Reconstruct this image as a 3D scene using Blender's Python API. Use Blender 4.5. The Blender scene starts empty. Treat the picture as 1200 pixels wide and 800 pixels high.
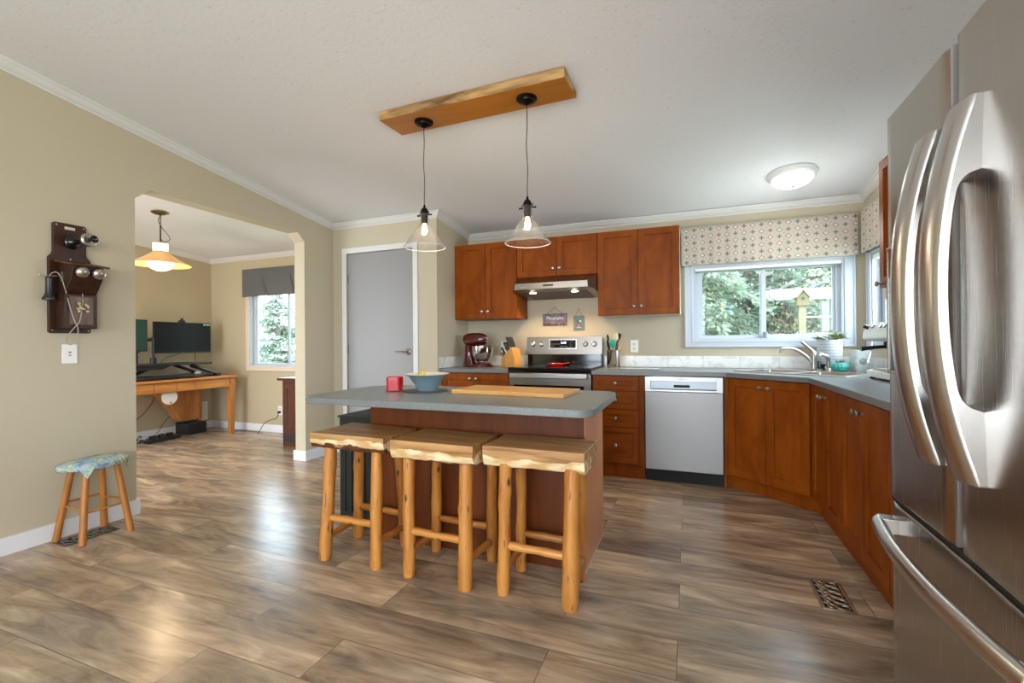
import bpy, bmesh, math, random
from mathutils import Matrix, Vector, noise

random.seed(7)
SC = bpy.context.scene
COL = SC.collection
PI = math.pi

# ------------------------------------------------------------------ camera
cam_d = bpy.data.cameras.new('camera')
cam_o = bpy.data.objects.new('camera', cam_d)
COL.objects.link(cam_o)
SC.camera = cam_o
cam_d.sensor_width = 36.0
cam_d.lens = 36.0 * 534.24 / 1200.0
cam_d.clip_start = 0.05
cam_d.clip_end = 200
_yaw, _pit, _rol = 0.37, 0.0022, -0.0081
_F = Vector((-math.sin(_yaw)*math.cos(_pit), math.cos(_yaw)*math.cos(_pit), math.sin(_pit)))
_R0 = Vector((math.cos(_yaw), math.sin(_yaw), 0))
_U0 = _R0.cross(_F)
_R = (math.cos(_rol)*_R0 + math.sin(_rol)*_U0).normalized()
_U = _R.cross(_F).normalized()
_B = -_F
cam_o.matrix_world = Matrix(((_R.x, _U.x, _B.x, 0.0), (_R.y, _U.y, _B.y, 0.0), (_R.z, _U.z, _B.z, 1.157), (0, 0, 0, 1)))

# ------------------------------------------------------------------ view
SC.view_settings.view_transform = 'Standard'
SC.view_settings.look = 'None'
SC.view_settings.exposure = 0.26
SC.view_settings.gamma = 1.0
SC.view_settings.use_curve_mapping = False

# ------------------------------------------------------------------ world (overcast sky)
W = bpy.data.worlds.new('overcast_sky')
SC.world = W
W.use_nodes = True
_n = W.node_tree.nodes
_bg = _n['Background']
_bg.inputs['Color'].default_value = (0.71, 0.86, 1.0, 1)
_bg.inputs['Strength'].default_value = 9.5

XSIDE = 1.357
# ------------------------------------------------------------------ area lights: corner window daylight, plus fill at added unseen openings
def area(name, loc, rot, sx, sy, power, color):
    l = bpy.data.lights.new(name, 'AREA')
    l.shape = 'RECTANGLE'; l.size = sx; l.size_y = sy; l.energy = power; l.color = color
    o = bpy.data.objects.new(name, l)
    COL.objects.link(o)
    o.location = loc; o.rotation_euler = rot
    return o
area('fill_rear_window', (-1.1, -3.60, 1.45), (math.radians(90), 0, 0), 3.0, 1.9, 48, (1.0, 0.94, 0.86))  # added fill light outside an unseen rear window
area('fill_side_window', (XSIDE+0.22, -1.75, 1.40), (0, math.radians(90), 0), 1.3, 1.6, 85, (1.0, 0.94, 0.86))  # added fill; the unseen side window is there only for this light
area('daylight_corner_window', (XSIDE+0.36, 3.88, 1.60), (0, math.radians(78), 0), 0.75, 1.15, 42, (0.84, 0.92, 1.0))
area('fill_study_door', (-5.1, 0.30, 1.15), (math.radians(90), 0, 0), 1.7, 1.9, 45, (1.0, 0.95, 0.88))  # added light at an unseen door, direction read from far-wall shadows

def sr(h):
    h = h.lstrip('#')
    out = []
    for i in (0, 2, 4):
        v = int(h[i:i+2], 16) / 255.0
        out.append(v/12.92 if v <= 0.04045 else ((v+0.055)/1.055)**2.4)
    return (*out, 1.0)

# ------------------------------------------------------------------ materials
def M_new(name):
    m = bpy.data.materials.new(name); m.use_nodes = True
    nt = m.node_tree
    return m, nt, nt.nodes, nt.links, nt.nodes['Principled BSDF']

def plain(name, col, rough=0.5, metal=0.0, bump=0.0, bscale=60.0, spec=None, coat=0.0, var=0.0, vscale=4.0, alpha=None):
    m, nt, N, L, b = M_new(name)
    c = sr(col) if isinstance(col, str) else col
    b.inputs['Base Color'].default_value = c
    b.inputs['Roughness'].default_value = rough
    b.inputs['Metallic'].default_value = metal
    if spec is not None: b.inputs['Specular IOR Level'].default_value = spec
    if coat: b.inputs['Coat Weight'].default_value = coat; b.inputs['Coat Roughness'].default_value = 0.12
    tc = N.new('ShaderNodeTexCoord')
    if var:
        nz = N.new('ShaderNodeTexNoise'); nz.inputs['Scale'].default_value = vscale; nz.inputs['Detail'].default_value = 4
        L.new(tc.outputs['Object'], nz.inputs['Vector'])
        mx = N.new('ShaderNodeMix'); mx.data_type = 'RGBA'
        mx.inputs[6].default_value = tuple(x*(1-var) for x in c[:3]) + (1,)
        mx.inputs[7].default_value = tuple(min(1, x*(1+var)) for x in c[:3]) + (1,)
        L.new(nz.outputs['Fac'], mx.inputs[0]); L.new(mx.outputs[2], b.inputs['Base Color'])
    if bump:
        nz = N.new('ShaderNodeTexNoise'); nz.inputs['Scale'].default_value = bscale; nz.inputs['Detail'].default_value = 3
        L.new(tc.outputs['Object'], nz.inputs['Vector'])
        bp = N.new('ShaderNodeBump'); bp.inputs['Strength'].default_value = bump; bp.inputs['Distance'].default_value = 0.01
        L.new(nz.outputs['Fac'], bp.inputs['Height']); L.new(bp.outputs['Normal'], b.inputs['Normal'])
    return m

def wood(name, c1, c2, axis='z', scale=1.0, rough=0.35, knots=0.0, coat=0.0, stretch=12.0, detail=6, contrast=(0.35, 0.65), bump=0.05, knotcol='#3a1c0a', spec=0.5, crack=0.0):
    m, nt, N, L, b = M_new(name)
    b.inputs['Specular IOR Level'].default_value = spec
    tc = N.new('ShaderNodeTexCoord'); mp = N.new('ShaderNodeMapping')
    s = [stretch*scale]*3
    s['xyz'.index(axis)] = 1.0*scale
    mp.inputs['Scale'].default_value = s
    L.new(tc.outputs['Object'], mp.inputs['Vector'])
    nz = N.new('ShaderNodeTexNoise'); nz.inputs['Scale'].default_value = 1.6; nz.inputs['Detail'].default_value = detail
    nz.inputs['Roughness'].default_value = 0.62; nz.inputs['Distortion'].default_value = 0.6
    L.new(mp.outputs[0], nz.inputs['Vector'])
    cr = N.new('ShaderNodeValToRGB')
    cr.color_ramp.elements[0].position = contrast[0]; cr.color_ramp.elements[0].color = sr(c1)
    cr.color_ramp.elements[1].position = contrast[1]; cr.color_ramp.elements[1].color = sr(c2)
    L.new(nz.outputs['Fac'], cr.inputs['Fac'])
    out = cr.outputs['Color']
    if knots:
        vo = N.new('ShaderNodeTexVoronoi'); vo.inputs['Scale'].default_value = 1.0
        mp2 = N.new('ShaderNodeMapping')
        s2 = [9.0*scale]*3; s2['xyz'.index(axis)] = 4.5*scale
        mp2.inputs['Scale'].default_value = s2
        L.new(tc.outputs['Object'], mp2.inputs['Vector']); L.new(mp2.outputs[0], vo.inputs['Vector'])
        r2 = N.new('ShaderNodeValToRGB')
        r2.color_ramp.elements[0].position = 0.02 + 0.06*knots; r2.color_ramp.elements[0].color = (1, 1, 1, 1)
        r2.color_ramp.elements[1].position = 0.05 + 0.14*knots; r2.color_ramp.elements[1].color = (0, 0, 0, 1)
        L.new(vo.outputs['Distance'], r2.inputs['Fac'])
        mx = N.new('ShaderNodeMix'); mx.data_type = 'RGBA'
        L.new(r2.outputs['Color'], mx.inputs[0]); L.new(out, mx.inputs[6]); mx.inputs[7].default_value = sr(knotcol)
        out = mx.outputs[2]
    if crack:
        mp3 = N.new('ShaderNodeMapping'); s3 = [75.0*scale]*3; s3['xyz'.index(axis)] = 7.0*scale
        mp3.inputs['Scale'].default_value = s3; L.new(tc.outputs['Object'], mp3.inputs['Vector'])
        n3 = N.new('ShaderNodeTexNoise'); n3.inputs['Scale'].default_value = 1.0; n3.inputs['Detail'].default_value = 2; L.new(mp3.outputs[0], n3.inputs['Vector'])
        r3 = N.new('ShaderNodeMapRange'); r3.inputs['From Min'].default_value = crack-0.04; r3.inputs['From Max'].default_value = crack; r3.inputs['To Min'].default_value = 1.0; r3.inputs['To Max'].default_value = 0.0
        L.new(n3.outputs['Fac'], r3.inputs['Value'])
        mc = N.new('ShaderNodeMix'); mc.data_type = 'RGBA'; L.new(r3.outputs[0], mc.inputs[0]); L.new(out, mc.inputs[6]); mc.inputs[7].default_value = sr('#6b3513'); out = mc.outputs[2]
    L.new(out, b.inputs['Base Color'])
    b.inputs['Roughness'].default_value = rough
    if coat: b.inputs['Coat Weight'].default_value = coat; b.inputs['Coat Roughness'].default_value = 0.15
    if bump:
        bp = N.new('ShaderNodeBump'); bp.inputs['Strength'].default_value = bump; bp.inputs['Distance'].default_value = 0.01
        L.new(nz.outputs['Fac'], bp.inputs['Height']); L.new(bp.outputs['Normal'], b.inputs['Normal'])
    return m

def metal(name, col, rough=0.3, axis='z', brush=0.0, spec=1.0, blotch=0.0):
    m, nt, N, L, b = M_new(name)
    b.inputs['Base Color'].default_value = sr(col)
    b.inputs['Metallic'].default_value = 1.0
    b.inputs['Roughness'].default_value = rough
    tc = N.new('ShaderNodeTexCoord')
    if brush:
        mp = N.new('ShaderNodeMapping')
        s = [900.0]*3; s['xyz'.index(axis)] = 6.0
        mp.inputs['Scale'].default_value = s
        L.new(tc.outputs['Object'], mp.inputs['Vector'])
        nz = N.new('ShaderNodeTexNoise'); nz.inputs['Scale'].default_value = 1.0; nz.inputs['Detail'].default_value = 2
        L.new(mp.outputs[0], nz.inputs['Vector'])
        bp = N.new('ShaderNodeBump'); bp.inputs['Strength'].default_value = brush; bp.inputs['Distance'].default_value = 0.001
        L.new(nz.outputs['Fac'], bp.inputs['Height']); L.new(bp.outputs['Normal'], b.inputs['Normal'])
        mr = N.new('ShaderNodeMapRange'); mr.inputs['To Min'].default_value = rough*0.85; mr.inputs['To Max'].default_value = rough*1.2
        L.new(nz.outputs['Fac'], mr.inputs['Value']); L.new(mr.outputs[0], b.inputs['Roughness'])
    return m

def emit(name, col, strength):
    m, nt, N, L, b = M_new(name)
    b.inputs['Base Color'].default_value = sr(col)
    b.inputs['Emission Color'].default_value = sr(col)
    b.inputs['Emission Strength'].default_value = strength
    return m

def thin_glass(name, tint=(1, 1, 1, 1), refl=0.9, haze=0.0, hazecol=(1, 1, 1, 1), ior=1.45):
    m = bpy.data.materials.new(name); m.use_nodes = True
    nt = m.node_tree; N = nt.nodes; L = nt.links
    N.clear()
    out = N.new('ShaderNodeOutputMaterial')
    tr = N.new('ShaderNodeBsdfTransparent'); tr.inputs['Color'].default_value = tint
    gl = N.new('ShaderNodeBsdfGlossy'); gl.inputs['Roughness'].default_value = 0.02
    fr = N.new('ShaderNodeFresnel'); fr.inputs['IOR'].default_value = ior
    ge = N.new('ShaderNodeNewGeometry'); mi_ = N.new('ShaderNodeMix'); mi_.inputs[2].default_value = ior; mi_.inputs[3].default_value = 1/ior
    L.new(ge.outputs['Backfacing'], mi_.inputs[0]); L.new(mi_.outputs[0], fr.inputs['IOR'])
    mu = N.new('ShaderNodeMath'); mu.operation = 'MULTIPLY'; mu.inputs[1].default_value = refl
    L.new(fr.outputs[0], mu.inputs[0])
    mx = N.new('ShaderNodeMixShader')
    L.new(mu.outputs[0], mx.inputs[0]); L.new(tr.outputs[0], mx.inputs[1]); L.new(gl.outputs[0], mx.inputs[2])
    res = mx.outputs[0]
    if haze:
        df = N.new('ShaderNodeBsdfDiffuse'); df.inputs['Color'].default_value = hazecol
        m2 = N.new('ShaderNodeMixShader'); m2.inputs[0].default_value = haze
        L.new(res, m2.inputs[1]); L.new(df.outputs[0], m2.inputs[2]); res = m2.outputs[0]
    L.new(res, out.inputs['Surface'])
    return m

# floor: wide vinyl planks, grain along X
def floor_mat():
    m, nt, N, L, b = M_new('vinyl_plank_floor')
    tc = N.new('ShaderNodeTexCoord')
    mp = N.new('ShaderNodeMapping')
    mp.inputs['Location'].default_value = (0.0, -1.428/0.2225*0 , 0)
    L.new(tc.outputs['Object'], mp.inputs['Vector'])
    off = N.new('ShaderNodeVectorMath'); off.operation = 'ADD'; off.inputs[1].default_value = (2.10+13*1.25, -1.428+0.2225*20, 0)
    L.new(mp.outputs[0], off.inputs[0])
    br = N.new('ShaderNodeTexBrick')
    br.offset = 0.37; br.offset_frequency = 2; br.squash = 1.0
    br.inputs['Scale'].default_value = 1.0
    br.inputs['Brick Width'].default_value = 1.22
    br.inputs['Row Height'].default_value = 0.2225
    br.inputs['Mortar Size'].default_value = 0.0022
    br.inputs['Mortar Smooth'].default_value = 0.3
    br.inputs['Bias'].default_value = 0.0
    br.inputs['Color1'].default_value = (0, 0, 0, 1); br.inputs['Color2'].default_value = (1, 1, 1, 1)
    br.inputs['Mortar'].default_value = (0.5, 0.5, 0.5, 1)
    L.new(off.outputs[0], br.inputs['Vector'])
    # per plank shift of grain
    sh = N.new('ShaderNodeVectorMath'); sh.operation = 'MULTIPLY_ADD'
    sh.inputs[1].default_value = (7.3, 3.1, 5.0)
    L.new(br.outputs['Color'], sh.inputs[0]); L.new(off.outputs[0], sh.inputs[2])
    m2 = N.new('ShaderNodeMapping'); m2.inputs['Scale'].default_value = (1.3, 5.5, 1.0)
    L.new(sh.outputs[0], m2.inputs['Vector'])
    g1 = N.new('ShaderNodeTexNoise'); g1.inputs['Scale'].default_value = 1.3; g1.inputs['Detail'].default_value = 8
    g1.inputs['Roughness'].default_value = 0.62; g1.inputs['Distortion'].default_value = 1.2
    L.new(m2.outputs[0], g1.inputs['Vector'])
    cr = N.new('ShaderNodeValToRGB')
    e = cr.color_ramp.elements
    e[0].position = 0.27; e[0].color = sr('#6e5d4d')
    e[1].position = 0.74; e[1].color = sr('#dbc8ae')
    a = e.new(0.45); a.color = sr('#9e8a75')
    a = e.new(0.58); a.color = sr('#b8a48d')
    L.new(g1.outputs['Fac'], cr.inputs['Fac'])
    # large soft blotches, grey/tan
    g2 = N.new('ShaderNodeTexNoise'); g2.inputs['Scale'].default_value = 2.2; g2.inputs['Detail'].default_value = 3
    m3 = N.new('ShaderNodeMapping'); m3.inputs['Scale'].default_value = (0.7, 2.2, 1.0)
    L.new(sh.outputs[0], m3.inputs['Vector']); L.new(m3.outputs[0], g2.inputs['Vector'])
    mx = N.new('ShaderNodeMix'); mx.data_type = 'RGBA'; mx.blend_type = 'MULTIPLY'
    r2 = N.new('ShaderNodeValToRGB')
    r2.color_ramp.elements[0].position = 0.33; r2.color_ramp.elements[0].color = (0.70, 0.70, 0.72, 1)
    r2.color_ramp.elements[1].position = 0.66; r2.color_ramp.elements[1].color = (1.18, 1.10, 1.0, 1)
    L.new(g2.outputs['Fac'], r2.inputs['Fac'])
    mx.inputs[0].default_value = 1.0
    L.new(cr.outputs['Color'], mx.inputs[6]); L.new(r2.outputs['Color'], mx.inputs[7])
    # dark fine streaks
    m4 = N.new('ShaderNodeMapping'); m4.inputs['Scale'].default_value = (2.2, 26.0, 1.0)
    L.new(sh.outputs[0], m4.inputs['Vector'])
    g3 = N.new('ShaderNodeTexNoise'); g3.inputs['Scale'].default_value = 1.4; g3.inputs['Detail'].default_value = 4; g3.inputs['Distortion'].default_value = 0.5
    L.new(m4.outputs[0], g3.inputs['Vector'])
    r3 = N.new('ShaderNodeValToRGB')
    r3.color_ramp.elements[0].position = 0.33; r3.color_ramp.elements[0].color = (0.62, 0.58, 0.55, 1)
    r3.color_ramp.elements[1].position = 0.46; r3.color_ramp.elements[1].color = (1, 1, 1, 1)
    L.new(g3.outputs['Fac'], r3.inputs['Fac'])
    mx2 = N.new('ShaderNodeMix'); mx2.data_type = 'RGBA'; mx2.blend_type = 'MULTIPLY'; mx2.inputs[0].default_value = 0.55
    L.new(mx.outputs[2], mx2.inputs[6]); L.new(r3.outputs['Color'], mx2.inputs[7])
    pv = N.new('ShaderNodeMapRange'); pv.inputs['To Min'].default_value = 0.80; pv.inputs['To Max'].default_value = 1.16
    L.new(br.outputs['Color'], pv.inputs['Value'])
    pm = N.new('ShaderNodeVectorMath'); pm.operation = 'SCALE'
    L.new(mx2.outputs[2], pm.inputs[0]); L.new(pv.outputs[0], pm.inputs['Scale'])
    # seams
    mx3 = N.new('ShaderNodeMix'); mx3.data_type = 'RGBA'
    fm = N.new('ShaderNodeMath'); fm.operation = 'MULTIPLY'; fm.inputs[1].default_value = 0.55
    L.new(br.outputs['Fac'], fm.inputs[0])
    L.new(fm.outputs[0], mx3.inputs[0]); L.new(pm.outputs[0], mx3.inputs[6]); mx3.inputs[7].default_value = sr('#4a3a2e')
    L.new(mx3.outputs[2], b.inputs['Base Color'])
    mr = N.new('ShaderNodeMapRange'); mr.inputs['To Min'].default_value = 0.17; mr.inputs['To Max'].default_value = 0.31
    L.new(g3.outputs['Fac'], mr.inputs['Value']); L.new(mr.outputs[0], b.inputs['Roughness'])
    b.inputs['Specular IOR Level'].default_value = 0.45
    bp = N.new('ShaderNodeBump'); bp.inputs['Strength'].default_value = 0.25; bp.inputs['Distance'].default_value = 0.002
    ad = N.new('ShaderNodeMath'); ad.operation = 'SUBTRACT'
    L.new(g3.outputs['Fac'], ad.inputs[0]); L.new(br.outputs['Fac'], ad.inputs[1])
    L.new(ad.outputs[0], bp.inputs['Height']); L.new(bp.outputs['Normal'], b.inputs['Normal'])
    return m

def ceiling_mat():
    m, nt, N, L, b = M_new('stippled_ceiling_paint')
    tc = N.new('ShaderNodeTexCoord')
    nz = N.new('ShaderNodeTexNoise'); nz.inputs['Scale'].default_value = 55; nz.inputs['Detail'].default_value = 4
    L.new(tc.outputs['Object'], nz.inputs['Vector'])
    cr = N.new('ShaderNodeValToRGB')
    cr.color_ramp.elements[0].position = 0.28; cr.color_ramp.elements[0].color = sr('#cfccc8')
    cr.color_ramp.elements[1].position = 0.36; cr.color_ramp.elements[1].color = sr('#dedee0')
    L.new(nz.outputs['Fac'], cr.inputs['Fac'])
    L.new(cr.outputs['Color'], b.inputs['Base Color'])
    b.inputs['Roughness'].default_value = 0.9
    bp = N.new('ShaderNodeBump'); bp.inputs['Strength'].default_value = 0.35; bp.inputs['Distance'].default_value = 0.004
    L.new(nz.outputs['Fac'], bp.inputs['Height']); L.new(bp.outputs['Normal'], b.inputs['Normal'])
    return m

def laminate_mat(name, c, speck, amt=0.5):
    m, nt, N, L, b = M_new(name)
    tc = N.new('ShaderNodeTexCoord')
    nz = N.new('ShaderNodeTexNoise'); nz.inputs['Scale'].default_value = 380; nz.inputs['Detail'].default_value = 2
    L.new(tc.outputs['Object'], nz.inputs['Vector'])
    cr = N.new('ShaderNodeValToRGB')
    cr.color_ramp.elements[0].position = 0.38; cr.color_ramp.elements[0].color = sr(c)
    cr.color_ramp.elements[1].position = 0.66; cr.color_ramp.elements[1].color = sr(speck)
    L.new(nz.outputs['Fac'], cr.inputs['Fac']); L.new(cr.outputs['Color'], b.inputs['Base Color'])
    b.inputs['Roughness'].default_value = 0.30
    b.inputs['Specular IOR Level'].default_value = 0.5
    return m

def marble_mat():
    m, nt, N, L, b = M_new('marble_look_tile')
    tc = N.new('ShaderNodeTexCoord')
    nz = N.new('ShaderNodeTexNoise'); nz.inputs['Scale'].default_value = 9; nz.inputs['Detail'].default_value = 6; nz.inputs['Distortion'].default_value = 1.5
    L.new(tc.outputs['Object'], nz.inputs['Vector'])
    cr = N.new('ShaderNodeValToRGB')
    cr.color_ramp.elements[0].position = 0.36; cr.color_ramp.elements[0].color = sr('#c9c9c5')
    cr.color_ramp.elements[1].position = 0.5; cr.color_ramp.elements[1].color = sr('#dcdcd8')
    L.new(nz.outputs['Fac'], cr.inputs['Fac']); L.new(cr.outputs['Color'], b.inputs['Base Color'])
    b.inputs['Roughness'].default_value = 0.2
    return m

def valance_mat():
    """beige cloth with a half-drop print of small diamonds and dark sprigs, driven by the cloth's own UV (metres)"""
    m, nt, N, L, b = M_new('printed_valance_cloth')
    uv = N.new('ShaderNodeUVMap'); uv.uv_map = 'cloth'
    sx = N.new('ShaderNodeSeparateXYZ'); L.new(uv.outputs[0], sx.inputs[0])
    def mth(op, a, bb=None, c=None):
        n = N.new('ShaderNodeMath'); n.operation = op
        for i, v in enumerate((a, bb, c)):
            if v is None: continue
            if isinstance(v, (int, float)): n.inputs[i].default_value = v
            else: L.new(v, n.inputs[i])
        return n.outputs[0]
    cw, ch = 0.068, 0.058
    U_ = mth('DIVIDE', sx.outputs[0], cw); V_ = mth('DIVIDE', sx.outputs[1], ch)
    iu = mth('FLOOR', U_); iv = mth('FLOOR', V_)
    fu = mth('SUBTRACT', mth('SUBTRACT', U_, iu), 0.5); fv = mth('SUBTRACT', mth('SUBTRACT', V_, iv), 0.5)
    par = mth('MODULO', mth('ADD', mth('ADD', iu, iv), 100), 2.0)    # 0 diamond, 1 sprig
    isD = mth('LESS_THAN', par, 0.5)
    au = mth('ABSOLUTE', fu); av = mth('ABSOLUTE', fv)
    dd = mth('ADD', mth('DIVIDE', au, 0.36), mth('DIVIDE', av, 0.36))
    ring = mth('MULTIPLY', mth('LESS_THAN', mth('ABSOLUTE', mth('SUBTRACT', dd, 0.86)), 0.15), isD)
    inner = mth('MULTIPLY', mth('LESS_THAN', dd, 0.66), isD)
    dot = mth('MULTIPLY', mth('LESS_THAN', dd, 0.2), isD)
    r = mth('SQRT', mth('ADD', mth('MULTIPLY', fu, fu), mth('MULTIPLY', fv, fv)))
    ang = mth('ARCTAN2', fv, fu)
    pet = mth('MULTIPLY_ADD', mth('COSINE', mth('MULTIPLY', ang, 4.0)), 0.10, 0.20)
    spr = mth('MULTIPLY', mth('LESS_THAN', r, pet), mth('GREATER_THAN', par, 0.5))
    # tiny dots at cell corners
    cu = mth('SUBTRACT', 0.5, au); cv = mth('SUBTRACT', 0.5, av)
    cd = mth('LESS_THAN', mth('ADD', cu, cv), 0.07)
    def mix(fac, a, col):
        n = N.new('ShaderNodeMix'); n.data_type = 'RGBA'
        L.new(fac, n.inputs[0])
        if isinstance(a, tuple): n.inputs[6].default_value = a
        else: L.new(a, n.inputs[6])
        n.inputs[7].default_value = col
        return n.outputs[2]
    c = mix(cd, sr('#b3a89c'), sr('#8b7c74'))
    c = mix(ring, c, sr('#775c52')); c = mix(inner, c, sr('#d6ccbe')); c = mix(dot, c, sr('#5f4d47'))
    c = mix(spr, c, sr('#68665f'))
    L.new(c, b.inputs['Base Color'])
    b.inputs['Roughness'].default_value = 0.9
    return m

def tiedye_mat():
    m, nt, N, L, b = M_new('painterly_blue_green_cloth')
    tc = N.new('ShaderNodeTexCoord')
    nz = N.new('ShaderNodeTexNoise'); nz.inputs['Scale'].default_value = 9; nz.inputs['Detail'].default_value = 3; nz.inputs['Distortion'].default_value = 1.6
    L.new(tc.outputs['Object'], nz.inputs['Vector'])
    cr = N.new('ShaderNodeValToRGB'); e = cr.color_ramp.elements
    e[0].position = 0.3; e[0].color = sr('#4a6a90')
    e[1].position = 0.75; e[1].color = sr('#d3dad4')
    for p, c in ((0.42, '#7f9cb4'), (0.49, '#b4c4c4'), (0.55, '#8b9f76'), (0.61, '#cfd4bf'), (0.68, '#8fabc0')):
        a = e.new(p); a.color = sr(c)
    L.new(nz.outputs['Fac'], cr.inputs['Fac']); L.new(cr.outputs['Color'], b.inputs['Base Color'])
    b.inputs['Roughness'].default_value = 0.85
    return m

def liveedge_mat():
    """stool slab: planed brown wood, pale sapwood and dark bark flakes toward the lower front edge (object z, slab top at 0)"""
    m, nt, N, L, b = M_new('live_edge_slab')
    tc = N.new('ShaderNodeTexCoord')
    mp = N.new('ShaderNodeMapping'); mp.inputs['Scale'].default_value = (2.2, 26, 26)
    L.new(tc.outputs['Object'], mp.inputs['Vector'])
    nz = N.new('ShaderNodeTexNoise'); nz.inputs['Scale'].default_value = 1.5; nz.inputs['Detail'].default_value = 7; nz.inputs['Distortion'].default_value = 0.8
    L.new(mp.outputs[0], nz.inputs['Vector'])
    cr = N.new('ShaderNodeValToRGB')
    cr.color_ramp.elements[0].position = 0.3; cr.color_ramp.elements[0].color = sr('#87592f')
    cr.color_ramp.elements[1].position = 0.68; cr.color_ramp.elements[1].color = sr('#c69863')
    L.new(nz.outputs['Fac'], cr.inputs['Fac'])
    at = N.new('ShaderNodeAttribute'); at.attribute_name = 'edge'   # 0 planed face, 0.5 sapwood, 1 bark
    n2 = N.new('ShaderNodeTexNoise'); n2.inputs['Scale'].default_value = 1.0; n2.inputs['Detail'].default_value = 5
    mp2 = N.new('ShaderNodeMapping'); mp2.inputs['Scale'].default_value = (11, 30, 34)
    L.new(tc.outputs['Object'], mp2.inputs['Vector']); L.new(mp2.outputs[0], n2.inputs['Vector'])
    a1 = N.new('ShaderNodeMath'); a1.operation = 'MULTIPLY_ADD'; a1.inputs[1].default_value = 0.8
    L.new(n2.outputs['Fac'], a1.inputs[0]); L.new(at.outputs['Fac'], a1.inputs[2])
    def step(lo, hi, src):
        r = N.new('ShaderNodeMapRange'); r.inputs['From Min'].default_value = lo; r.inputs['From Max'].default_value = hi
        L.new(src, r.inputs['Value']); return r.outputs[0]
    sap = step(0.66, 0.72, a1.outputs[0]); bark = step(1.24, 1.30, a1.outputs[0])
    def mix(f, a, c):
        n = N.new('ShaderNodeMix'); n.data_type = 'RGBA'; L.new(f, n.inputs[0]); L.new(a, n.inputs[6])
        if isinstance(c, tuple): n.inputs[7].default_value = c
        else: L.new(c, n.inputs[7])
        return n.outputs[2]
    sc = N.new('ShaderNodeValToRGB')
    sc.color_ramp.elements[0].position = 0.35; sc.color_ramp.elements[0].color = sr('#d2aa70')
    sc.color_ramp.elements[1].position = 0.6; sc.color_ramp.elements[1].color = sr('#efdcb2')
    L.new(n2.outputs['Fac'], sc.inputs['Fac'])
    c = mix(sap, cr.outputs['Color'], sc.outputs['Color'])
    c = mix(bark, c, sr('#5d3418'))
    L.new(c, b.inputs['Base Color'])
    b.inputs['Roughness'].default_value = 0.38
    bp = N.new('ShaderNodeBump'); bp.inputs['Strength'].default_value = 0.25; bp.inputs['Distance'].default_value = 0.006
    L.new(bark, bp.inputs['Height']); L.new(bp.outputs['Normal'], b.inputs['Normal'])
    return m

def leafy(name, col):
    m = plain(name, col, 0.8, var=0.25, vscale=3)
    nt = m.node_tree; N = nt.nodes; L = nt.links
    b = N['Principled BSDF']; o = N['Material Output']
    tr = N.new('ShaderNodeBsdfTranslucent'); mx = N.new('ShaderNodeMixShader'); mx.inputs[0].default_value = 0.45
    L.new(b.inputs['Base Color'].links[0].from_socket, tr.inputs['Color'])
    L.new(b.outputs[0], mx.inputs[1]); L.new(tr.outputs[0], mx.inputs[2]); L.new(mx.outputs[0], o.inputs['Surface'])
    return m

MT = {}
MT['wall'] = plain('beige_wall_paint', '#b9ae97', 0.85, bump=0.06, bscale=160)
MT['study_wall'] = plain('study_wall_paint', '#b3a68b', 0.85, bump=0.06, bscale=160)
MT['ceiling'] = ceiling_mat()
MT['trim'] = plain('white_trim_paint', '#d0cecb', 0.45)
MT['basetrim'] = plain('white_baseboard_paint', '#dedee2', 0.4)
MT['floor'] = floor_mat()
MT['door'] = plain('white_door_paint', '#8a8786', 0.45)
MT['cab'] = wood('cherry_stained_maple', '#6e3006', '#9e510f', 'z', 1.6, 0.42, stretch=2.6, contrast=(0.25, 0.78), bump=0.01, spec=0.12)
MT['cabx'] = wood('cherry_stained_maple_rail', '#6e3006', '#9e510f', 'x', 1.6, 0.42, stretch=2.6, contrast=(0.25, 0.78), bump=0.01, spec=0.12)
MT['cab_shaded'] = wood('shaded_island_panel', '#542509', '#6c3610', 'z', 1.0, 0.45, stretch=9.0, contrast=(0.3, 0.7), bump=0.02, spec=0.25)  # shade on the island front is put into this darker cherry
MT['mahog'] = wood('dark_mahogany', '#3f1c0d', '#572b16', 'z', 1.0, 0.35, stretch=7.0, bump=0.02)
MT['white_lam'] = plain('white_melamine', '#e4dcd0', 0.5)
MT['counter'] = laminate_mat('grey_laminate_counter', '#65696b', '#808486')
MT['island_top'] = laminate_mat('speckled_grey_laminate', '#666c6d', '#8c8f8c')
MT['marble'] = marble_mat()
MT['steel'] = metal('brushed_stainless_steel', '#a8a29c', 0.30, 'y', 0.12)
MT['fridge'] = metal('fridge_stainless_steel', '#b3aca4', 0.25, 'z', 0.02)
MT['handle'] = metal('satin_handle_steel', '#c6c4c2', 0.27, 'z', 0.0)
MT['steelx'] = metal('brushed_stainless_steel_wide', '#8a847d', 0.30, 'x', 0.12)
MT['dwsteel'] = metal('light_brushed_steel', '#939190', 0.42, 'x', 0.08)
MT['chrome'] = metal('chrome', '#d8d8d8', 0.08)
MT['nickel'] = metal('brushed_nickel', '#9c9893', 0.28)
MT['darkmetal'] = metal('oil_rubbed_bronze', '#2c2622', 0.35)
MT['brass'] = metal('aged_brass', '#8d7a5a', 0.35)
MT['black'] = plain('black_plastic', '#17171a', 0.4)
MT['blackgloss'] = plain('black_glass', '#0b0b0d', 0.08, spec=0.6)
MT['blackmatte'] = plain('black_matte', '#1b1c1c', 0.7)
MT['dark_crate'] = plain('dark_green_black_paint', '#1d211e', 0.55)
MT['rubber'] = plain('rubber', '#222222', 0.8)
MT['white_plastic'] = plain('white_plastic', '#e6e4df', 0.4)
MT['vinyl'] = plain('white_window_vinyl', '#b5bbc4', 0.35)
MT['glass'] = thin_glass('window_glass', (0.97, 0.99, 0.98, 1), 0.8)
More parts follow.
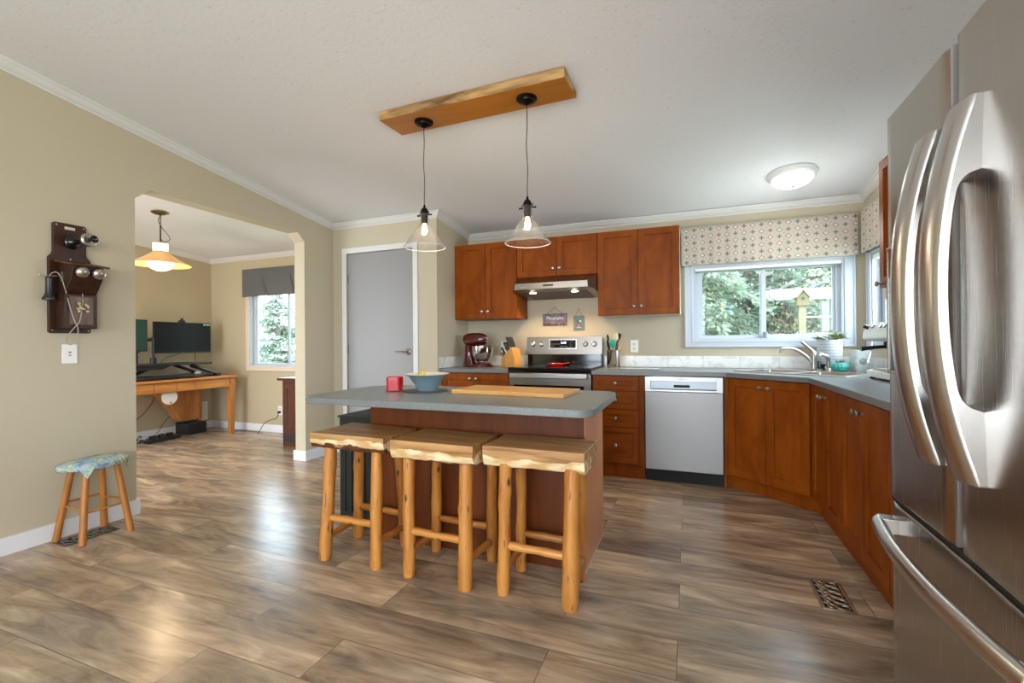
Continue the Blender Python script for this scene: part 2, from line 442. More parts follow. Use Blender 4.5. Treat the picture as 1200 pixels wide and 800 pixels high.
MT['pendant_glass'] = thin_glass('pendant_glass', (0.975, 0.98, 0.98, 1), 1.3, haze=0.006, ior=1.5)
MT['pendant_rim'] = thin_glass('pendant_glass_rim', (0.9, 0.92, 0.92, 1), 1.0, haze=0.30, ior=1.5)
MT['log'] = wood('varnished_pine_log', '#9d5a22', '#cb8b42', 'z', 1.3, 0.32, knots=0.7, crack=0.335, coat=0.2, stretch=9, contrast=(0.32, 0.6), knotcol='#4e280e')
MT['logx'] = wood('varnished_pine_rung', '#9d5a22', '#cb8b42', 'x', 1.3, 0.32, knots=0.25, coat=0.2, stretch=9, contrast=(0.32, 0.6), knotcol='#4e280e')
MT['slab'] = liveedge_mat()
MT['stoolleg'] = wood('honey_stained_leg', '#9a5f26', '#b97a38', 'z', 1.2, 0.4, stretch=9)
MT['tiedye'] = tiedye_mat()
MT['beam_face'] = wood('rough_sawn_beam_face', '#6b4826', '#c49c64', 'x', 1.6, 0.75, stretch=7, contrast=(0.36, 0.62), bump=0.6, detail=9)
MT['beam_under'] = wood('orange_beam_underside', '#a3621c', '#bf7d2b', 'x', 1.0, 0.4, knots=0.18, stretch=6, contrast=(0.25, 0.75), knotcol='#6b3a12')  # more orange and smoother than the beam face
MT['board'] = wood('bamboo_cutting_board', '#c98d4a', '#ddab66', 'x', 1.2, 0.4, stretch=14)
MT['board_end'] = plain('board_end_grain', '#b98a52', 0.5, var=0.15, vscale=40)
MT['desk'] = wood('honey_pine_desk', '#a5652b', '#c98a48', 'y', 1.0, 0.38, knots=0.2, stretch=8)
MT['deskz'] = wood('honey_pine_upright', '#a0612a', '#c48444', 'z', 1.0, 0.38, knots=0.4, stretch=6)
MT['phone_wood'] = wood('dark_walnut', '#26140c', '#3d2115', 'z', 2.0, 0.45, stretch=10, coat=0.0, spec=0.3)
MT['phone_panel'] = wood('weathered_walnut_panel', '#46301f', '#6c5142', 'z', 2.5, 0.45, stretch=12)
MT['phone_edge'] = wood('worn_walnut_edge', '#42240f', '#6d4220', 'y', 2.0, 0.4, stretch=10)
MT['bell'] = metal('tarnished_nickel', '#b3aca2', 0.28)
MT['cord'] = plain('pale_grey_cord', '#a59c8e', 0.8)
MT['red_enamel'] = plain('red_enamel', '#52040d', 0.15, coat=0.6)
MT['cream'] = plain('cream_paint', '#e3dccb', 0.5)
MT['blue_glaze'] = plain('blue_grey_glaze', '#6f858f', 0.25, var=0.18, vscale=18)
MT['glaze_rim'] = plain('cream_glaze', '#d8cfc0', 0.25)
MT['yellow'] = plain('yellow_skin', '#d9b33c', 0.45)
MT['slate'] = plain('dark_trivet', '#55595b', 0.6)
MT['valance'] = valance_mat()
MT['grey_cloth'] = plain('dark_grey_cloth', '#5a5b5a', 0.9, bump=0.15, bscale=300)
MT['leaf'] = leafy('conifer_green', '#929f8a')
MT['leaf2'] = leafy('pale_spring_green', '#a3ad93')
MT['leaf3'] = leafy('brown_twig_foliage', '#a3957c')
MT['bark'] = plain('grey_bark', '#7d7367', 0.9, bump=0.5, bscale=20)
MT['grass'] = plain('lawn_green', '#7c9160', 0.95, var=0.2, vscale=2)
MT['arbor'] = plain('white_arbor_paint', '#96948f', 0.6)
MT['cedar'] = plain('weathered_cedar', '#6f6244', 0.8, var=0.15, vscale=20)

# ------------------------------------------------------------------ mesh helpers
WM = {}          # world matrix of every parent-able object
class MB:
    def __init__(s):
        s.bm = bmesh.new(); s.T = Matrix(); s.mi = 0; s.uv = None
    def v(s, co): return s.bm.verts.new(s.T @ Vector(co))
    def f(s, vs):
        try:
            fc = s.bm.faces.new(vs); fc.material_index = s.mi; return fc
        except ValueError: return None
    def box(s, x0, y0, z0, x1, y1, z1):
        x0, x1 = min(x0, x1), max(x0, x1); y0, y1 = min(y0, y1), max(y0, y1); z0, z1 = min(z0, z1), max(z0, z1)
        v = [s.v(c) for c in ((x0,y0,z0),(x1,y0,z0),(x1,y1,z0),(x0,y1,z0),(x0,y0,z1),(x1,y0,z1),(x1,y1,z1),(x0,y1,z1))]
        for q in ((0,3,2,1),(4,5,6,7),(0,1,5,4),(1,2,6,5),(2,3,7,6),(3,0,4,7)): s.f([v[i] for i in q])
        return s
    def prism(s, poly, axis, a, b):
        """poly: 2D points in the other two axes (order x,y,z without axis); b may be a list of per-point values"""
        def co(p, t):
            if axis == 'x': return (t, p[0], p[1])
            if axis == 'y': return (p[0], t, p[1])
            return (p[0], p[1], t)
        n = len(poly)
        bb = b if isinstance(b, (list, tuple)) else [b]*n
        aa = a if isinstance(a, (list, tuple)) else [a]*n
        v0 = [s.v(co(p, aa[i])) for i, p in enumerate(poly)]; v1 = [s.v(co(p, bb[i])) for i, p in enumerate(poly)]
        s.f(v0[::-1]); s.f(v1)
        for i in range(n): j = (i+1) % n; s.f([v0[i], v0[j], v1[j], v1[i]])
        return s
    def frame_rect(s, x0, z0, x1, z1, y0, y1, w, wb=None, wt=None):
        """rectangular ring in the XZ plane"""
        wb = w if wb is None else wb; wt = w if wt is None else wt
        o = [(x0,z0),(x1,z0),(x1,z1),(x0,z1)]; i = [(x0+w,z0+wb),(x1-w,z0+wb),(x1-w,z1-wt),(x0+w,z1-wt)]
        A = [s.v((p[0],y0,p[1])) for p in o]; B = [s.v((p[0],y0,p[1])) for p in i]
        C = [s.v((p[0],y1,p[1])) for p in o]; D = [s.v((p[0],y1,p[1])) for p in i]
        for k in range(4):
            j = (k+1) % 4
            s.f([A[k],A[j],B[j],B[k]]); s.f([C[k],D[k],D[j],C[j]]); s.f([A[k],C[k],C[j],A[j]]); s.f([B[k],B[j],D[j],D[k]])
        return s
    def tube(s, pts, r, n=10, cap=True, flat=1.0):
        pts = [Vector(p) for p in pts]
        rs = r if isinstance(r, (list, tuple)) else [r]*len(pts)
        t0 = (pts[1]-pts[0]).normalized()
        up = Vector((0,0,1)) if abs(t0.z) < 0.9 else Vector((1,0,0))
        nx = t0.cross(up).normalized()
        rings = []
        for i, p in enumerate(pts):
            if i == 0: t = t0
            elif i == len(pts)-1: t = (pts[i]-pts[i-1]).normalized()
            else: t = ((pts[i+1]-pts[i]).normalized() + (pts[i]-pts[i-1]).normalized()).normalized()
            nx = (nx - t*nx.dot(t))
            if nx.length < 1e-6: nx = t.orthogonal()
            nx.normalize(); ny = t.cross(nx)
            rings.append([s.v(p + nx*(rs[i]*math.cos(2*PI*k/n)) + ny*(rs[i]*flat*math.sin(2*PI*k/n))) for k in range(n)])
        for a, b in zip(rings, rings[1:]):
            for k in range(n): s.f([a[k], a[(k+1)%n], b[(k+1)%n], b[k]])
        if cap: s.f(rings[0][::-1]); s.f(rings[-1])
        return s
    def cyl(s, p0, p1, r0, r1=None, n=24): return s.tube([p0, p1], [r0, r0 if r1 is None else r1], n)
    def lathe(s, prof, c=(0,0,0), n=32, axis=None):
        """prof: list of (r, h) along +axis from c"""
        c = Vector(c); ax = Vector(axis) if axis else Vector((0,0,1)); ax.normalize()
        u = ax.orthogonal().normalized(); w = ax.cross(u)
        rings = []
        for r, h in prof:
            if r < 1e-6: rings.append([s.v(c + ax*h)])
            else: rings.append([s.v(c + ax*h + u*(r*math.cos(2*PI*k/n)) + w*(r*math.sin(2*PI*k/n))) for k in range(n)])
        for a, b in zip(rings, rings[1:]):
            for k in range(n):
                j = (k+1) % n
                if len(a) == 1 and len(b) == 1: continue
                if len(a) == 1: s.f([a[0], b[j], b[k]])
                elif len(b) == 1: s.f([a[k], a[j], b[0]])
                else: s.f([a[k], a[j], b[j], b[k]])
        return s
    def ball(s, c, r, n=16, m=10, squash=(1,1,1)):
        c = Vector(c); rings = []
        for i in range(m+1):
            th = PI*i/m
            if i in (0, m): rings.append([s.v(c + Vector((0,0,r*squash[2]*math.cos(th))))])
            else: rings.append([s.v(c + Vector((r*squash[0]*math.sin(th)*math.cos(2*PI*k/n), r*squash[1]*math.sin(th)*math.sin(2*PI*k/n), r*squash[2]*math.cos(th)))) for k in range(n)])
        for a, b in zip(rings, rings[1:]):
            for k in range(n):
                j = (k+1) % n
                if len(a) == 1: s.f([a[0], b[k], b[j]])
                elif len(b) == 1: s.f([a[k], b[0], a[j]])
                else: s.f([a[k], b[k], b[j], a[j]])
        return s
    def build(s, name, mat, parent=None, bevel=0.0, angle=35, seg=2, flat=False, keepn=False):
        bmesh.ops.remove_doubles(s.bm, verts=s.bm.verts, dist=1e-6) if not keepn else None
        if not keepn: bmesh.ops.recalc_face_normals(s.bm, faces=s.bm.faces)
        me = bpy.data.meshes.new(name); 
        if parent is not None: s.bm.transform(WM[parent.name].inverted())
        s.bm.to_mesh(me); s.bm.free()
        for mm in (mat if isinstance(mat, (list, tuple)) else [mat]): me.materials.append(mm)
        if not flat:
            me.polygons.foreach_set('use_smooth', [True]*len(me.polygons))
            me.set_sharp_from_angle(angle=math.radians(angle))
        o = bpy.data.objects.new(name, me); COL.objects.link(o)
        if parent is not None: o.parent = parent; WM[o.name] = WM[parent.name].copy()
        else: WM[o.name] = Matrix()
        if bevel:
            md = o.modifiers.new('Bevel', 'BEVEL'); md.width = bevel; md.segments = seg; md.limit_method = 'ANGLE'; md.angle_limit = math.radians(40)
            md.harden_normals = False
        return o

def tag(o, label, cat, group=None, kind=None):
    o['label'] = label; o['category'] = cat
    if group: o['group'] = group
    if kind: o['kind'] = kind
    return o
def thing(name, label, cat, loc=(0,0,0), rz=0.0, group=None):
    o = bpy.data.objects.new(name, None); COL.objects.link(o)
    o.empty_display_size = 0.05
    o.location = loc; o.rotation_euler = (0, 0, rz)
    WM[o.name] = Matrix.Translation(Vector(loc)) @ Matrix.Rotation(rz, 4, 'Z')
    return tag(o, label, cat, group)
def struct(name, mb, mat, parent=None, **k):
    o = mb.build(name, mat, parent, **k)
    if parent is None: o['kind'] = 'structure'
    return o
def kids(o): return [c for c in COL.objects if c.parent == o]
def dup(root, loc, rz, label, group=None):
    r = root.copy(); COL.objects.link(r); r.location = loc; r.rotation_euler = (0,0,rz); r['label'] = label
    if group: r['group'] = group
    for ch in kids(root):
        c = ch.copy(); COL.objects.link(c); c.parent = r
        for g in kids(ch):
            d = g.copy(); COL.objects.link(d); d.parent = c
    return r
def text_mesh(name, body, mat, parent, size, mtx, ext=0.0008, align='CENTER', sx=1.0, shear=0.0):
    cu = bpy.data.curves.new(name, 'FONT'); cu.body = body; cu.size = size; cu.extrude = ext
    cu.align_x = align; cu.align_y = 'CENTER'; cu.shear = shear
    t = bpy.data.objects.new(name + '_tmp', cu); COL.objects.link(t)
    bpy.context.view_layer.update()
    me = bpy.data.meshes.new_from_object(t.evaluated_get(bpy.context.evaluated_depsgraph_get()))
    bpy.data.objects.remove(t); bpy.data.curves.remove(cu)
    me.transform(mtx @ Matrix.Diagonal((sx, 1, 1, 1)))
    if parent is not None: me.transform(WM[parent.name].inverted())
    me.materials.clear(); me.materials.append(mat)
    o = bpy.data.objects.new(name, me); COL.objects.link(o)
    if parent is not None: o.parent = parent
    return o
# face matrices for text: +X right, Z up, facing -Y / facing +X
def face_ny(x, y, z): return Matrix.Translation((x, y, z)) @ Matrix.Rotation(PI/2, 4, 'X')
def face_px(x, y, z): return Matrix.Translation((x, y, z)) @ Matrix.Rotation(PI/2, 4, 'Z') @ Matrix.Rotation(PI/2, 4, 'X')

def knob_mb(T):
    k = MB(); k.T = T      # local: door face in XZ plane at y=0, outward = -y
    k.lathe([(0.0, 0.0), (0.009, 0.0), (0.0085, 0.003), (0.0055, 0.006), (0.0055, 0.014), (0.010, 0.018), (0.0155, 0.022), (0.0165, 0.026), (0.013, 0.031), (0.006, 0.0335), (0.0, 0.034)], (0,0,0), 20, (0,-1,0))
    return k

def shaker_mb(w, h, T, rail=0.058, t=0.019, rec=0.013):
    """door slab with a recessed flat panel; local x 0..w, z 0..h, back at y=0, front at y=-t"""
    m = MB(); m.T = T
    m.frame_rect(0, 0, w, h, -t, 0.0, rail)
    # sloped inner edge + panel
    a = rail; b = rail + 0.004
    o = [(a,a),(w-a,a),(w-a,h-a),(a,h-a)]; i = [(b,b),(w-b,b),(w-b,h-b),(b,h-b)]
    A = [m.v((p[0], -t+rec-0.003, p[1])) for p in o]; B = [m.v((p[0], -t+rec, p[1])) for p in i]
    for k in range(4):
        j = (k+1) % 4; m.f([A[k], A[j], B[j], B[k]])
    m.f(B)
    C = [m.v((p[0], -0.002, p[1])) for p in o]; m.f(C[::-1])
    for k in range(4):
        j = (k+1) % 4; m.f([A[k], C[k], C[j], A[j]])
    return m

def flat_T(x, y, z, rz=0.0): return Matrix.Translation((x, y, z)) @ Matrix.Rotation(rz, 4, 'Z')

def add_door(parent, w, h, T, knob=None, name='door', mat=None, rail=0.058):
    d = shaker_mb(w, h, T, rail).build(name, mat or MT['cab'], parent, bevel=0.0015)
    if knob:
        knob_mb(T @ Matrix.Translation((knob[0], -0.019, knob[1]))).build('knob', MT['nickel'], d)
    return d

# ------------------------------------------------------------------ room dimensions
XL, XR, XQ, YD, YB = -3.555, -2.28, 1.357, 3.871, 4.551
def ZC(y): return 2.927 - 0.1269*y            # sloped kitchen ceiling
def ZS(y): return 2.36 + 0.0947*(4.48 - y)     # sloped study ceiling
YR, RZ = -0.9, 2.927 + 0.1269*0.9              # ridge behind the camera
YREAR = -3.45

m = MB(); m.box(-6.45, YREAR-0.1, -0.12, XQ+0.14, 4.70, 0.0)
struct('floor', m, MT['floor'], flat=True)

m = MB()
m.prism([(YR, RZ), (4.75, ZC(4.75)), (4.75, ZC(4.75)+0.12), (YR, RZ+0.12)], 'x', XL-0.06, XQ+0.14)
m.prism([(YREAR-0.1, 2.72), (YR, RZ), (YR, RZ+0.12), (YREAR-0.1, 2.84)], 'x', XL-0.06, XQ+0.14)
struct('ceiling', m, MT['ceiling'], flat=True)
m = MB(); m.prism([(0.3, ZS(0.3)), (4.7, ZS(4.7)), (4.7, ZS(4.7)+0.1), (0.3, ZS(0.3)+0.1)], 'x', -6.45, XL-0.062)
struct('ceiling_study', m, MT['ceiling'], flat=True)

# left wall with the wide clipped-corner opening
m = MB()
m.prism([(YREAR, 0), (1.992, 0), (1.992, 2.173), (2.086, 2.255), (3.399, 2.253), (3.478, 2.174), (3.478, 0), (4.60, 0), (4.60, ZC(4.6)+0.05), (YR, RZ+0.05), (YREAR, 2.78)], 'x', XL-0.13, XL)
struct('wall_left', m, MT['wall'], flat=True)
# door wall with its opening
DX0, DX1, DZ = -3.372, -2.548, 2.108
m = MB()
m.prism([(XL, 0), (DX0, 0), (DX0, DZ), (DX1, DZ), (DX1, 0), (XR, 0), (XR, ZC(YD)+0.04), (XL, ZC(YD)+0.04)], 'y', YD, YD+0.12)
struct('wall_door_side', m, MT['wall'], flat=True)
m = MB(); m.box(XL-0.01, YD+0.7, 0, XR-0.12, YD+0.8, 2.4)
struct('wall_closet_back', m, MT['wall'], flat=True)
m = MB(); m.box(XR-0.12, YD+0.1202, 0, XR, YB+0.14, 2.46)
struct('wall_return', m, MT['wall'], flat=True)
# back wall with window
WX0, WX1, WZ0, WZ1 = 0.046, 1.212, 1.165, 1.835
m = MB()
m.box(XR+0.0002, YB, 0, WX0, YB+0.14, 2.46); m.box(WX1, YB, 0, XQ+0.14, YB+0.14, 2.46)
m.box(WX0, YB, 0, WX1, YB+0.14, WZ0); m.box(WX0, YB, WZ1, WX1, YB+0.14, 2.46)
struct('wall_back', m, MT['wall'], flat=True)
# right wall with window
RY0, RY1 = 3.35, 4.40
m = MB()
top = lambda y: ZC(y)+0.05
def xwall(mb, x0, x1, y0, y1, z0, z1=None):
    if z1 is not None: mb.box(x0, y0, z0, x1, y1, z1)
    else: mb.prism([(y0, z0), (y1, z0), (y1, top(y1)), (y0, top(y0))], 'x', x0, x1)
xwall(m, XQ, XQ+0.14, YR, RY0, 0); xwall(m, XQ, XQ+0.14, RY1, YB-0.0002, 0)
xwall(m, XQ, XQ+0.14, RY0, RY1, 0, WZ0); xwall(m, XQ, XQ+0.14, RY0, RY1, WZ1)
zt_ = lambda y: 2.78 + (RZ+0.05-2.78)*(y-YREAR)/(YR-YREAR)
for (a, b, z0) in ((YREAR, -2.55, 0), (-2.55, -0.95, 2.05), (-0.95, YR, 0)): m.prism([(a, z0), (b, z0), (b, zt_(b)), (a, zt_(a))], 'x', XQ, XQ+0.14)  # leaves a gap for the added, unseen side window
m.box(XQ, -2.55, 0, XQ+0.14, -0.95, 0.75)
struct('wall_right', m, MT['wall'], flat=True)
# rear wall with a big unseen window opening, added for fill light
m = MB()
m.box(XL-0.13, YREAR-0.12, 0, -2.65, YREAR, 2.8); m.box(0.45, YREAR-0.12, 0, XQ+0.14, YREAR, 2.8)
m.box(-2.65, YREAR-0.12, 0, 0.45, YREAR, 0.45); m.box(-2.65, YREAR-0.12, 2.42, 0.45, YREAR, 2.8)
struct('wall_rear', m, MT['wall'], flat=True)
# study walls
SXL, SYF = -6.30, 4.48
m = MB(); m.box(SXL-0.12, 0.4, 0, SXL, 4.62, 2.9)
struct('wall_study_left', m, MT['study_wall'], flat=True)
V0, V1, VZ0, VZ1 = -5.555, -4.20, 0.865, 1.93
m = MB()
m.box(SXL, SYF, 0, V0, SYF+0.14, 2.45); m.box(V1, SYF, 0, XL-0.1302, SYF+0.14, 2.45)
m.box(V0, SYF, 0, V1, SYF+0.14, VZ0); m.box(V0, SYF, VZ1, V1, SYF+0.14, 2.45)
struct('wall_study_far', m, MT['study_wall'], flat=True)
m = MB()
m.box(SXL, 0.40, 0, -5.95, 0.52, 2.85); m.box(-4.25, 0.40, 0, XL-0.1302, 0.52, 2.85); m.box(-5.95, 0.40, 2.1, -4.25, 0.52, 2.85)
struct('wall_study_near', m, MT['study_wall'], flat=True)

# crown moulding
CP = [(0,0),(0.008,0),(0.011,0.010),(0.022,0.016),(0.034,0.030),(0.040,0.044),(0.050,0.049),(0.052,0.060),(0,0.060)]
def crown(name, p0, p1, nrm, e0=0.0, e1=0.0, dz=0.0):
    p0, p1, nrm = Vector(p0), Vector(p1), Vector(nrm)
    d = (p1-p0); d.z = 0; d.normalize()
    sl = (p1.z-p0.z)/((p1-p0).to_2d().length)
    m = MB(); A = []; B = []
    for o, u in CP:
        a = p0 + nrm*o - d*(o*e0); b = p1 + nrm*o + d*(o*e1)
        a.z = p0.z + u + dz - sl*o*e0; b.z = p1.z + u + dz + sl*o*e1
        A.append(m.v(a)); B.append(m.v(b))
    n = len(CP)
    for k in range(n): j = (k+1) % n; m.f([A[k], A[j], B[j], B[k]])
    m.f(A[::-1]); m.f(B)
    return struct(name, m, MT['trim'])
LO = -0.0598
crown('trim_1', (XL, YR, ZC(YR)+LO), (XL, YD, ZC(YD)+LO), (1,0,0), 0, -1)
crown('trim_2', (XL, YD, ZC(YD)+LO), (XR, YD, ZC(YD)+LO), (0,-1,0), -1, 1)
crown('trim_3', (XR, YD, ZC(YD)+LO), (XR, YB, ZC(YB)+LO), (1,0,0), 1, -1)
crown('trim_4', (XR, YB, ZC(YB)+LO), (XQ, YB, ZC(YB)+LO), (0,-1,0), -1, -1)
crown('trim_5', (XQ, YB, ZC(YB)+LO), (XQ, YR, ZC(YR)+LO), (-1,0,0), -1, 0)
crown('trim_6', (SXL, 0.52, ZS(0.52)+LO), (SXL, SYF, ZS(SYF)+LO), (1,0,0), 0, -1)
crown('trim_7', (SXL, SYF, ZS(SYF)+LO), (XL-0.13, SYF, ZS(SYF)+LO), (0,-1,0), -1, 0)

# baseboards
def basebd(name, x0, y0, x1, y1, h=0.098): 
    m = MB(); m.box(x0, y0, 0.0, x1, y1, h); return struct(name, m, MT['basetrim'], bevel=0.003)
bt = 0.015
m = MB(); m.box(XL, YREAR, 0, XL+bt, 1.992+bt, 0.098); m.box(XL-0.13, 1.992, 0, XL, 1.992+bt, 0.098)
struct('baseboard_left_near', m, MT['basetrim'])
m = MB(); m.box(XL, 3.478-bt, 0, XL+bt, YD, 0.098); m.box(XL-0.145, 3.478-bt, 0, XL, 3.478, 0.098)
struct('baseboard_left_far', m, MT['basetrim'])
basebd('baseboard_door_left', XL+bt, YD-bt, DX0-0.056, YD)
basebd('baseboard_door_right', DX1+0.056, YD-bt, XR, YD)
basebd('baseboard_study_left', SXL, 0.52, SXL+bt, SYF)
basebd('baseboard_study_far', SXL+bt, SYF-bt, XL-0.13, SYF)

# door_1 : flat white slab, casing, hinges, lever
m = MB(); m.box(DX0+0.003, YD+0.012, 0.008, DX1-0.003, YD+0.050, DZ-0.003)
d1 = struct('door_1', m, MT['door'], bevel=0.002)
m = MB()
for z in (1.84, 1.1, 0.25): m.box(DX0-0.004, YD-0.006, z-0.045, DX0+0.012, YD+0.0125, z+0.045)
m.build('hinge', MT['nickel'], d1, bevel=0.001)
m = MB(); hx, hz = -2.622, 1.072
m.lathe([(0,0),(0.033,0),(0.033,0.006),(0.028,0.010),(0.012,0.012),(0.011,0.045),(0,0.046)], (hx, YD+0.012, hz), 28, (0,-1,0))
m.tube([(hx, YD-0.032, hz), (hx-0.02, YD-0.036, hz), (hx-0.06, YD-0.037, hz-0.001), (hx-0.10, YD-0.035, hz-0.001), (hx-0.125, YD-0.032, hz)], [0.010, 0.0095, 0.009, 0.0085, 0.008], 12)
m.build('lever_handle', metal('satin_bronze_lever', '#8a7f74', 0.3), d1)
m = MB()
m.prism([(DX0-0.055,0),(DX0,0),(DX0,DZ),(DX1,DZ),(DX1,0),(DX1+0.055,0),(DX1+0.055,DZ+0.057),(DX0-0.055,DZ+0.057)], 'y', YD-0.014, YD+0.0)
m.prism([(DX0,0),(DX0+0.012,0),(DX0+0.012,DZ-0.012),(DX1-0.012,DZ-0.012),(DX1-0.012,0),(DX1,0),(DX1,DZ),(DX0,DZ)], 'y', YD+0.051, YD+0.10)
m.box(DX1-0.006, YD-0.001, hz-0.03, DX1, YD+0.03, hz+0.03)
struct('trim_8', m, MT['trim'], bevel=0.003)

# ---------------------------------------------------------------- windows
def casing(name, T, x0, x1, z0, z1, w, wb, mat):
    """picture-frame casing with a stepped profile, local facing -y"""
    m = MB(); m.T = T
    m.frame_rect(x0-w, z0-wb, x1+w, z1+w, -0.012, 0.0, w*0.98, wb*0.98, w*0.98)
    m.frame_rect(x0-w, z0-wb, x1+w, z1+w, -0.020, -0.0119, 0.016)
    m.frame_rect(x0-0.022, z0-0.022, x1+0.022, z1+0.022, -0.016, -0.0119, 0.014)
    return struct(name, m, mat, bevel=0.002)
def slider(name, T, x0, x1, z0, z1, mid, depth, mat, mr=0.046, sash=0.036):
    """horizontal sliding window; local x across, +y outwards"""
    m = MB(); m.T = T
    m.frame_rect(x0, z0, x1, z1, 0.0, depth, 0.010)                      # reveal lining
    m.frame_rect(x0+0.010, z0+0.010, x1-0.010, z1-0.010, depth-0.06, depth, 0.030, 0.015, 0.015)   # outer frame
    root = struct(name, m, mat, bevel=0.0015)
    a, b = x0+0.040, x1-0.040; lo, hi = z0+0.024, z1-0.024
    m = MB(); m.T = T; m.frame_rect(a, lo, mid+mr*0.5, hi, depth-0.058, depth-0.030, sash, 0.019, 0.019)
    s1 = m.build('sash', mat, root, bevel=0.0015)
    m = MB(); m.T = T; m.box(a+sash-0.004, depth-0.046, lo+0.015, mid+mr*0.5-sash+0.004, depth-0.042, hi-0.015)
    m.build('pane', MT['glass'], s1, flat=True)
    m = MB(); m.T = T; m.frame_rect(mid-mr*0.5, lo, b, hi, depth-0.028, depth-0.004, 0.022)
    s2 = m.build('sash', mat, root, bevel=0.0015)
    m = MB(); m.T = T; m.box(mid-mr*0.5+0.020, depth-0.018, lo+0.020, b-0.020, depth-0.014, hi-0.020)
    m.build('pane', MT['glass'], s2, flat=True)
    return root
TB = Matrix.Translation((0, YB, 0))
slider('window_1', TB, WX0, WX1, WZ0, WZ1, 0.622, 0.12, MT['vinyl'])
casing('trim_9', TB, WX0, WX1, WZ0, WZ1, 0.078, 0.066, MT['vinyl'])
# right wall window : local x -> world -Y, facing -X
TQ = Matrix(((0,1,0,XQ),(-1,0,0,0),(0,0,1,0),(0,0,0,1)))
slider('window_2', TQ, -RY1, -RY0, WZ0, WZ1, -3.9, 0.12, MT['vinyl'])
casing('trim_10', TQ, -RY1, -RY0, WZ0, WZ1, 0.070, 0.066, MT['vinyl'])
TS = Matrix.Translation((0, SYF, 0))
slider('window_3', TS, V0, V1, VZ0, VZ1, -4.93, 0.12, MT['vinyl'], 0.05, 0.03)
MT['peach_trim'] = plain('cream_casing_paint', '#d6c6b4', 0.5)
casing('trim_11', TS, V0, V1, VZ0, VZ1, 0.052, 0.058, MT['peach_trim'])
# frames of the added, unseen light openings: rear and side windows, study door
m = MB(); m.frame_rect(-2.65, 0.45, 0.45, 2.42, YREAR-0.10, YREAR-0.02, 0.06)
for x in (-1.62, -0.58): m.box(x-0.03, YREAR-0.10, 0.5, x+0.03, YREAR-0.02, 2.38)
struct('added_window_4', m, MT['vinyl'])
m = MB(); m.T = Matrix(((0,1,0,XQ),(-1,0,0,0),(0,0,1,0),(0,0,0,1))); m.frame_rect(0.95, 0.75, 2.55, 2.05, 0.02, 0.12, 0.05); m.box(1.72, 0.03, 0.80, 1.78, 0.11, 2.0)
struct('added_window_5', m, MT['vinyl'])
m = MB(); m.frame_rect(-5.95, 0.0, -4.25, 2.1, 0.42, 0.50, 0.06); m.box(-5.14, 0.42, 0.05, -5.06, 0.50, 2.05)
struct('added_door_2', m, MT['vinyl'])

# tile backsplash strips
def tiles(name, T, x0, x1, step, off):
    m = MB(); m.T = T
    x = x0 - off
    while x < x1:
        a, b = max(x+0.0012, x0), min(x+step-0.0012, x1)
        if b-a > 0.005: m.box(a, -0.009, 0.912, b, 0.0, 1.018)
        x += step
    return struct(name, m, MT['marble'], bevel=0.001)
tiles('trim_12', TB, XR+0.010, -1.56, 0.305, 0.1); tiles('trim_13', TB, -0.782, XQ-0.010, 0.305, 0.012)
m = MB(); m.box(XR+0.011, YB-0.004, 0.912, XQ-0.011, YB-0.0002, 1.016); struct('trim_16', m, plain('grey_grout', '#a9a49c', 0.9), flat=True)
TRt = Matrix(((0,-1,0,XR),(1,0,0,0),(0,0,1,0),(0,0,0,1)))      # local x -> world Y, facing +X
tiles('trim_14', TRt, 3.90, YB, 0.16, 0.02)
tiles('trim_15', TQ, -(YB-0.010), -1.70, 0.305, 0.0)

# ================================================================== KITCHEN RUN
ZT = 0.872      # top of carcasses
CTZ = 0.910     # counter top
FY = 3.948      # carcass front plane, doors project to FY-0.019
def cabinet(name, label, x0, x1, z0, z1, yf, yb, mats, toe=True, grp='cherry base cabinets'):
    t = thing(name, label, 'cabinet', ((x0+x1)/2, yf, 0 if toe else z0), 0, grp)
    m = MB(); m.box(x0, yf, z0, x1, yb, z1)
    if toe: m.box(x0, yf+0.022, 0.0, x1, yb, z0)
    m.build('body', mats, t, bevel=0.001)
    return t
# left base (two doors)
c = cabinet('base_cabinet', 'cherry base cabinet with two doors left of the range', XR+0.002, -1.560, 0.105, ZT, FY, YB-0.002, MT['cab'])
for (a, b, k) in ((XR+0.006, -1.922, 1), (-1.918, -1.564, 0)):
    w = b-a; add_door(c, w, 0.745, flat_T(a, FY, 0.120), (w-0.03 if k else 0.03, 0.695))
# drawer base
c = cabinet('drawer_cabinet', 'cherry base cabinet with four stacked drawers right of the range', -0.783, -0.350, 0.122, ZT, FY, YB-0.002, MT['cab'], grp=None)
for (z0, z1) in ((0.742, 0.868), (0.588, 0.736), (0.436, 0.582), (0.130, 0.430)):
    w, h = 0.378, z1-z0
    T = flat_T(-0.775, FY, z0)
    d = shaker_mb(w, h, T, 0.044).build('drawer', MT['cabx'], c, bevel=0.0015)
    knob_mb(T @ Matrix.Translation((w*0.5, -0.010, h*0.5))).build('knob', MT['nickel'], d)
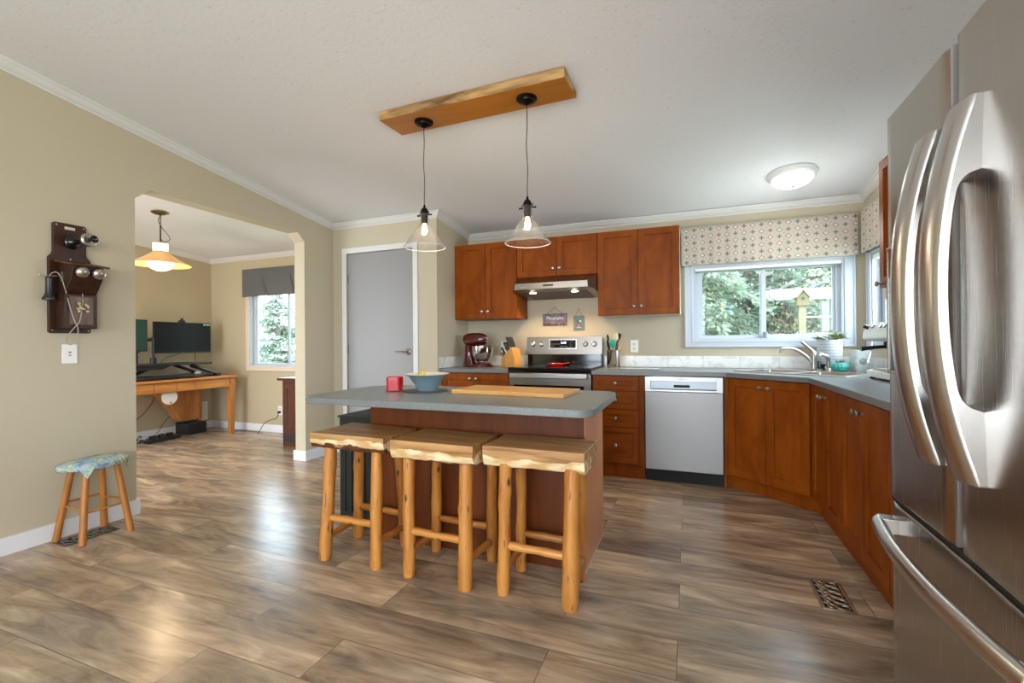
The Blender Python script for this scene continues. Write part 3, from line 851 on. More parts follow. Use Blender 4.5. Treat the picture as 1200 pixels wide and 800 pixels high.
# dishwasher
c = thing('dishwasher', 'stainless dishwasher with a pocket handle between cherry cabinets', 'dishwasher', (-0.05, 3.95, 0))
m = MB(); m.box(-0.345, 3.945, 0.10, 0.251, 4.50, 0.868); m.build('body', MT['blackmatte'], c)
m = MB(); m.box(-0.342, 3.915, 0.108, 0.246, 3.944, 0.745); dp = m.build('door_panel', MT['dwsteel'], c, bevel=0.003)
m = MB()
m.box(-0.342, 3.911, 0.747, -0.300, 3.944, 0.868); m.box(0.200, 3.911, 0.747, 0.246, 3.944, 0.868)
m.box(-0.300, 3.911, 0.832, 0.200, 3.944, 0.868); m.prism([(3.911, 0.747), (3.944, 0.747), (3.944, 0.772), (3.936, 0.770), (3.911, 0.764)], 'x', -0.300, 0.200)
cp = m.build('control_panel', metal('light_panel_steel', '#b4b3b2', 0.35, 'x', 0.05), c, bevel=0.0015)
m = MB(); m.box(-0.300, 3.936, 0.766, 0.200, 3.944, 0.832); m.build('pocket', metal('pocket_grey', '#9aa0a6', 0.4), cp)
m = MB(); m.box(-0.118, 3.932, 0.781, 0.005, 3.9362, 0.802); m.build('display', MT['blackgloss'], cp)
m = MB(); m.box(-0.345, 3.975, 0.0, 0.251, 4.0, 0.0998); m.build('toe_panel', MT['blackmatte'], c)
text_mesh('lettering', 'BOSCH', plain('dark_print', '#3a3d42', 0.5), c, 0.019, face_ny(-0.045, 3.9108, 0.851), sx=1.1)
m = MB(); m.lathe([(0.0055, 0), (0.0055, 0.0012), (0.004, 0.0012), (0.004, 0)], (-0.093, 3.9108, 0.851), 20, (0, -1, 0)); m.box(-0.0938, 3.9098, 0.846, -0.0922, 3.9108, 0.856)
m.build('emblem', bpy.data.materials['dark_print'], c)

# diagonal sink base
P1, P2 = Vector((0.290, 3.950)), Vector((0.757, 3.545))
dang = math.atan2(P2.y-P1.y, P2.x-P1.x); dlen = (P2-P1).length
c = thing('sink_cabinet', 'cherry diagonal corner cabinet with two doors under the sink', 'cabinet', (0.55, 3.8, 0), 0)
nin = Vector((-math.sin(dang), math.cos(dang)))
def body_poly(off):
    a = P1 + nin*off; b = P2 + nin*off
    return [(0.2715, 4.548), (0.2715, FY+off), (a.x, a.y), (b.x, b.y), (0.771+off, 3.532), (XQ-0.003, 3.532), (XQ-0.003, 4.548)]
m = MB(); m.prism(body_poly(0.0), 'z', 0.105, 0.70)
pp = body_poly(0.0)
# hollow top half so the sink bowls have room
for i in range(len(pp)):
    p, q = Vector(pp[i]), Vector(pp[(i+1) % len(pp)])
    d = (q-p).normalized(); n_ = Vector((d.y, -d.x))*-0.016
    m.prism([tuple(p), tuple(q), tuple(q+n_), tuple(p+n_)], 'z', 0.70, ZT)
m.prism(body_poly(0.055), 'z', 0.0, 0.105); m.box(0.2535, FY, 0.0, 0.2712, 4.5, ZT)
m.build('body', MT['cab'], c, bevel=0.001)
hw = dlen/2-0.006
for i, a in enumerate((0.004, dlen/2+0.002)):
    T = flat_T(P1.x, P1.y, 0.120, dang) @ Matrix.Translation((a, 0, 0))
    add_door(c, hw, 0.745, T, (hw-0.030 if i == 0 else 0.030, 0.690))
# right run (faces -X)
XF = 0.771
def TX(y): return Matrix(((0,1,0,XF),(-1,0,0,y),(0,0,1,0),(0,0,0,1)))
for (y1, y0, ym, lab) in ((3.528, 2.927, 3.222, 'cherry base cabinet with two doors beside the diagonal sink cabinet'),
                          (2.923, 2.277, 2.600, 'cherry base cabinet with two wide doors nearer the refrigerator'),
                          (2.273, 1.690, 1.98, 'cherry base cabinet tucked directly beside the refrigerator')):
    c = thing('base_cabinet', lab, 'cabinet', (XF, (y0+y1)/2, 0), 0, 'cherry base cabinets')
    m = MB(); m.box(XF, y0, 0.105, XQ-0.003, y1, ZT); m.box(XF+0.035, y0, 0, XQ-0.003, y1, 0.105); m.build('body', MT['cab'], c, bevel=0.001)
    w1, w2 = y1-ym-0.006, ym-y0-0.006
    add_door(c, w1, 0.745, TX(y1-0.004) @ Matrix.Translation((0, 0, 0.120)), (w1-0.030, 0.690))
    add_door(c, w2, 0.745, TX(ym-0.002) @ Matrix.Translation((0, 0, 0.120)), (0.030, 0.690))

# countertops
def prism_holes(m, outer, holes, z0, z1):
    loops = [outer]+holes
    for z, flip in ((z0, True), (z1, False)):
        b = bmesh.new(); ed = []
        for lp in loops:
            vs = [b.verts.new((p[0], p[1], 0)) for p in lp]
            ed += [b.edges.new((vs[i], vs[(i+1) % len(vs)])) for i in range(len(vs))]
        r = bmesh.ops.triangle_fill(b, edges=ed, use_beauty=True, use_dissolve=False)
        for f in b.faces:
            vv = [m.v((v.co.x, v.co.y, z)) for v in f.verts]
            m.f(vv)
        b.free()
    for lp in loops:
        n = len(lp)
        a = [m.v((p[0], p[1], z0)) for p in lp]; c_ = [m.v((p[0], p[1], z1)) for p in lp]
        for i in range(n): j = (i+1) % n; m.f([a[i], a[j], c_[j], c_[i]])
    return m
CY, CX = 3.905, 0.735
SC_ = Vector((0.795, 4.02))       # sink centre
du = Vector((math.cos(dang), math.sin(dang))); dn = nin
def rrect(cx, cy, hw_, hh, r, n=5):
    out = []
    for (sx, sy, a0) in ((1, 1, 0), (-1, 1, 90), (-1, -1, 180), (1, -1, 270)):
        for k in range(n+1):
            a = math.radians(a0 + 90*k/n)
            out.append((cx + sx*(hw_-r) + r*math.cos(a), cy + sy*(hh-r) + r*math.sin(a)))
    return out
def s2w(p): q = SC_ + du*p[0] + dn*p[1]; return (q.x, q.y)
hole = [s2w(p) for p in rrect(0, 0, 0.395, 0.225, 0.04)]
m = MB()
prism_holes(m, [(-0.785, YB-0.0005), (-0.785, CY), (0.270, CY), (CX, 3.510), (CX, 1.665), (XQ-0.0005, 1.665), (XQ-0.0005, YB-0.0005)], [hole], ZT+0.0005, CTZ)
o = m.build('countertop', MT['counter'], bevel=0.004); tag(o, 'long grey laminate countertop turning the corner under the window', 'countertop')
m = MB(); m.box(XR+0.0005, CY, ZT+0.0005, -1.557, YB-0.0005, CTZ)
o = m.build('countertop', MT['counter'], bevel=0.004); tag(o, 'short grey laminate countertop under the red stand mixer', 'countertop')

# double-bowl sink
sk = thing('sink', 'stainless double bowl drop-in sink set across the counter corner', 'sink', (SC_.x, SC_.y, CTZ))
Ts = Matrix.Translation((SC_.x, SC_.y, 0)) @ Matrix.Rotation(dang, 4, 'Z')
m = MB(); m.T = Ts
b1 = rrect(-0.195, -0.02, 0.170, 0.170, 0.05); b2 = rrect(0.195, -0.02, 0.170, 0.170, 0.05)
prism_holes(m, rrect(0, 0, 0.42, 0.25, 0.05), [b1, b2], CTZ+0.0006, CTZ+0.006)
m.build('rim', MT['steel'], sk, bevel=0.002)
for bb in (b1, b2):
    m = MB(); m.T = Ts
    cx = sum(p[0] for p in bb)/len(bb); cy = sum(p[1] for p in bb)/len(bb)
    lev = [(1.0, CTZ+0.003), (0.99, CTZ-0.02), (0.95, CTZ-0.12), (0.88, CTZ-0.155), (0.2, CTZ-0.165)]
    rings = [[m.v((cx+(p[0]-cx)*s_, cy+(p[1]-cy)*s_, z_)) for p in bb] for s_, z_ in lev]
    for A, B in zip(rings, rings[1:]):
        for k in range(len(bb)): j = (k+1) % len(bb); m.f([A[k], A[j], B[j], B[k]])
    m.f(rings[-1]); m.build('bowl', MT['steel'], sk)
# faucet
fx, fy = 0.925, 4.245
fc = thing('faucet', 'brushed nickel single lever faucet with a long arched spout', 'faucet', (fx, fy, CTZ+0.006))
m = MB(); m.T = Matrix.Translation((fx, fy, 0)) @ Matrix.Rotation(dang, 4, 'Z')
m.prism(rrect(0, 0, 0.062, 0.028, 0.027), 'z', CTZ+0.0065, CTZ+0.016); m.build('base_plate', MT['nickel'], fc, bevel=0.002)
m = MB(); m.lathe([(0.0, 0.0), (0.027, 0.0), (0.025, 0.02), (0.023, 0.075), (0.025, 0.10), (0.021, 0.125), (0.0, 0.13)], (fx, fy, CTZ+0.016), 24); m.build('body', MT['nickel'], fc)
m = MB(); d = Vector((-0.90, -0.43, 0)).normalized(); pts = []
for t in [i/12 for i in range(13)]:
    L_ = 0.27*t; z_ = CTZ+0.06 + 0.125*math.sin(min(1, t*1.12)*PI*0.56) ; pts.append((fx+d.x*L_, fy+d.y*L_, z_))
pts.append((fx+d.x*0.278, fy+d.y*0.278, pts[-1][2]-0.02)); pts.append((fx+d.x*0.280, fy+d.y*0.280, pts[-1][2]-0.015))
m.tube(pts, [0.0135]*5+[0.012]*6+[0.0105]*4, 14); m.build('spout', MT['nickel'], fc)
m = MB(); m.tube([(fx, fy, CTZ+0.140), (fx-0.015, fy-0.004, CTZ+0.165), (fx-0.05, fy-0.012, CTZ+0.20), (fx-0.085, fy-0.02, CTZ+0.232)], [0.021, 0.014, 0.010, 0.012], 12); m.build('lever', MT['nickel'], fc)
sx_, sy_ = 1.008, 4.185
sp = thing('sink_sprayer', 'short nickel side sprayer with a bent head beside the faucet', 'sprayer', (sx_, sy_, CTZ+0.006))
m = MB(); m.lathe([(0,0),(0.022,0),(0.020,0.012),(0.013,0.02),(0.014,0.08),(0.0,0.081)], (sx_, sy_, CTZ+0.0065), 20); m.build('stem', MT['nickel'], sp)
m = MB(); m.tube([(sx_, sy_, CTZ+0.085), (sx_-0.004, sy_-0.002, CTZ+0.11), (sx_-0.02, sy_-0.01, CTZ+0.125), (sx_-0.055, sy_-0.025, CTZ+0.137)], [0.014, 0.016, 0.015, 0.013], 14); m.build('head', MT['nickel'], sp)
m = MB(); m.lathe([(0,0),(0.018,0),(0.018,0.05),(0.010,0.062),(0.010,0.075),(0.0,0.075)], (0.985, 4.36, CTZ+0.001), 18)
o = m.build('soap_bottle', MT['black']); tag(o, 'small black bottle standing behind the faucet', 'bottle')

# ---------------------------------------------------------------- upper cabinets
UZ0, UZ1, UY = 1.398, 2.172, 4.250
def upper(label, x0, x1, z0, xm, mats=None, kz=0.075):
    c = thing('wall_cabinet', label, 'cabinet', ((x0+x1)/2, UY, z0), 0, 'cherry wall cabinets')
    if mats:
        m = MB(); m.box(x0, UY, z0, x1, UY+0.012, UZ1); m.build('face_frame', MT['cab'], c)
        m = MB(); m.box(x0, UY+0.0122, z0, x1, YB-0.001, UZ1); m.build('body', mats, c, bevel=0.001)
    else:
        m = MB(); m.box(x0, UY, z0, x1, YB-0.001, UZ1); m.build('body', MT['cab'], c, bevel=0.001)
    h = UZ1-z0-0.006
    w1 = xm-x0-0.004; w2 = x1-xm-0.004
    add_door(c, w1, h, flat_T(x0+0.002, UY, z0+0.003), (w1-0.032, kz))
    add_door(c, w2, h, flat_T(xm+0.002, UY, z0+0.003), (0.030, kz))
    return c
upper('cherry wall cabinet above the red stand mixer', XR+0.002, -1.586, UZ0, -1.929)
upper('short cherry wall cabinet directly above the range hood', -1.584, -0.787, 1.790, -1.177)
upper('cherry wall cabinet with pale side next to the kitchen window', -0.785, -0.069, UZ0, -0.422, MT['white_lam'])
# cabinet on the right wall beside the refrigerator
UX = 1.05
c = thing('wall_cabinet', 'cherry wall cabinet on the side wall beside the refrigerator', 'cabinet', (UX, 2.9, 1.39), 0, 'cherry wall cabinets')
m = MB(); m.box(UX, 2.56, 1.385, XQ-0.001, 3.225, 2.178); m.build('body', MT['white_lam'], c, bevel=0.001)
TU = lambda y: Matrix(((0,1,0,UX),(-1,0,0,y),(0,0,1,0),(0,0,0,1)))
add_door(c, 0.330, 0.725, TU(3.224) @ Matrix.Translation((0,0,1.452)), (0.030, 0.025))
add_door(c, 0.330, 0.725, TU(2.891) @ Matrix.Translation((0,0,1.452)), (0.300, 0.025))

# ---------------------------------------------------------------- range hood
hd = thing('range_hood', 'slim stainless range hood with two lit lamps over the range', 'range hood', (-1.18, 4.3, 1.6))
m = MB()
P = lambda x, y, z: m.v((x, y, z))
F = [P(-1.535,4.035,1.712), P(-0.838,4.035,1.712), P(-0.838,4.035,1.650), P(-1.535,4.035,1.650)]
Bk = [P(-1.581,4.228,1.787), P(-0.789,4.228,1.787), P(-0.789,4.10,1.640), P(-1.581,4.10,1.640)]
m.f([F[0],F[1],F[2],F[3]]); m.f([F[0],Bk[0],Bk[1],F[1]])
S = [P(-1.581,4.549,1.787), P(-0.789,4.549,1.787), P(-0.789,4.549,1.600), P(-1.581,4.549,1.600)]
m.f([F[1],Bk[1],Bk[2],F[2]]); m.f([F[0],F[3],Bk[3],Bk[0]]); m.f([Bk[0],S[0],S[1],Bk[1]])
m.f([Bk[1],S[1],S[2],Bk[2]]); m.f([Bk[0],Bk[3],S[3],S[0]]); m.f([S[0],S[3],S[2],S[1]]); m.f([F[3],F[2],Bk[2],Bk[3]]); m.f([Bk[3],Bk[2],S[2],S[3]])
hb = m.build('body', MT['steelx'], hd, bevel=0.003, angle=20)
m = MB(); m.prism([(4.12,1.634),(4.52,1.598),(4.52,1.601),(4.12,1.637)], 'x', -1.50, -0.87); m.build('filter', metal('grease_filter', '#6f665c', 0.5), hd)
m = MB(); m.box(-1.255, 4.033, 1.674, -1.155, 4.036, 1.690); m.build('switch', MT['black'], hd)
text_mesh('lettering', 'BROAN', plain('pale_print', '#c9c5c0', 0.5), hd, 0.012, face_ny(-1.45, 4.0345, 1.672))
hl_mat = emit('hood_lamp_glow', '#fff0d0', 14)
for hx_ in (-1.395, -0.985):
    m = MB(); m.lathe([(0,0),(0.030,0),(0.034,0.004),(0.030,0.010),(0,0.012)], (hx_, 4.17, 1.635), 20, (0,0.09,-1)); m.build('lamp', hl_mat, hd)
    l = bpy.data.lights.new('hood_lamp_light', 'SPOT'); l.energy = 13; l.color = (1.0, 0.68, 0.38); l.spot_size = math.radians(125); l.spot_blend = 0.8; l.shadow_soft_size = 0.03
    lo = bpy.data.objects.new('hood_lamp_light', l); COL.objects.link(lo); lo.location = (hx_, 4.18, 1.60); lo.rotation_euler = (math.radians(8), 0, 0)

# ---------------------------------------------------------------- range
rg = thing('range', 'stainless freestanding electric range with a black glass cooktop', 'stove', (-1.17, 3.93, 0))
RX0, RX1 = -1.552, -0.790
m = MB(); m.box(RX0, 3.945, 0.02, RX1, 4.535, 0.905); m.build('body', MT['blackmatte'], rg)
m = MB(); m.box(RX0-0.002, 3.895, 0.906, RX1+0.002, 4.44, 0.930); m.box(RX0-0.002, 3.905, 0.885, RX1+0.002, 3.944, 0.9062)
m.build('cooktop', MT['blackgloss'], rg, bevel=0.003)
gbp = plain('grey_burner_print', '#55555a', 0.4)
for (bx, by, br) in ((-1.36, 4.08, 0.10), (-0.98, 4.08, 0.08), (-1.36, 4.31, 0.075), (-0.98, 4.31, 0.095)):
    m = MB(); m.lathe([(br, 0), (br, 0.0006), (br-0.004, 0.0006), (br-0.004, 0)], (bx, by, 0.9302), 40); m.build('burner_ring', gbp, rg)
m = MB(); m.prism([(4.44,0.906),(4.535,0.906),(4.535,1.21),(4.462,1.206),(4.448,1.036),(4.44,1.036)], 'x', RX0+0.004, RX1-0.004); m.build('backguard', MT['blackgloss'], rg, bevel=0.002)
m = MB(); m.prism([(4.436,1.040),(4.447,1.036),(4.4615,1.206),(4.4505,1.212)], 'x', RX0-0.008, RX1+0.006)
m.prism([(4.430,1.034),(4.447,1.034),(4.447,1.052),(4.430,1.052)], 'x', RX0-0.008, RX1+0.006)
cpn = m.build('control_panel', MT['steelx'], rg, bevel=0.002)
Trk = Matrix.Translation((0, 4.4385, 1.045)) @ Matrix.Rotation(math.radians(-5.0), 4, 'X')
m = MB(); m.T = Trk; m.box(-1.309, -0.006, 0.052, -1.045, 0.004, 0.132); dsp = m.build('display', MT['blackgloss'], cpn, bevel=0.001)
m = MB(); m.T = Trk; m.frame_rect(-1.318, 0.043, -1.036, 0.141, -0.0075, 0.003, 0.009); m.build('display_bezel', MT['handle'], cpn)
text_mesh('clock_digits', '5:18', emit('blue_digits', '#9fb4ff', 6), cpn, 0.030, Trk @ Matrix.Translation((-1.170, -0.0065, 0.105)) @ Matrix.Rotation(PI/2, 4, 'X'))
grey_p = plain('grey_print', '#8d8d90', 0.5)
for (tx, tz, tt) in ((-1.285,0.092,'BAKE'), (-1.252,0.092,'BROIL'), (-1.218,0.092,'WARM'), (-1.285,0.068,'CLEAN'), (-1.19,0.068,'START'), (-1.15,0.068,'CANCEL'), (-1.095,0.112,'1 2 3'), (-1.095,0.090,'4 5 6'), (-1.095,0.068,'7 8 9')):
    text_mesh('lettering', tt, grey_p, cpn, 0.011, Trk @ Matrix.Translation((tx, -0.0065, tz)) @ Matrix.Rotation(PI/2, 4, 'X'), ext=0.0003)
for kx in (-1.492, -1.405, -0.948, -0.862):
    m = MB(); m.T = Trk
    m.lathe([(0,0),(0.027,0),(0.027,0.004),(0.022,0.007),(0.021,0.024),(0.018,0.027),(0,0.027)], (kx, -0.004, 0.092), 28, (0,-1,0))
    m.box(kx-0.004, -0.036, 0.073, kx+0.004, -0.028, 0.111); m.build('knob', MT['chrome'], cpn, bevel=0.001)
m = MB(); m.box(RX0+0.002, 3.912, 0.245, RX1-0.002, 3.944, 0.878); od = m.build('oven_door', MT['steelx'], rg, bevel=0.004)
m = MB(); m.box(-1.505, 3.909, 0.34, -0.852, 3.913, 0.772); m.build('oven_window', MT['blackgloss'], od)
m = MB(); m.box(-1.520, 3.850, 0.838, -0.815, 3.868, 0.882); m.box(-1.515, 3.868, 0.845, -1.485, 3.912, 0.875); m.box(-0.850, 3.868, 0.845, -0.820, 3.912, 0.875)
m.build('handle', metal('bright_handle_steel', '#b7b3ad', 0.28, 'x', 0.05), od, bevel=0.004)
m = MB(); m.box(RX0+0.002, 3.918, 0.06, RX1-0.002, 3.944, 0.238); m.build('storage_drawer', MT['steelx'], rg, bevel=0.004)
# spoon rest
sr_ = thing('spoon_rest', 'red spoon rest lying on the black cooktop', 'spoon rest', (-1.20, 4.28, 0.9305))
m = MB(); m.T = Matrix.Translation((-1.20, 4.28, 0.9305)) @ Matrix.Rotation(0.15, 4, 'Z') @ Matrix.Diagonal((1.25, 0.8, 1, 1))
m.lathe([(0,0.0),(0.050,0.0),(0.066,0.012),(0.068,0.022),(0.063,0.021),(0.050,0.006),(0,0.004)], (0,0,0), 32); m.build('dish', plain('red_glaze', '#c8201c', 0.2, coat=0.4), sr_)
m = MB(); m.tube([(-1.13,4.29,0.947),(-1.10,4.293,0.955),(-1.075,4.296,0.957)], [0.013,0.014,0.011], 12, flat=0.4); m.build('handle', bpy.data.materials['red_glaze'], sr_)

# ---------------------------------------------------------------- refrigerator
fr = thing('refrigerator', 'tall stainless french door refrigerator filling the near foreground', 'refrigerator', (0.95, 1.26, 0))
FY0, FY1, FYM = 0.868, 1.650, 1.262
def fxs(y):
    t = (1.645-y)/0.77; t = max(0.0, t)
    return 0.541 - 0.030*t**1.8
m = MB(); m.box(0.615, FY0+0.006, 0.02, XQ-0.03, FY1-0.006, 1.780); m.build('body', plain('grey_cabinet_paint', '#77746f', 0.5), fr, bevel=0.004)
def fdoor(y0, y1, z0, z1, mat, name, parent):
    m = MB(); n = 14; r = 0.014
    prof = []
    for i in range(n+1):
        y = y0 + (y1-y0)*i/n
        x = fxs(y)
        e = min(y-y0, y1-y)
        if e < r: x += r*0.8*(1-e/r)**2
        prof.append((x, y))
    prof = [(0.612, y0)] + prof + [(0.612, y1)]
    m.prism(prof, 'z', z0, z1)
    return m.build(name, mat, parent, bevel=0.006, seg=3, angle=50)
dA = fdoor(FYM+0.0046, FY1, 0.705, 1.797, MT['fridge'], 'door', fr)
dB = fdoor(FY0, FYM-0.0046, 0.705, 1.797, MT['fridge'], 'door', fr)
m = MB(); m.box(0.5345, FYM-0.0044, 0.71, 0.60, FYM+0.0044, 1.79); m.build('seam_highlight', metal('pale_seam_highlight', '#c9cbd2', 0.35), fr)  # pale strip paints the bright edge highlight along the door seam
fz = fdoor(FY0, FY1, 0.06, 0.690, MT['fridge'], 'freezer_drawer', fr)
m = MB()
n = 14
pr = [(fxs(FY0+(FY1-FY0)*i/n)+0.010, FY0+(FY1-FY0)*i/n) for i in range(n+1)]
pr = pr + [(0.61, FY1), (0.61, FY0)]
m.prism(pr, 'z', 0.6905, 0.7045); m.build('door_gap', MT['blackmatte'], fr)
m = MB(); m.box(0.60, FY0+0.02, 0.0, 1.2, FY1-0.02, 0.058); m.build('kick_grille', MT['blackmatte'], fr)
# vertical bow handles
def bow_handle(y0, y1, parent):
    m = MB(); z0, z1 = 0.872, 1.628; n = 30; th = 0.016
    zc, hh = (z0+z1)/2, (z1-z0)/2
    def outer(z): return 0.030 + 0.052*(1-abs((z-zc)/hh)**2.2)
    op, ip = [], []
    for i in range(n+1):
        z = z0 + (z1-z0)*i/n; op.append((outer(z), z))
    a, b = z0+0.145, z1-0.145
    def inner(z):
        u = min(1.0, min(z-a, b-z)/0.05); u = max(0.0, u)
        return (outer(z)-th)*(max(0.0, 1-(1-u)**3))**(1/3)
    for i in range(n*2+1):
        z = a + (b-a)*i/(n*2); ip.append((inner(z), z))
    xf = fxs((y0+y1)/2)
    poly = [(0.0, z0)] + op + [(0.0, z1)] + ip[::-1]
    poly = [(xf + 0.003 - u, z) for u, z in poly]
    # extrude in Y with a softly rounded outer face
    ys = [y0, y0+0.008, y0+0.022, (y0+y1)/2, y1-0.022, y1-0.008, y1]; ins = [0.014, 0.007, 0.002, 0.0, 0.002, 0.007, 0.014]
    rows = []
    for yy, dd in zip(ys, ins):
        rows.append([m.v((min(x + dd*min(1.0, (xf-x)/0.03), xf+0.003), yy + 0.016*max(0.0, 1-((z-zc)/hh)**2)*(y1-yy)/(y1-y0), z)) for x, z in poly])
    N_ = len(poly)
    for A, B in zip(rows, rows[1:]):
        for k in range(N_): j = (k+1) % N_; m.f([A[k], A[j], B[j], B[k]])
    m.f(rows[0][::-1]); m.f(rows[-1])
    return m.build('handle', MT['handle'], parent, bevel=0.003, angle=30)
bow_handle(1.132, 1.226, dB)
bow_handle(1.298, 1.392, dA)
# freezer handle: horizontal bowed bar
m = MB(); pts = []; n = 24
for i in range(n+1):
    t = i/n; y = 1.603 - (1.603-0.915)*t
    u = 1-(2*t-1)**2
    pts.append((fxs(y) - 0.036 - 0.034*u, y, 0.632))
m.tube(pts, 0.017, 14, flat=1.35)
for (yy) in (1.590, 0.930):
    m.box(fxs(yy)-0.040, yy-0.022, 0.612, fxs(yy)+0.004, yy+0.022, 0.655)
m.build('handle', MT['handle'], fz, bevel=0.003)
# dispenser
m = MB()
T_ = Matrix(((0,1,0,0.540),(-1,0,0,1.626),(0,0,1,0),(0,0,0,1)))
m.T = T_; m.frame_rect(0, 1.060, 0.165, 1.420, -0.005, 0.004, 0.010); dsp = m.build('dispenser_frame', MT['handle'], dA, bevel=0.002)
m = MB(); m.T = T_; m.box(0.010, -0.001, 1.070, 0.155, 0.003, 1.330); m.build('dispenser_recess', plain('dark_recess', '#2b2d33', 0.35), dA)
m = MB(); m.T = T_; m.box(0.010, -0.003, 1.332, 0.155, 0.003, 1.410); m.build('dispenser_buttons', plain('bronze_control_strip', '#6b4a38', 0.3), dA)

# ---------------------------------------------------------------- island
ISZ = 0.857
isl = thing('kitchen_island', 'cherry kitchen island with a grey speckled overhanging top', 'kitchen island', (-1.15, 2.5, 0))
m = MB(); m.box(-1.80, 2.262, 0.0, -0.492, 2.755, ISZ-0.0385); ib = m.build('body', MT['cab_shaded'], isl, bevel=0.001)
m = MB(); m.box(-0.4919, 2.258, 0.0, -0.489, 2.765, 0.010); m.build('base_strip', MT['trim'], isl)
m = MB(); m.box(-0.4918, 2.262, 0.011, -0.4885, 2.758, ISZ-0.0388); m.build('end_panel', wood('window_lit_end_panel', '#b57650', '#c78a62', 'z', 1, 0.4, stretch=14, bump=0.02), isl)  # light from the side window is put into this paler panel colour
x0_, x1_, y0_, y1_ = -2.10, -0.400, 1.985, 2.800
def corner(cx, cy, r, a0, n=6): return [(cx+r*math.cos(math.radians(a0+90*k/n)), cy+r*math.sin(math.radians(a0+90*k/n))) for k in range(n+1)]
top_p = corner(x1_-0.10, y1_-0.10, 0.10, 0) + corner(x0_+0.22, y1_-0.22, 0.22, 90) + corner(x0_+0.12, y0_+0.12, 0.12, 180) + corner(x1_-0.075, y0_+0.075, 0.075, 270)
m = MB(); m.prism(top_p, 'z', ISZ-0.038, ISZ); m.build('top', MT['island_top'], isl, bevel=0.004)
# things on the island
cb = thing('cutting_board', 'thick maple cutting board lying on the island top', 'cutting board', (-1.0, 2.55, ISZ))
cz = ISZ+0.0005
m = MB(); m.prism([(-1.322,2.400),(-0.622,2.352),(-0.600,2.655),(-1.300,2.703)], 'z', cz, cz+0.024)
for f in m.bm.faces:
    if abs(f.normal.x) > 0.9: f.material_index = 1
m.bm.normal_update()
for f in m.bm.faces:
    if abs(f.calc_center_median().x+1.0) > 0.3 and len(f.verts) == 4 and abs(f.calc_center_median().z-cz-0.012) < 0.004: f.material_index = 1
m.build('slab', [MT['board'], MT['board_end']], cb, bevel=0.003)
cd = thing('candle_holder', 'red square glass candle holder glowing on the island', 'candle holder', (-1.715, 2.40, ISZ))
m = MB(); Tc = Matrix.Translation((-1.735, 2.42, ISZ+0.0075)) @ Matrix.Rotation(0.37, 4, 'Z'); m.T = Tc
o_ = rrect(0, 0, 0.0445, 0.0445, 0.016, 4); i_ = rrect(0, 0, 0.0405, 0.0405, 0.013, 4)
def hollow(m, o_, i_, z0, z1, t=0.006):
    k_ = len(o_)
    A = [m.v((*p, z0)) for p in o_]; B = [m.v((*p, z1)) for p in o_]; Cc = [m.v((*p, z1)) for p in i_]; D = [m.v((*p, z0+t)) for p in i_]
    for a, b in ((A, B), (B, Cc), (Cc, D)):
        for k in range(k_): j = (k+1) % k_; m.f([a[k], a[j], b[j], b[k]])
    m.f(A[::-1]); m.f(D)
hollow(m, o_, i_, 0, 0.082)
rm, nt, N_, L_, b_ = M_new('red_candle_glass'); b_.inputs['Base Color'].default_value = sr('#b00c20'); b_.inputs['Roughness'].default_value = 0.12
b_.inputs['Subsurface Weight'].default_value = 0.4; b_.inputs['Subsurface Radius'].default_value = (0.05, 0.01, 0.01); b_.inputs['Emission Color'].default_value = sr('#ff2233'); b_.inputs['Emission Strength'].default_value = 0.07  # weak emission stands for light passing through; no flame is built
m.build('glass', rm, cd)
m = MB(); m.T = Tc; m.prism(rrect(0,0,0.038,0.038,0.012,4), 'z', 0.0065, 0.045); m.build('wax', plain('red_wax', '#c2283a', 0.5), cd)
m = MB(); m.T = Tc @ Matrix.Translation((0,0,-0.0070)); m.lathe([(0,0),(0.055,0),(0.064,0.004),(0.062,0.0065),(0,0.0065)], (0,0,0), 32); m.build('saucer', plain('copper_saucer', '#8c5a48', 0.3), cd)
tv = MB(); tv.lathe([(0,0),(0.140,0),(0.143,0.002),(0.140,0.004),(0,0.004)], (-1.545, 2.475, ISZ+0.0004), 48)
tag(tv.build('trivet', MT['slate']), 'thin dark round mat under the blue bowl', 'mat')
bw = thing('fruit_bowl', 'flared blue-grey pottery bowl standing on the round mat', 'bowl', (-1.53, 2.47, ISZ+0.0045))
m = MB(); bc = (-1.53, 2.47, ISZ+0.0048)
m.lathe([(0,0),(0.058,0),(0.062,0.006),(0.080,0.040),(0.110,0.085),(0.136,0.102)], bc, 48); ow = m.build('outer_wall', MT['blue_glaze'], bw)
m = MB(); m.lathe([(0.136,0.102),(0.139,0.105),(0.134,0.106),(0.105,0.086),(0.074,0.040),(0.05,0.012),(0,0.010)], bc, 48); m.build('rim', MT['glaze_rim'], bw)
def fruit(label, c, r, sq, mat, grp=None, name='lemon'):
    t = thing(name, label, name, c, 0, grp)
    m = MB(); m.T = Matrix.Translation(c) @ Matrix.Rotation(0.6, 4, 'Y')
    m.lathe([(0,-r*1.25),(r*0.18,-r*1.16),(r*0.55,-r*0.88),(r*0.9,-r*0.4),(r,0),(r*0.9,r*0.4),(r*0.55,r*0.88),(r*0.18,r*1.18),(0,r*1.3)], (0,0,0), 20); m.build('peel', mat, t)
fruit('yellow lemon poking above the rim of the bowl', (-1.560, 2.450, ISZ+0.094), 0.030, 1, MT['yellow'], 'lemons in the bowl')
fruit('yellow lemon low in the bowl toward the cutting board', (-1.500, 2.470, ISZ+0.075), 0.029, 1, MT['yellow'], 'lemons in the bowl')

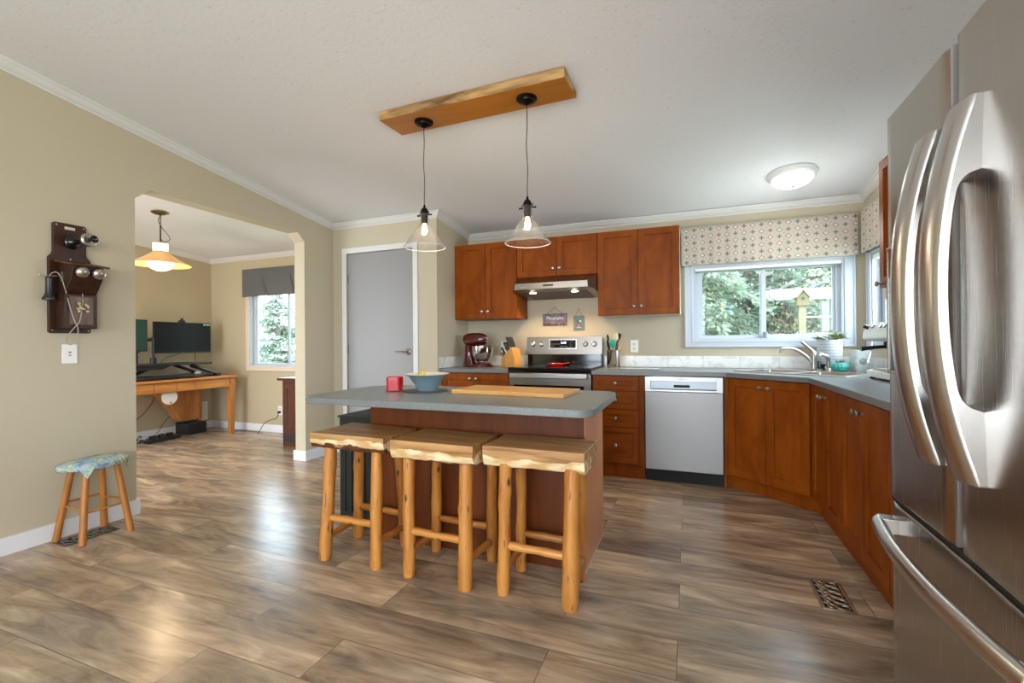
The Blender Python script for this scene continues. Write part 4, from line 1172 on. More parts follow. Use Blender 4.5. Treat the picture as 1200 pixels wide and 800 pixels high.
# black slatted crate left of the island
bxn = thing('slatted_crate', 'tall black slatted wooden bin standing left of the island', 'crate', (-2.05, 2.62, 0))
X0c, X1c, Y0c, Y1c, ZH = -2.205, -1.835, 2.450, 2.790, 0.675
m = MB()
m.box(X0c, Y0c, ZH-0.12, X1c, Y0c+0.016, ZH-0.013); m.box(X0c, Y1c-0.016, ZH-0.12, X1c, Y1c, ZH-0.013)
m.box(X0c, Y0c+0.0165, ZH-0.12, X0c+0.016, Y1c-0.0165, ZH-0.013); m.box(X1c-0.016, Y0c+0.0165, ZH-0.12, X1c, Y1c-0.0165, ZH-0.013)
m.build('top_rail', MT['dark_crate'], bxn, bevel=0.002)
m = MB(); nS = 5; pw = (Y1c-Y0c+0.02)/nS
for i in range(nS): m.box(X0c-0.01, Y0c-0.01+i*pw, ZH-0.012, X1c+0.004, Y0c-0.01+i*pw+pw-0.006, ZH)
m.build('lid', MT['dark_crate'], bxn, bevel=0.002)
m = MB(); nS = 7; pw = (X1c-X0c)/nS
for i in range(nS):
    for yy in (Y0c+0.002, Y1c-0.016): m.box(X0c+i*pw, yy, 0.03, X0c+i*pw+pw-0.008, yy+0.012, ZH-0.1202)
for i in range(6):
    q = (Y1c-Y0c-0.04)/6
    m.box(X0c+0.002, Y0c+0.02+i*q, 0.03, X0c+0.014, Y0c+0.02+i*q+q-0.008, ZH-0.1202); m.box(X1c-0.014, Y0c+0.02+i*q, 0.03, X1c-0.002, Y0c+0.02+i*q+q-0.008, ZH-0.1202)
m.build('side_slats', MT['dark_crate'], bxn, bevel=0.0015)
m = MB(); m.box(X0c, Y0c, 0.0, X1c, Y1c, 0.0298); m.build('bottom', MT['dark_crate'], bxn, bevel=0.002)

# ================================================================== LOG BAR STOOLS
def log_tube(m, p0, p1, r0, r1, seed, n=14, seg=18, wob=0.0015, knots=2):
    rnd = random.Random(seed); p0, p1 = Vector(p0), Vector(p1)
    d = (p1-p0).normalized(); u = d.orthogonal().normalized(); w = d.cross(u)
    ph = [rnd.uniform(0, 6.28) for _ in range(4)]
    ks = [(rnd.uniform(0.15, 0.85), rnd.uniform(0, 6.28)) for _ in range(knots)]
    rings = []
    for i in range(seg+1):
        t = i/seg
        c = p0.lerp(p1, t) + u*(wob*math.sin(3.1*t*PI+ph[0])*math.sin(t*PI)) + w*(wob*math.sin(2.3*t*PI+ph[1])*math.sin(t*PI))
        r = r0 + (r1-r0)*t + 0.0010*math.sin(9*t+ph[2]) + 0.0006*math.sin(21*t+ph[3])
        if i in (0, seg): r *= 0.93
        ring = []
        for k in range(n):
            a = 2*PI*k/n; rr = r
            for kt, ka in ks:
                da = math.atan2(math.sin(a-ka), math.cos(a-ka))
                rr += 0.005*math.exp(-((t-kt)/0.035)**2 - (da/0.5)**2)
            ring.append(m.v(c + u*(rr*math.cos(a)) + w*(rr*math.sin(a))))
        rings.append(ring)
    for A, B in zip(rings, rings[1:]):
        for k in range(n): j = (k+1) % n; m.f([A[k], A[j], B[j], B[k]])
    m.f(rings[0][::-1]); m.f(rings[-1])
    return m
def slab(t, x0, x1, yf, yb0, yb1, zt, th, seed):
    rag = {3: 1.15, 11: 0.6, 23: 0.35}[seed]
    m = MB(); el = m.bm.verts.layers.float.new('edge'); rnd = random.Random(seed)
    nx = 40; rows = []; ph = [rnd.uniform(0, 6.28) for _ in range(6)]
    vals = {3: [0, 0, 0, 0.20, 0.66, 0.98, 1.15, 0.8, 0.4], 11: [0, 0, 0, 0.10, 0.50, 0.66, 0.98, 0.5, 0.2], 23: [0, 0, 0, 0.06, 0.45, 0.55, 0.80, 0.5, 0.2]}[seed]
    for i in range(nx+1):
        s_ = i/nx; x = x0 + (x1-x0)*s_
        w1 = math.sin(5*s_+ph[0])*0.5 + math.sin(11*s_+ph[1])*0.3 + math.sin(27*s_+ph[2])*0.15
        w2 = math.sin(7*s_+ph[3])*0.5 + math.sin(16*s_+ph[4])*0.35 + math.sin(41*s_+ph[5])*0.2
        h1 = th*((0.30 if seed == 3 else 0.42) + 0.13*w1); zb = zt - th - 0.006*w2
        yb = yb0 + (yb1-yb0)*s_
        pts = [(yb, zt), (yb*0.5+yf*0.5, zt-0.003), (yf, zt), (yf-0.001, zt-h1), (yf+0.002+0.003*w2, zt-h1-0.014), (yf+0.007+0.005*w1, zb+0.018),
               (yf+0.020+0.010*w2, zb), (yf+0.06, zb-0.002), (yb, zb)]
        row = []
        for (y, z), e in zip(pts, vals):
            v = m.v((x, y, z)); v[el] = e; row.append(v)
        rows.append(row)
    n = len(vals)
    for A, B in zip(rows, rows[1:]):
        for k in range(n): j = (k+1) % n; m.f([A[k], A[j], B[j], B[k]])
    m.f(rows[0][::-1]); m.f(rows[-1])
    return m.build('seat', MT['slab'], t, bevel=0.0025, angle=40)
def log_stool(label, slab_a, legs, tops, rads, seed):
    cx = sum(p[0] for p in legs)/4; cy = sum(p[1] for p in legs)/4
    t = thing('log_bar_stool', label, 'bar stool', (cx, cy, 0), 0, 'log bar stools along the island')
    slab(t, *slab_a, 0.680, 0.082 if seed == 3 else 0.094, seed)
    for i in range(4):
        m = MB(); log_tube(m, (*legs[i], 0.0), (*tops[i], 0.602), rads[i], rads[i]*0.93, seed*10+i, knots=4)
        m.build('leg', MT['log'], t, angle=60)
    zz = [0.225, 0.190, 0.115, 0.118]       # front, back, left, right   (legs: FL FR BL BR)
    for k, (a, b) in enumerate(((0, 1), (2, 3), (0, 2), (1, 3))):
        z = zz[k]; f = z/0.6
        A = Vector((*legs[a], 0)).lerp(Vector((*tops[a], 0.6)), f); B = Vector((*legs[b], 0)).lerp(Vector((*tops[b], 0.6)), f)
        d = (B-A).normalized(); A += d*(rads[a]*0.75); B -= d*(rads[b]*0.75); A.z = z + 0.004*(k % 2); B.z = z-0.003
        m = MB(); log_tube(m, A, B, 0.0185, 0.0185, seed*10+5+k, n=12, seg=12, wob=0.001, knots=1)
        m.build('rung', MT['logx'] if k < 2 else wood('varnished_pine_rung_y', '#9d5a22', '#cb8b42', 'y', 1.3, 0.32, coat=0.2, stretch=9, contrast=(0.32, 0.6)), t, angle=60)
    return t
log_stool('log bar stool with ragged bark edge seat, the one beside the slatted bin', (-1.915, -1.437, 1.900, 2.235, 2.20), [(-1.841,1.93),(-1.514,1.94),(-1.860,2.222),(-1.530,2.222)], [(-1.808,1.945),(-1.508,1.945),(-1.800,2.16),(-1.53,2.16)], [0.033, 0.032, 0.030, 0.028], 3)
log_stool('log bar stool in the middle between the other two', (-1.388, -0.932, 1.888, 2.21, 2.19), [(-1.310,1.933),(-0.991,1.918),(-1.325,2.222),(-0.985,2.222)], [(-1.314,1.945),(-0.993,1.945),(-1.275,2.15),(-0.950,2.15)], [0.031, 0.035, 0.029, 0.030], 11)
log_stool('log bar stool with smooth cream sapwood edge, nearest the island end panel', (-0.900, -0.420, 1.925, 2.215, 2.212), [(-0.808,1.945),(-0.489,1.93),(-0.806,2.180),(-0.500,2.180)], [(-0.795,1.955),(-0.480,1.955),(-0.789,2.15),(-0.478,2.15)], [0.030, 0.037, 0.027, 0.026], 23)

# ================================================================== PENDANT BEAM AND LAMPS
bz = 2.566
bm_ = thing('ceiling_beam', 'thick rough sawn wooden beam fixed under the sloped ceiling', 'beam', (-1.2, 2.49, bz))
q = [(-1.815, 2.385), (-0.604, 2.363), (-0.592, 2.592), (-1.803, 2.615)]
m = MB(); m.prism(q, 'z', bz, [ZC(p[1])-0.0006 for p in q])
m.bm.normal_update()
for f in m.bm.faces:
    if abs(f.calc_center_median().z - bz) < 1e-4: f.material_index = 1
m.build('plank', [MT['beam_face'], MT['beam_under']], bm_, bevel=0.003)
def pendant(label, x, y, zb):
    t = thing('pendant_lamp', label, 'pendant lamp', (x, y, bz), 0, 'glass cone pendant lamps on the beam')
    m = MB(); m.lathe([(0,0),(0.060,0),(0.060,0.008),(0.052,0.014),(0.047,0.015),(0.044,0.022),(0.028,0.026),(0.018,0.034),(0.006,0.040),(0,0.042)], (x, y, bz-0.0004), 36, (0,0,-1)); m.build('canopy', MT['darkmetal'], t)
    pts = [(x + 0.004*math.sin(i*0.9)*math.sin(i/12*PI), y, bz-0.038 - (bz-0.038-(zb+0.262))*i/12) for i in range(13)]
    m = MB(); m.tube(pts, 0.0028, 8); m.build('cord', plain('brown_fabric_cord', '#4a4038', 0.8), t)
    m = MB(); m.lathe([(0,0.268),(0.006,0.268),(0.008,0.252),(0.013,0.250),(0.020,0.240),(0.026,0.228),(0.026,0.214),(0.021,0.212),(0.020,0.150),(0,0.150)], (x, y, zb), 28); sk_ = m.build('socket', MT['darkmetal'], t)
    for sx in (-1, 1):
        m = MB()
        m.tube([(x+sx*0.020, y, zb+0.222), (x+sx*0.034, y, zb+0.222), (x+sx*0.034, y, zb+0.206)], 0.0025, 8)
        m.cyl((x+sx*0.026, y, zb+0.203), (x+sx*0.046, y, zb+0.203), 0.004, n=10); m.ball((x+sx*0.048, y, zb+0.203), 0.006, 10, 8)
        m.build('thumb_screw', MT['darkmetal'], sk_)
    m = MB(); m.lathe([(0.0275,0.218),(0.0275,0.150),(0.131,0.001),(0.1325,0.0)], (x, y, zb), 56)
    m.lathe([(0.0255,0.218),(0.0255,0.151),(0.1285,0.001),(0.131,0.0)], (x, y, zb), 56)
    sh = m.build('glass_shade', MT['pendant_glass'], t, keepn=True)
    m = MB(); m.tube([(x+0.1315*math.cos(2*PI*k/48), y+0.1315*math.sin(2*PI*k/48), zb) for k in range(49)], 0.0016, 6, cap=False); m.build('rim', MT['pendant_rim'], sh)
    m = MB(); m.lathe([(0,0.150),(0.012,0.150),(0.014,0.130),(0.019,0.112),(0.019,0.098),(0.012,0.088),(0,0.085)], (x, y, zb), 24); m.build('bulb', emit('pendant_bulb_glow', '#ffd9a0', 2.2), t)
    l = bpy.data.lights.new('pendant_light', 'POINT'); l.energy = 4.5; l.color = (1.0, 0.80, 0.56); l.shadow_soft_size = 0.022
    lo = bpy.data.objects.new('pendant_light', l); COL.objects.link(lo); lo.location = (x, y, zb+0.055)
pendant('clear glass cone pendant lamp on the beam end nearer the white door', -1.562, 2.505, 1.768)
pendant('clear glass cone pendant lamp on the beam end nearer the range hood', -0.862, 2.487, 1.730)

# flush ceiling light on the slope
fxc, fyc = 0.742, 4.00
fl = thing('ceiling_light', 'white flush dome ceiling light above the sink corner', 'ceiling light', (fxc, fyc, ZC(fyc)))
ax = Vector((0, -0.1269, -1)).normalized(); cpos = Vector((fxc, fyc, ZC(fyc))) + ax*0.0005
m = MB(); m.lathe([(0,0),(0.170,0),(0.172,0.006),(0.166,0.011),(0.164,0.017),(0.156,0.021),(0.153,0.028),(0.145,0.032),(0.138,0.040),(0,0.040)], cpos, 56, ax); m.build('trim_ring', plain('white_enamel', '#dfe0e0', 0.4), fl)
m = MB(); m.lathe([(0.138,0.0405),(0.134,0.050),(0.120,0.064),(0.095,0.079),(0.060,0.091),(0.025,0.097),(0,0.098)], cpos, 48, ax); m.build('glass_dome', emit('dome_glow', '#fffaf2', 5.0), fl)
m = MB(); m.lathe([(0,0.0985),(0.014,0.0985),(0.013,0.104),(0.005,0.108),(0,0.109)], cpos, 20, ax); m.build('finial', MT['nickel'], fl)
l = bpy.data.lights.new('ceiling_light_lamp', 'POINT'); l.energy = 4; l.color = (1.0, 0.98, 0.96); l.shadow_soft_size = 0.10
lo = bpy.data.objects.new('ceiling_light_lamp', l); COL.objects.link(lo); lo.location = cpos + ax*0.50

# ================================================================== VALANCES
def cloth_panel(T, w, h, name, mat, parent, waves, amp, ret=0.06, nu=150, nv=10):
    m = MB(); m.T = T; uvs = {}
    P_ = []
    for i in range(nu+1):
        s_ = i/nu; L_ = w + 2*ret; d_ = s_*L_
        if d_ < ret: x, y = 0.0, -d_
        elif d_ > ret+w: x, y = w, -(L_-d_)
        else: x, y = d_-ret, -ret
        P_.append((x, y, d_))
    rows = []
    for j in range(nv+1):
        v_ = j/nv; row = []
        for (x, y, d_) in P_:
            f_ = 1-v_*0.85
            yy = y - amp*f_*(math.sin(d_*waves) + 0.5*math.sin(d_*waves*2.3+1)) * (1 if 0.001 < x < w-0.001 else 0)
            zz = v_*h + (0.003*math.sin(d_*waves*1.1) if j in (0, nv) else 0)
            vt = m.v((x, yy, zz)); row.append(vt); uvs[vt] = (d_, v_*h)
        rows.append(row)
    uvl = m.bm.loops.layers.uv.new('cloth')
    for A, B in zip(rows, rows[1:]):
        for k in range(len(A)-1): m.f([A[k], A[k+1], B[k+1], B[k]])
    for f in m.bm.faces:
        for lp in f.loops: lp[uvl].uv = uvs[lp.vert]
    o = m.build(name, mat, parent, keepn=True, angle=60)
    sd = o.modifiers.new('Solidify', 'SOLIDIFY'); sd.thickness = 0.002; sd.offset = 0
    return o
v1 = thing('window_valance', 'wide beige printed valance across the top of the sink window', 'valance', (0.6, 4.5, 1.85))
cloth_panel(Matrix.Translation((-0.058, YB-0.003, 1.848)), 1.352, 0.352, 'cloth', MT['valance'], v1, 42, 0.004, 0.058)
m = MB(); m.cyl((-0.05, YB-0.035, 2.165), (1.285, YB-0.035, 2.165), 0.008, n=12); m.box(-0.062, YB-0.05, 2.13, -0.059, YB-0.001, 2.20); m.build('rod', MT['white_plastic'], v1)
v2 = thing('window_valance', 'narrow beige printed valance on the side wall window, half hidden by the cabinet', 'valance', (1.3, 3.9, 1.85))
TV2 = Matrix(((0,1,0,XQ-0.003),(-1,0,0,4.425),(0,0,1,1.848),(0,0,0,1)))
cloth_panel(TV2, 1.10, 0.352, 'cloth', MT['valance'], v2, 42, 0.004, 0.056)
m = MB(); m.cyl((XQ-0.035, 4.42, 2.165), (XQ-0.035, 3.33, 2.165), 0.008, n=12); m.build('rod', MT['white_plastic'], v2)
# raised mini blinds
bl = thing('window_blind', 'white mini blind drawn up tight under the wide valance', 'blind', (0.63, 4.58, 1.80))
m = MB(); m.box(0.060, YB+0.004, 1.800, 1.198, YB+0.040, 1.824); m.build('headrail', MT['white_plastic'], bl, bevel=0.002)
m = MB()
for i in range(3): m.box(0.064, YB+0.006, 1.7945-0.0028*i, 1.194, YB+0.034, 1.7960-0.0028*i)
m.build('slats', plain('shaded_blind_slats', '#9ba0a4', 0.5), bl)  # shade under the valance is put into the slat grey
bl = thing('window_blind', 'white mini blind drawn up on the side wall window', 'blind', (1.39, 3.9, 1.80))
m = MB(); m.box(XQ+0.004, 3.365, 1.790, XQ+0.040, 4.385, 1.824); m.build('headrail', MT['white_plastic'], bl, bevel=0.002)
# grey pleated valance in the study
v3 = thing('window_valance', 'dark grey pleated valance over the study window', 'valance', (-4.95, 4.43, 1.80))
m = MB(); m.box(-5.622, 4.425, 1.800, -4.16, 4.431, 2.168); m.box(-5.622, 4.4311, 1.800, -5.616, SYF-0.001, 2.168); m.box(-4.166, 4.4311, 1.800, -4.16, SYF-0.001, 2.168); m.box(-5.616, 4.4311, 2.150, -4.166, SYF-0.001, 2.168)
m.build('cloth', MT['grey_cloth'], v3, bevel=0.001)
for (ax_, xl, xr) in ((-5.262, -5.335, -5.130), (-4.775, -4.850, -4.640), (-4.30, -4.37, -4.20)):
    m = MB()
    a = (ax_, 4.4248, 2.09); b = (xl, 4.4248, 1.801); c_ = (xr, 4.4248, 1.801); bb = (xl+0.035, 4.382, 1.801); cc = (xr-0.035, 4.382, 1.801)
    A_, B_, C_, D_, E_ = (m.v(p) for p in (a, b, c_, bb, cc))
    m.f([A_, B_, D_]); m.f([A_, D_, E_]); m.f([A_, E_, C_]); m.f([B_, C_, E_, D_]); m.f([A_, C_, B_])
    m.build('pleat', MT['grey_cloth'], v3, flat=True)

# small things at the window
cu_ = thing('sill_cup', 'small grey cylinder cup on the window sill', 'cup', (0.632, YB+0.03, WZ0+0.0105))
m = MB(); m.lathe([(0,0),(0.019,0),(0.021,0.055),(0.017,0.055),(0.016,0.004),(0,0.004)], (0.632, YB+0.030, WZ0+0.0105), 24); m.build('body', plain('dull_grey', '#83888c', 0.6), cu_)
bd = thing('window_bird', 'little blue and yellow bird ornament stuck on the window glass', 'ornament', (0.322, YB+0.068, 1.46))
by_ = YB+0.0695
m = MB(); m.T = Matrix.Translation((0.330, by_, 1.452)) @ Matrix.Rotation(0.25, 4, 'Y'); m.ball((0,0,0), 0.022, 16, 10, (1.25, 0.16, 0.55)); m.ball((0.028,0,-0.004), 0.013, 12, 8, (1.4, 0.2, 0.45)); m.build('body', plain('blue_ornament', '#2f7fa6', 0.3), bd)
m = MB(); m.ball((0.298, by_, 1.462), 0.0145, 14, 10, (1, 0.22, 1)); m.build('head', plain('yellow_ornament', '#d9d233', 0.3), bd)

# ================================================================== WALL PHONE
ph_ = thing('wall_telephone', 'antique dark wooden crank telephone on the left wall', 'telephone', (XL, 1.63, 1.58))
# local frame: work directly in world, x outwards from the wall
def yz(m, poly, a, b): return m.prism(poly, 'x', a, b)
m = MB()
bp_ = [(1.525,1.243),(1.534,1.236),(1.722,1.236),(1.730,1.243),(1.730,1.690)]
bp_ += [(1.724,1.700),(1.713,1.713),(1.709,1.730),(1.709,1.896),(1.701,1.905),(1.556,1.905),(1.547,1.896),(1.547,1.730),(1.543,1.713),(1.532,1.700),(1.525,1.690)]
yz(m, bp_, XL+0.0005, XL+0.022); m.build('backboard', MT['phone_wood'], ph_, bevel=0.004)
m = MB(); m.box(XL+0.0225, 1.556, 1.262, XL+0.118, 1.716, 1.470); m.build('battery_box', MT['phone_wood'], ph_, bevel=0.004)
m = MB(); m.box(XL+0.1182, 1.578, 1.285, XL+0.123, 1.694, 1.455); m.build('front_panel', MT['phone_panel'], ph_, bevel=0.002)
m = MB(); m.prism([(XL+0.0225,1.4705),(XL+0.100,1.4705),(XL+0.112,1.490),(XL+0.165,1.560),(XL+0.178,1.634),(XL+0.0225,1.662)], 'y', 1.566, 1.722)
m.build('ringer_box', MT['phone_wood'], ph_, bevel=0.003)
m = MB(); m.prism([(XL+0.0225,1.664),(XL+0.200,1.632),(XL+0.203,1.643),(XL+0.0225,1.677)], 'y', 1.548, 1.742); m.build('writing_shelf', MT['phone_edge'], ph_, bevel=0.003)
nb = Vector((0.165-0.178, 0, 1.560-1.634)).cross(Vector((0,1,0))).normalized()
if nb.x < 0: nb = -nb
for y in (1.610, 1.690):
    m = MB(); c0 = Vector((XL+0.1725, y, 1.600)) + nb*0.002
    m.lathe([(0,0),(0.010,0),(0.010,0.008),(0.033,0.010),(0.034,0.015),(0.029,0.026),(0.020,0.033),(0.010,0.036),(0.008,0.040),(0,0.042)], c0, 32, nb)
    b_o = m.build('bell', MT['bell'], ph_)
    m = MB(); m.lathe([(0,0.0422),(0.003,0.0422),(0.003,0.045),(0,0.0455)], c0, 10, nb); m.build('screw', MT['black'], b_o)
# transmitter
ty, tz = 1.638, 1.795
m = MB(); m.lathe([(0,0),(0.044,0),(0.045,0.008),(0.036,0.016),(0.020,0.022),(0.014,0.030),(0.012,0.060),(0.013,0.111),(0,0.112)], (XL+0.0222, ty, tz), 32, (1,0.12,0.0))
arm = m.build('transmitter_arm', MT['blackgloss'], ph_)
m = MB(); d = Vector((1, 0.10, 0.06)).normalized(); c0 = Vector((XL+0.148, ty+0.015, tz+0.004))
m.lathe([(0,-0.014),(0.022,-0.014),(0.038,-0.006),(0.042,0.004),(0.042,0.014),(0.034,0.022),(0,0.0225)], c0, 32, d); m.build('transmitter_cup', MT['bell'], ph_)
m = MB(); m.lathe([(0,0.0227),(0.012,0.0227),(0.013,0.040),(0.021,0.056),(0.022,0.060),(0.017,0.058),(0.008,0.046),(0,0.044)], c0, 28, d); m.build('mouthpiece', MT['blackgloss'], ph_)
# name plate and screws
m = MB(); m.box(XL+0.0222, 1.601, 1.868, XL+0.0245, 1.651, 1.884); m.build('name_plate', plain('cream_plate', '#c9bda8', 0.4), ph_)
m = MB()
for (y, z) in ((1.562,1.890),(1.695,1.890),(1.540,1.252),(1.716,1.250),(1.628,1.688)): m.lathe([(0,0),(0.005,0),(0.004,0.003),(0,0.004)], (XL+0.0222, y, z), 12, (1,0,0))
m.build('screws', MT['bell'], ph_)
# hook and receiver on the left cheek
ry = 1.512
m = MB(); m.box(XL+0.060, 1.560, 1.545, XL+0.085, 1.5655, 1.600); m.tube([(XL+0.072, 1.560, 1.572), (XL+0.072, 1.535, 1.572), (XL+0.060, ry+0.010, 1.570)], 0.003, 8)
m.tube([(XL+0.060+0.014*math.cos(a), ry+0.014*math.sin(a), 1.568) for a in [PI*2*k/16 for k in range(17)]], 0.0025, 8)
m.tube([(XL+0.060+0.004*math.cos(a), ry-0.030+0.011*math.cos(a), 1.571+0.006*math.sin(a)) for a in [PI*2*k/12 for k in range(13)]], 0.0028, 6)
m.tube([(XL+0.060, ry+0.02, 1.569), (XL+0.060, ry-0.020, 1.570)], 0.003, 6)
m.build('switch_hook', MT['bell'], ph_)
m = MB(); m.lathe([(0,0.0),(0.031,0.0),(0.033,0.006),(0.031,0.014),(0.022,0.026),(0.018,0.045),(0.0165,0.10),(0.018,0.128),(0.010,0.140),(0,0.142)], (XL+0.060, ry, 1.428), 28); m.build('receiver', plain('black_ebonite', '#1d2022', 0.35), ph_)
# cord
cx_ = XL+0.075
pts = [(XL+0.060, ry, 1.570), (cx_, 1.520, 1.588), (cx_+0.01, 1.536, 1.592), (cx_+0.02, 1.552, 1.560), (cx_+0.03, 1.566, 1.49), (cx_+0.05, 1.575, 1.40), (cx_+0.055, 1.592, 1.32), (cx_+0.055, 1.612, 1.265),
       (cx_+0.04, 1.617, 1.215), (cx_+0.03, 1.607, 1.180), (cx_+0.025, 1.590, 1.165), (cx_+0.03, 1.572, 1.180), (cx_+0.04, 1.570, 1.215), (cx_+0.055, 1.592, 1.262), (cx_+0.056, 1.618, 1.300), (cx_+0.056, 1.628, 1.345), (cx_+0.056, 1.632, 1.38), (cx_+0.05, 1.640, 1.42), (cx_+0.04, 1.643, 1.475)]
def smooth_pts(P_, k=6):
    P_ = [Vector(p) for p in P_]; out = []
    for i in range(len(P_)-1):
        p0 = P_[max(i-1, 0)]; p1 = P_[i]; p2 = P_[i+1]; p3 = P_[min(i+2, len(P_)-1)]
        for j in range(k):
            t = j/k
            out.append(0.5*((2*p1)+(p2-p0)*t+(2*p0-5*p1+4*p2-p3)*t*t+(3*p1-p0-3*p2+p3)*t**3))
    out.append(P_[-1]); return out
m = MB(); m.tube(smooth_pts(pts), 0.0026, 8); m.build('cord', MT['cord'], ph_)
# dried flowers
rnd = random.Random(5)
fw = thing('dried_flowers', 'tiny bunch of dried cream flowers tucked into the telephone cord', 'dried flowers', (XL+0.135, 1.635, 1.39))
m = MB()
for i in range(16):
    m.ball((XL+0.137+rnd.uniform(-0.006, 0.008), 1.638+rnd.uniform(-0.030, 0.026), 1.388+rnd.uniform(-0.022, 0.026)), rnd.uniform(0.005, 0.008), 8, 6, (0.7, 1, 1))
m.build('petals', plain('dried_cream_petals', '#b9ac86', 0.9), fw)
m = MB()
for i in range(7): m.tube([(XL+0.133, 1.638, 1.385), (XL+0.136, 1.638+rnd.uniform(-0.025, 0.025), 1.385+rnd.uniform(-0.03, 0.02))], 0.0014, 5)
m.build('stems', plain('dried_green', '#7d8460', 0.9), fw)
# phone jack plate
jp = thing('wall_plate', 'white phone jack plate below the antique telephone', 'wall plate', (XL, 1.63, 1.108))
m = MB(); m.box(XL+0.0003, 1.593, 1.050, XL+0.006, 1.668, 1.168); m.build('plate', MT['white_plastic'], jp, bevel=0.002)
m = MB(); m.box(XL+0.0061, 1.624, 1.112, XL+0.0075, 1.637, 1.124); m.box(XL+0.0061, 1.624, 1.096, XL+0.0075, 1.637, 1.104); m.build('jack', plain('shadow_grey_plastic', '#8a8a86', 0.5), jp)

# ================================================================== SMALL STOOL + REGISTERS
ss = thing('small_stool', 'little round honey wood stool with a painterly blue green cloth seat', 'stool', (-3.388, 1.667, 0))
cS = (-3.388, 1.667)
m = MB(); m.T = Matrix.Translation((cS[0], cS[1], 0)) @ Matrix.Diagonal((0.130, 0.170, 1, 1))
m.lathe([(0,0.425),(0.86,0.425),(0.96,0.430),(1.0,0.442),(0.99,0.455),(0.90,0.466),(0.6,0.474),(0,0.478)], (0,0,0), 40)
m.build('cushion', MT['tiedye'], ss)
feet = [(-3.500,1.536),(-3.276,1.556),(-3.500,1.776),(-3.272,1.800)]
tops_ = [(-3.450,1.590),(-3.325,1.600),(-3.450,1.740),(-3.325,1.755)]
for i in range(4):
    m = MB(); m.tube([(*feet[i], 0), (*tops_[i], 0.424)], [0.019, 0.017], 16); m.build('leg', MT['stoolleg'], ss)
def lerp3(i, z): f = z/0.424; return Vector((feet[i][0]+(tops_[i][0]-feet[i][0])*f, feet[i][1]+(tops_[i][1]-feet[i][1])*f, z))
for (a, b, z) in ((0,1,0.205),(2,3,0.205),(0,2,0.225),(1,3,0.180)):
    m = MB(); m.tube([lerp3(a, z), lerp3(b, z)], 0.0065, 10); m.build('rung', MT['stoolleg'], ss)
# hanging cloth corners
for (a, s_) in ((-0.55, 1), (1.25, 1), (-2.2, 0.6)):
    m = MB(); cxx = cS[0]+0.132*math.cos(a); cyy = cS[1]+0.172*math.sin(a); tx_, ty_ = -math.sin(a), math.cos(a)
    o_ = Vector((math.cos(a), math.sin(a), 0))*0.004
    p = [Vector((cxx, cyy, 0.452)) + Vector((tx_, ty_, 0))*k for k in (-0.040, 0.040)]; tip = Vector((cxx, cyy, 0.452-0.072*s_)) + Vector((tx_, ty_, 0))*0.006 - o_*1.5
    A_ = [m.v(v) for v in (p[0]+o_, p[1]+o_, tip+o_)]; B_ = [m.v(v) for v in (p[0]-o_, p[1]-o_, tip-o_)]
    m.f(A_); m.f(B_[::-1]); 
    for k in range(3): j = (k+1) % 3; m.f([A_[k], B_[k], B_[j], A_[j]])
    m.build('cloth_corner', MT['tiedye'], ss)
def register(label, x0, y0, x1, y1, fm, rows):
    t = thing('floor_register', label, 'floor vent', ((x0+x1)/2, (y0+y1)/2, 0.0003))
    T = Matrix(((1,0,0,0),(0,0,1,0),(0,1,0,0.0004),(0,0,0,1)))     # XZ frame -> XY plane
    m = MB(); m.T = Matrix.Translation((0,0,0.0003)); 
    b = 0.011
    for (a0,b0,a1,b1) in ((x0,y0,x1,y0+b),(x0,y1-b,x1,y1),(x0,y0+b,x0+b,y1-b),(x1-b,y0+b,x1,y1-b)): m.box(a0,b0,0,a1,b1,0.006)
    m.build('frame', fm, t, bevel=0.002)
    m = MB(); m.box(x0+b, y0+b, 0.0004, x1-b, y1-b, 0.0012); m.build('opening', MT['blackmatte'], t)  # black sheet stands for the shaded duct below the grille
    m = MB(); cx2 = (x0+x1)/2; rr = (y1-y0-2*b)/rows
    for i in range(rows):
        cy2 = y0+b+rr*(i+0.5)
        for (sx, rx, ry_) in ((0.019, 0.026, rr*0.36), (-0.024, 0.013, rr*0.28)):
            pts = [(cx2+sx+rx*math.cos(2*PI*k/20), cy2+ry_*math.sin(2*PI*k/20), 0.0040) for k in range(21)]
            m.tube(pts, 0.0032, 6, cap=False)
        m.tube(smooth_pts([(cx2-0.045, cy2+rr*0.4, 0.004), (cx2-0.02, cy2+rr*0.15, 0.004), (cx2, cy2-rr*0.1, 0.004), (cx2+0.02, cy2-rr*0.45, 0.004), (cx2+0.045, cy2-rr*0.48, 0.004)], 4), 0.0022, 6)
        m.tube([(x0+b, cy2-rr*0.5, 0.0038), (x1-b, cy2-rr*0.5, 0.0038)], 0.0016, 6)
    m.build('scrollwork', fm, t)
register('nickel scrollwork floor register in front of the cherry cabinets', 0.528, 2.308, 0.654, 2.582, metal('satin_register_metal', '#b5a48c', 0.38), 5)
register('dark scrollwork floor register under the little stool', -3.490, 1.515, -3.362, 1.792, metal('dark_register_metal', '#8a857f', 0.45), 5)

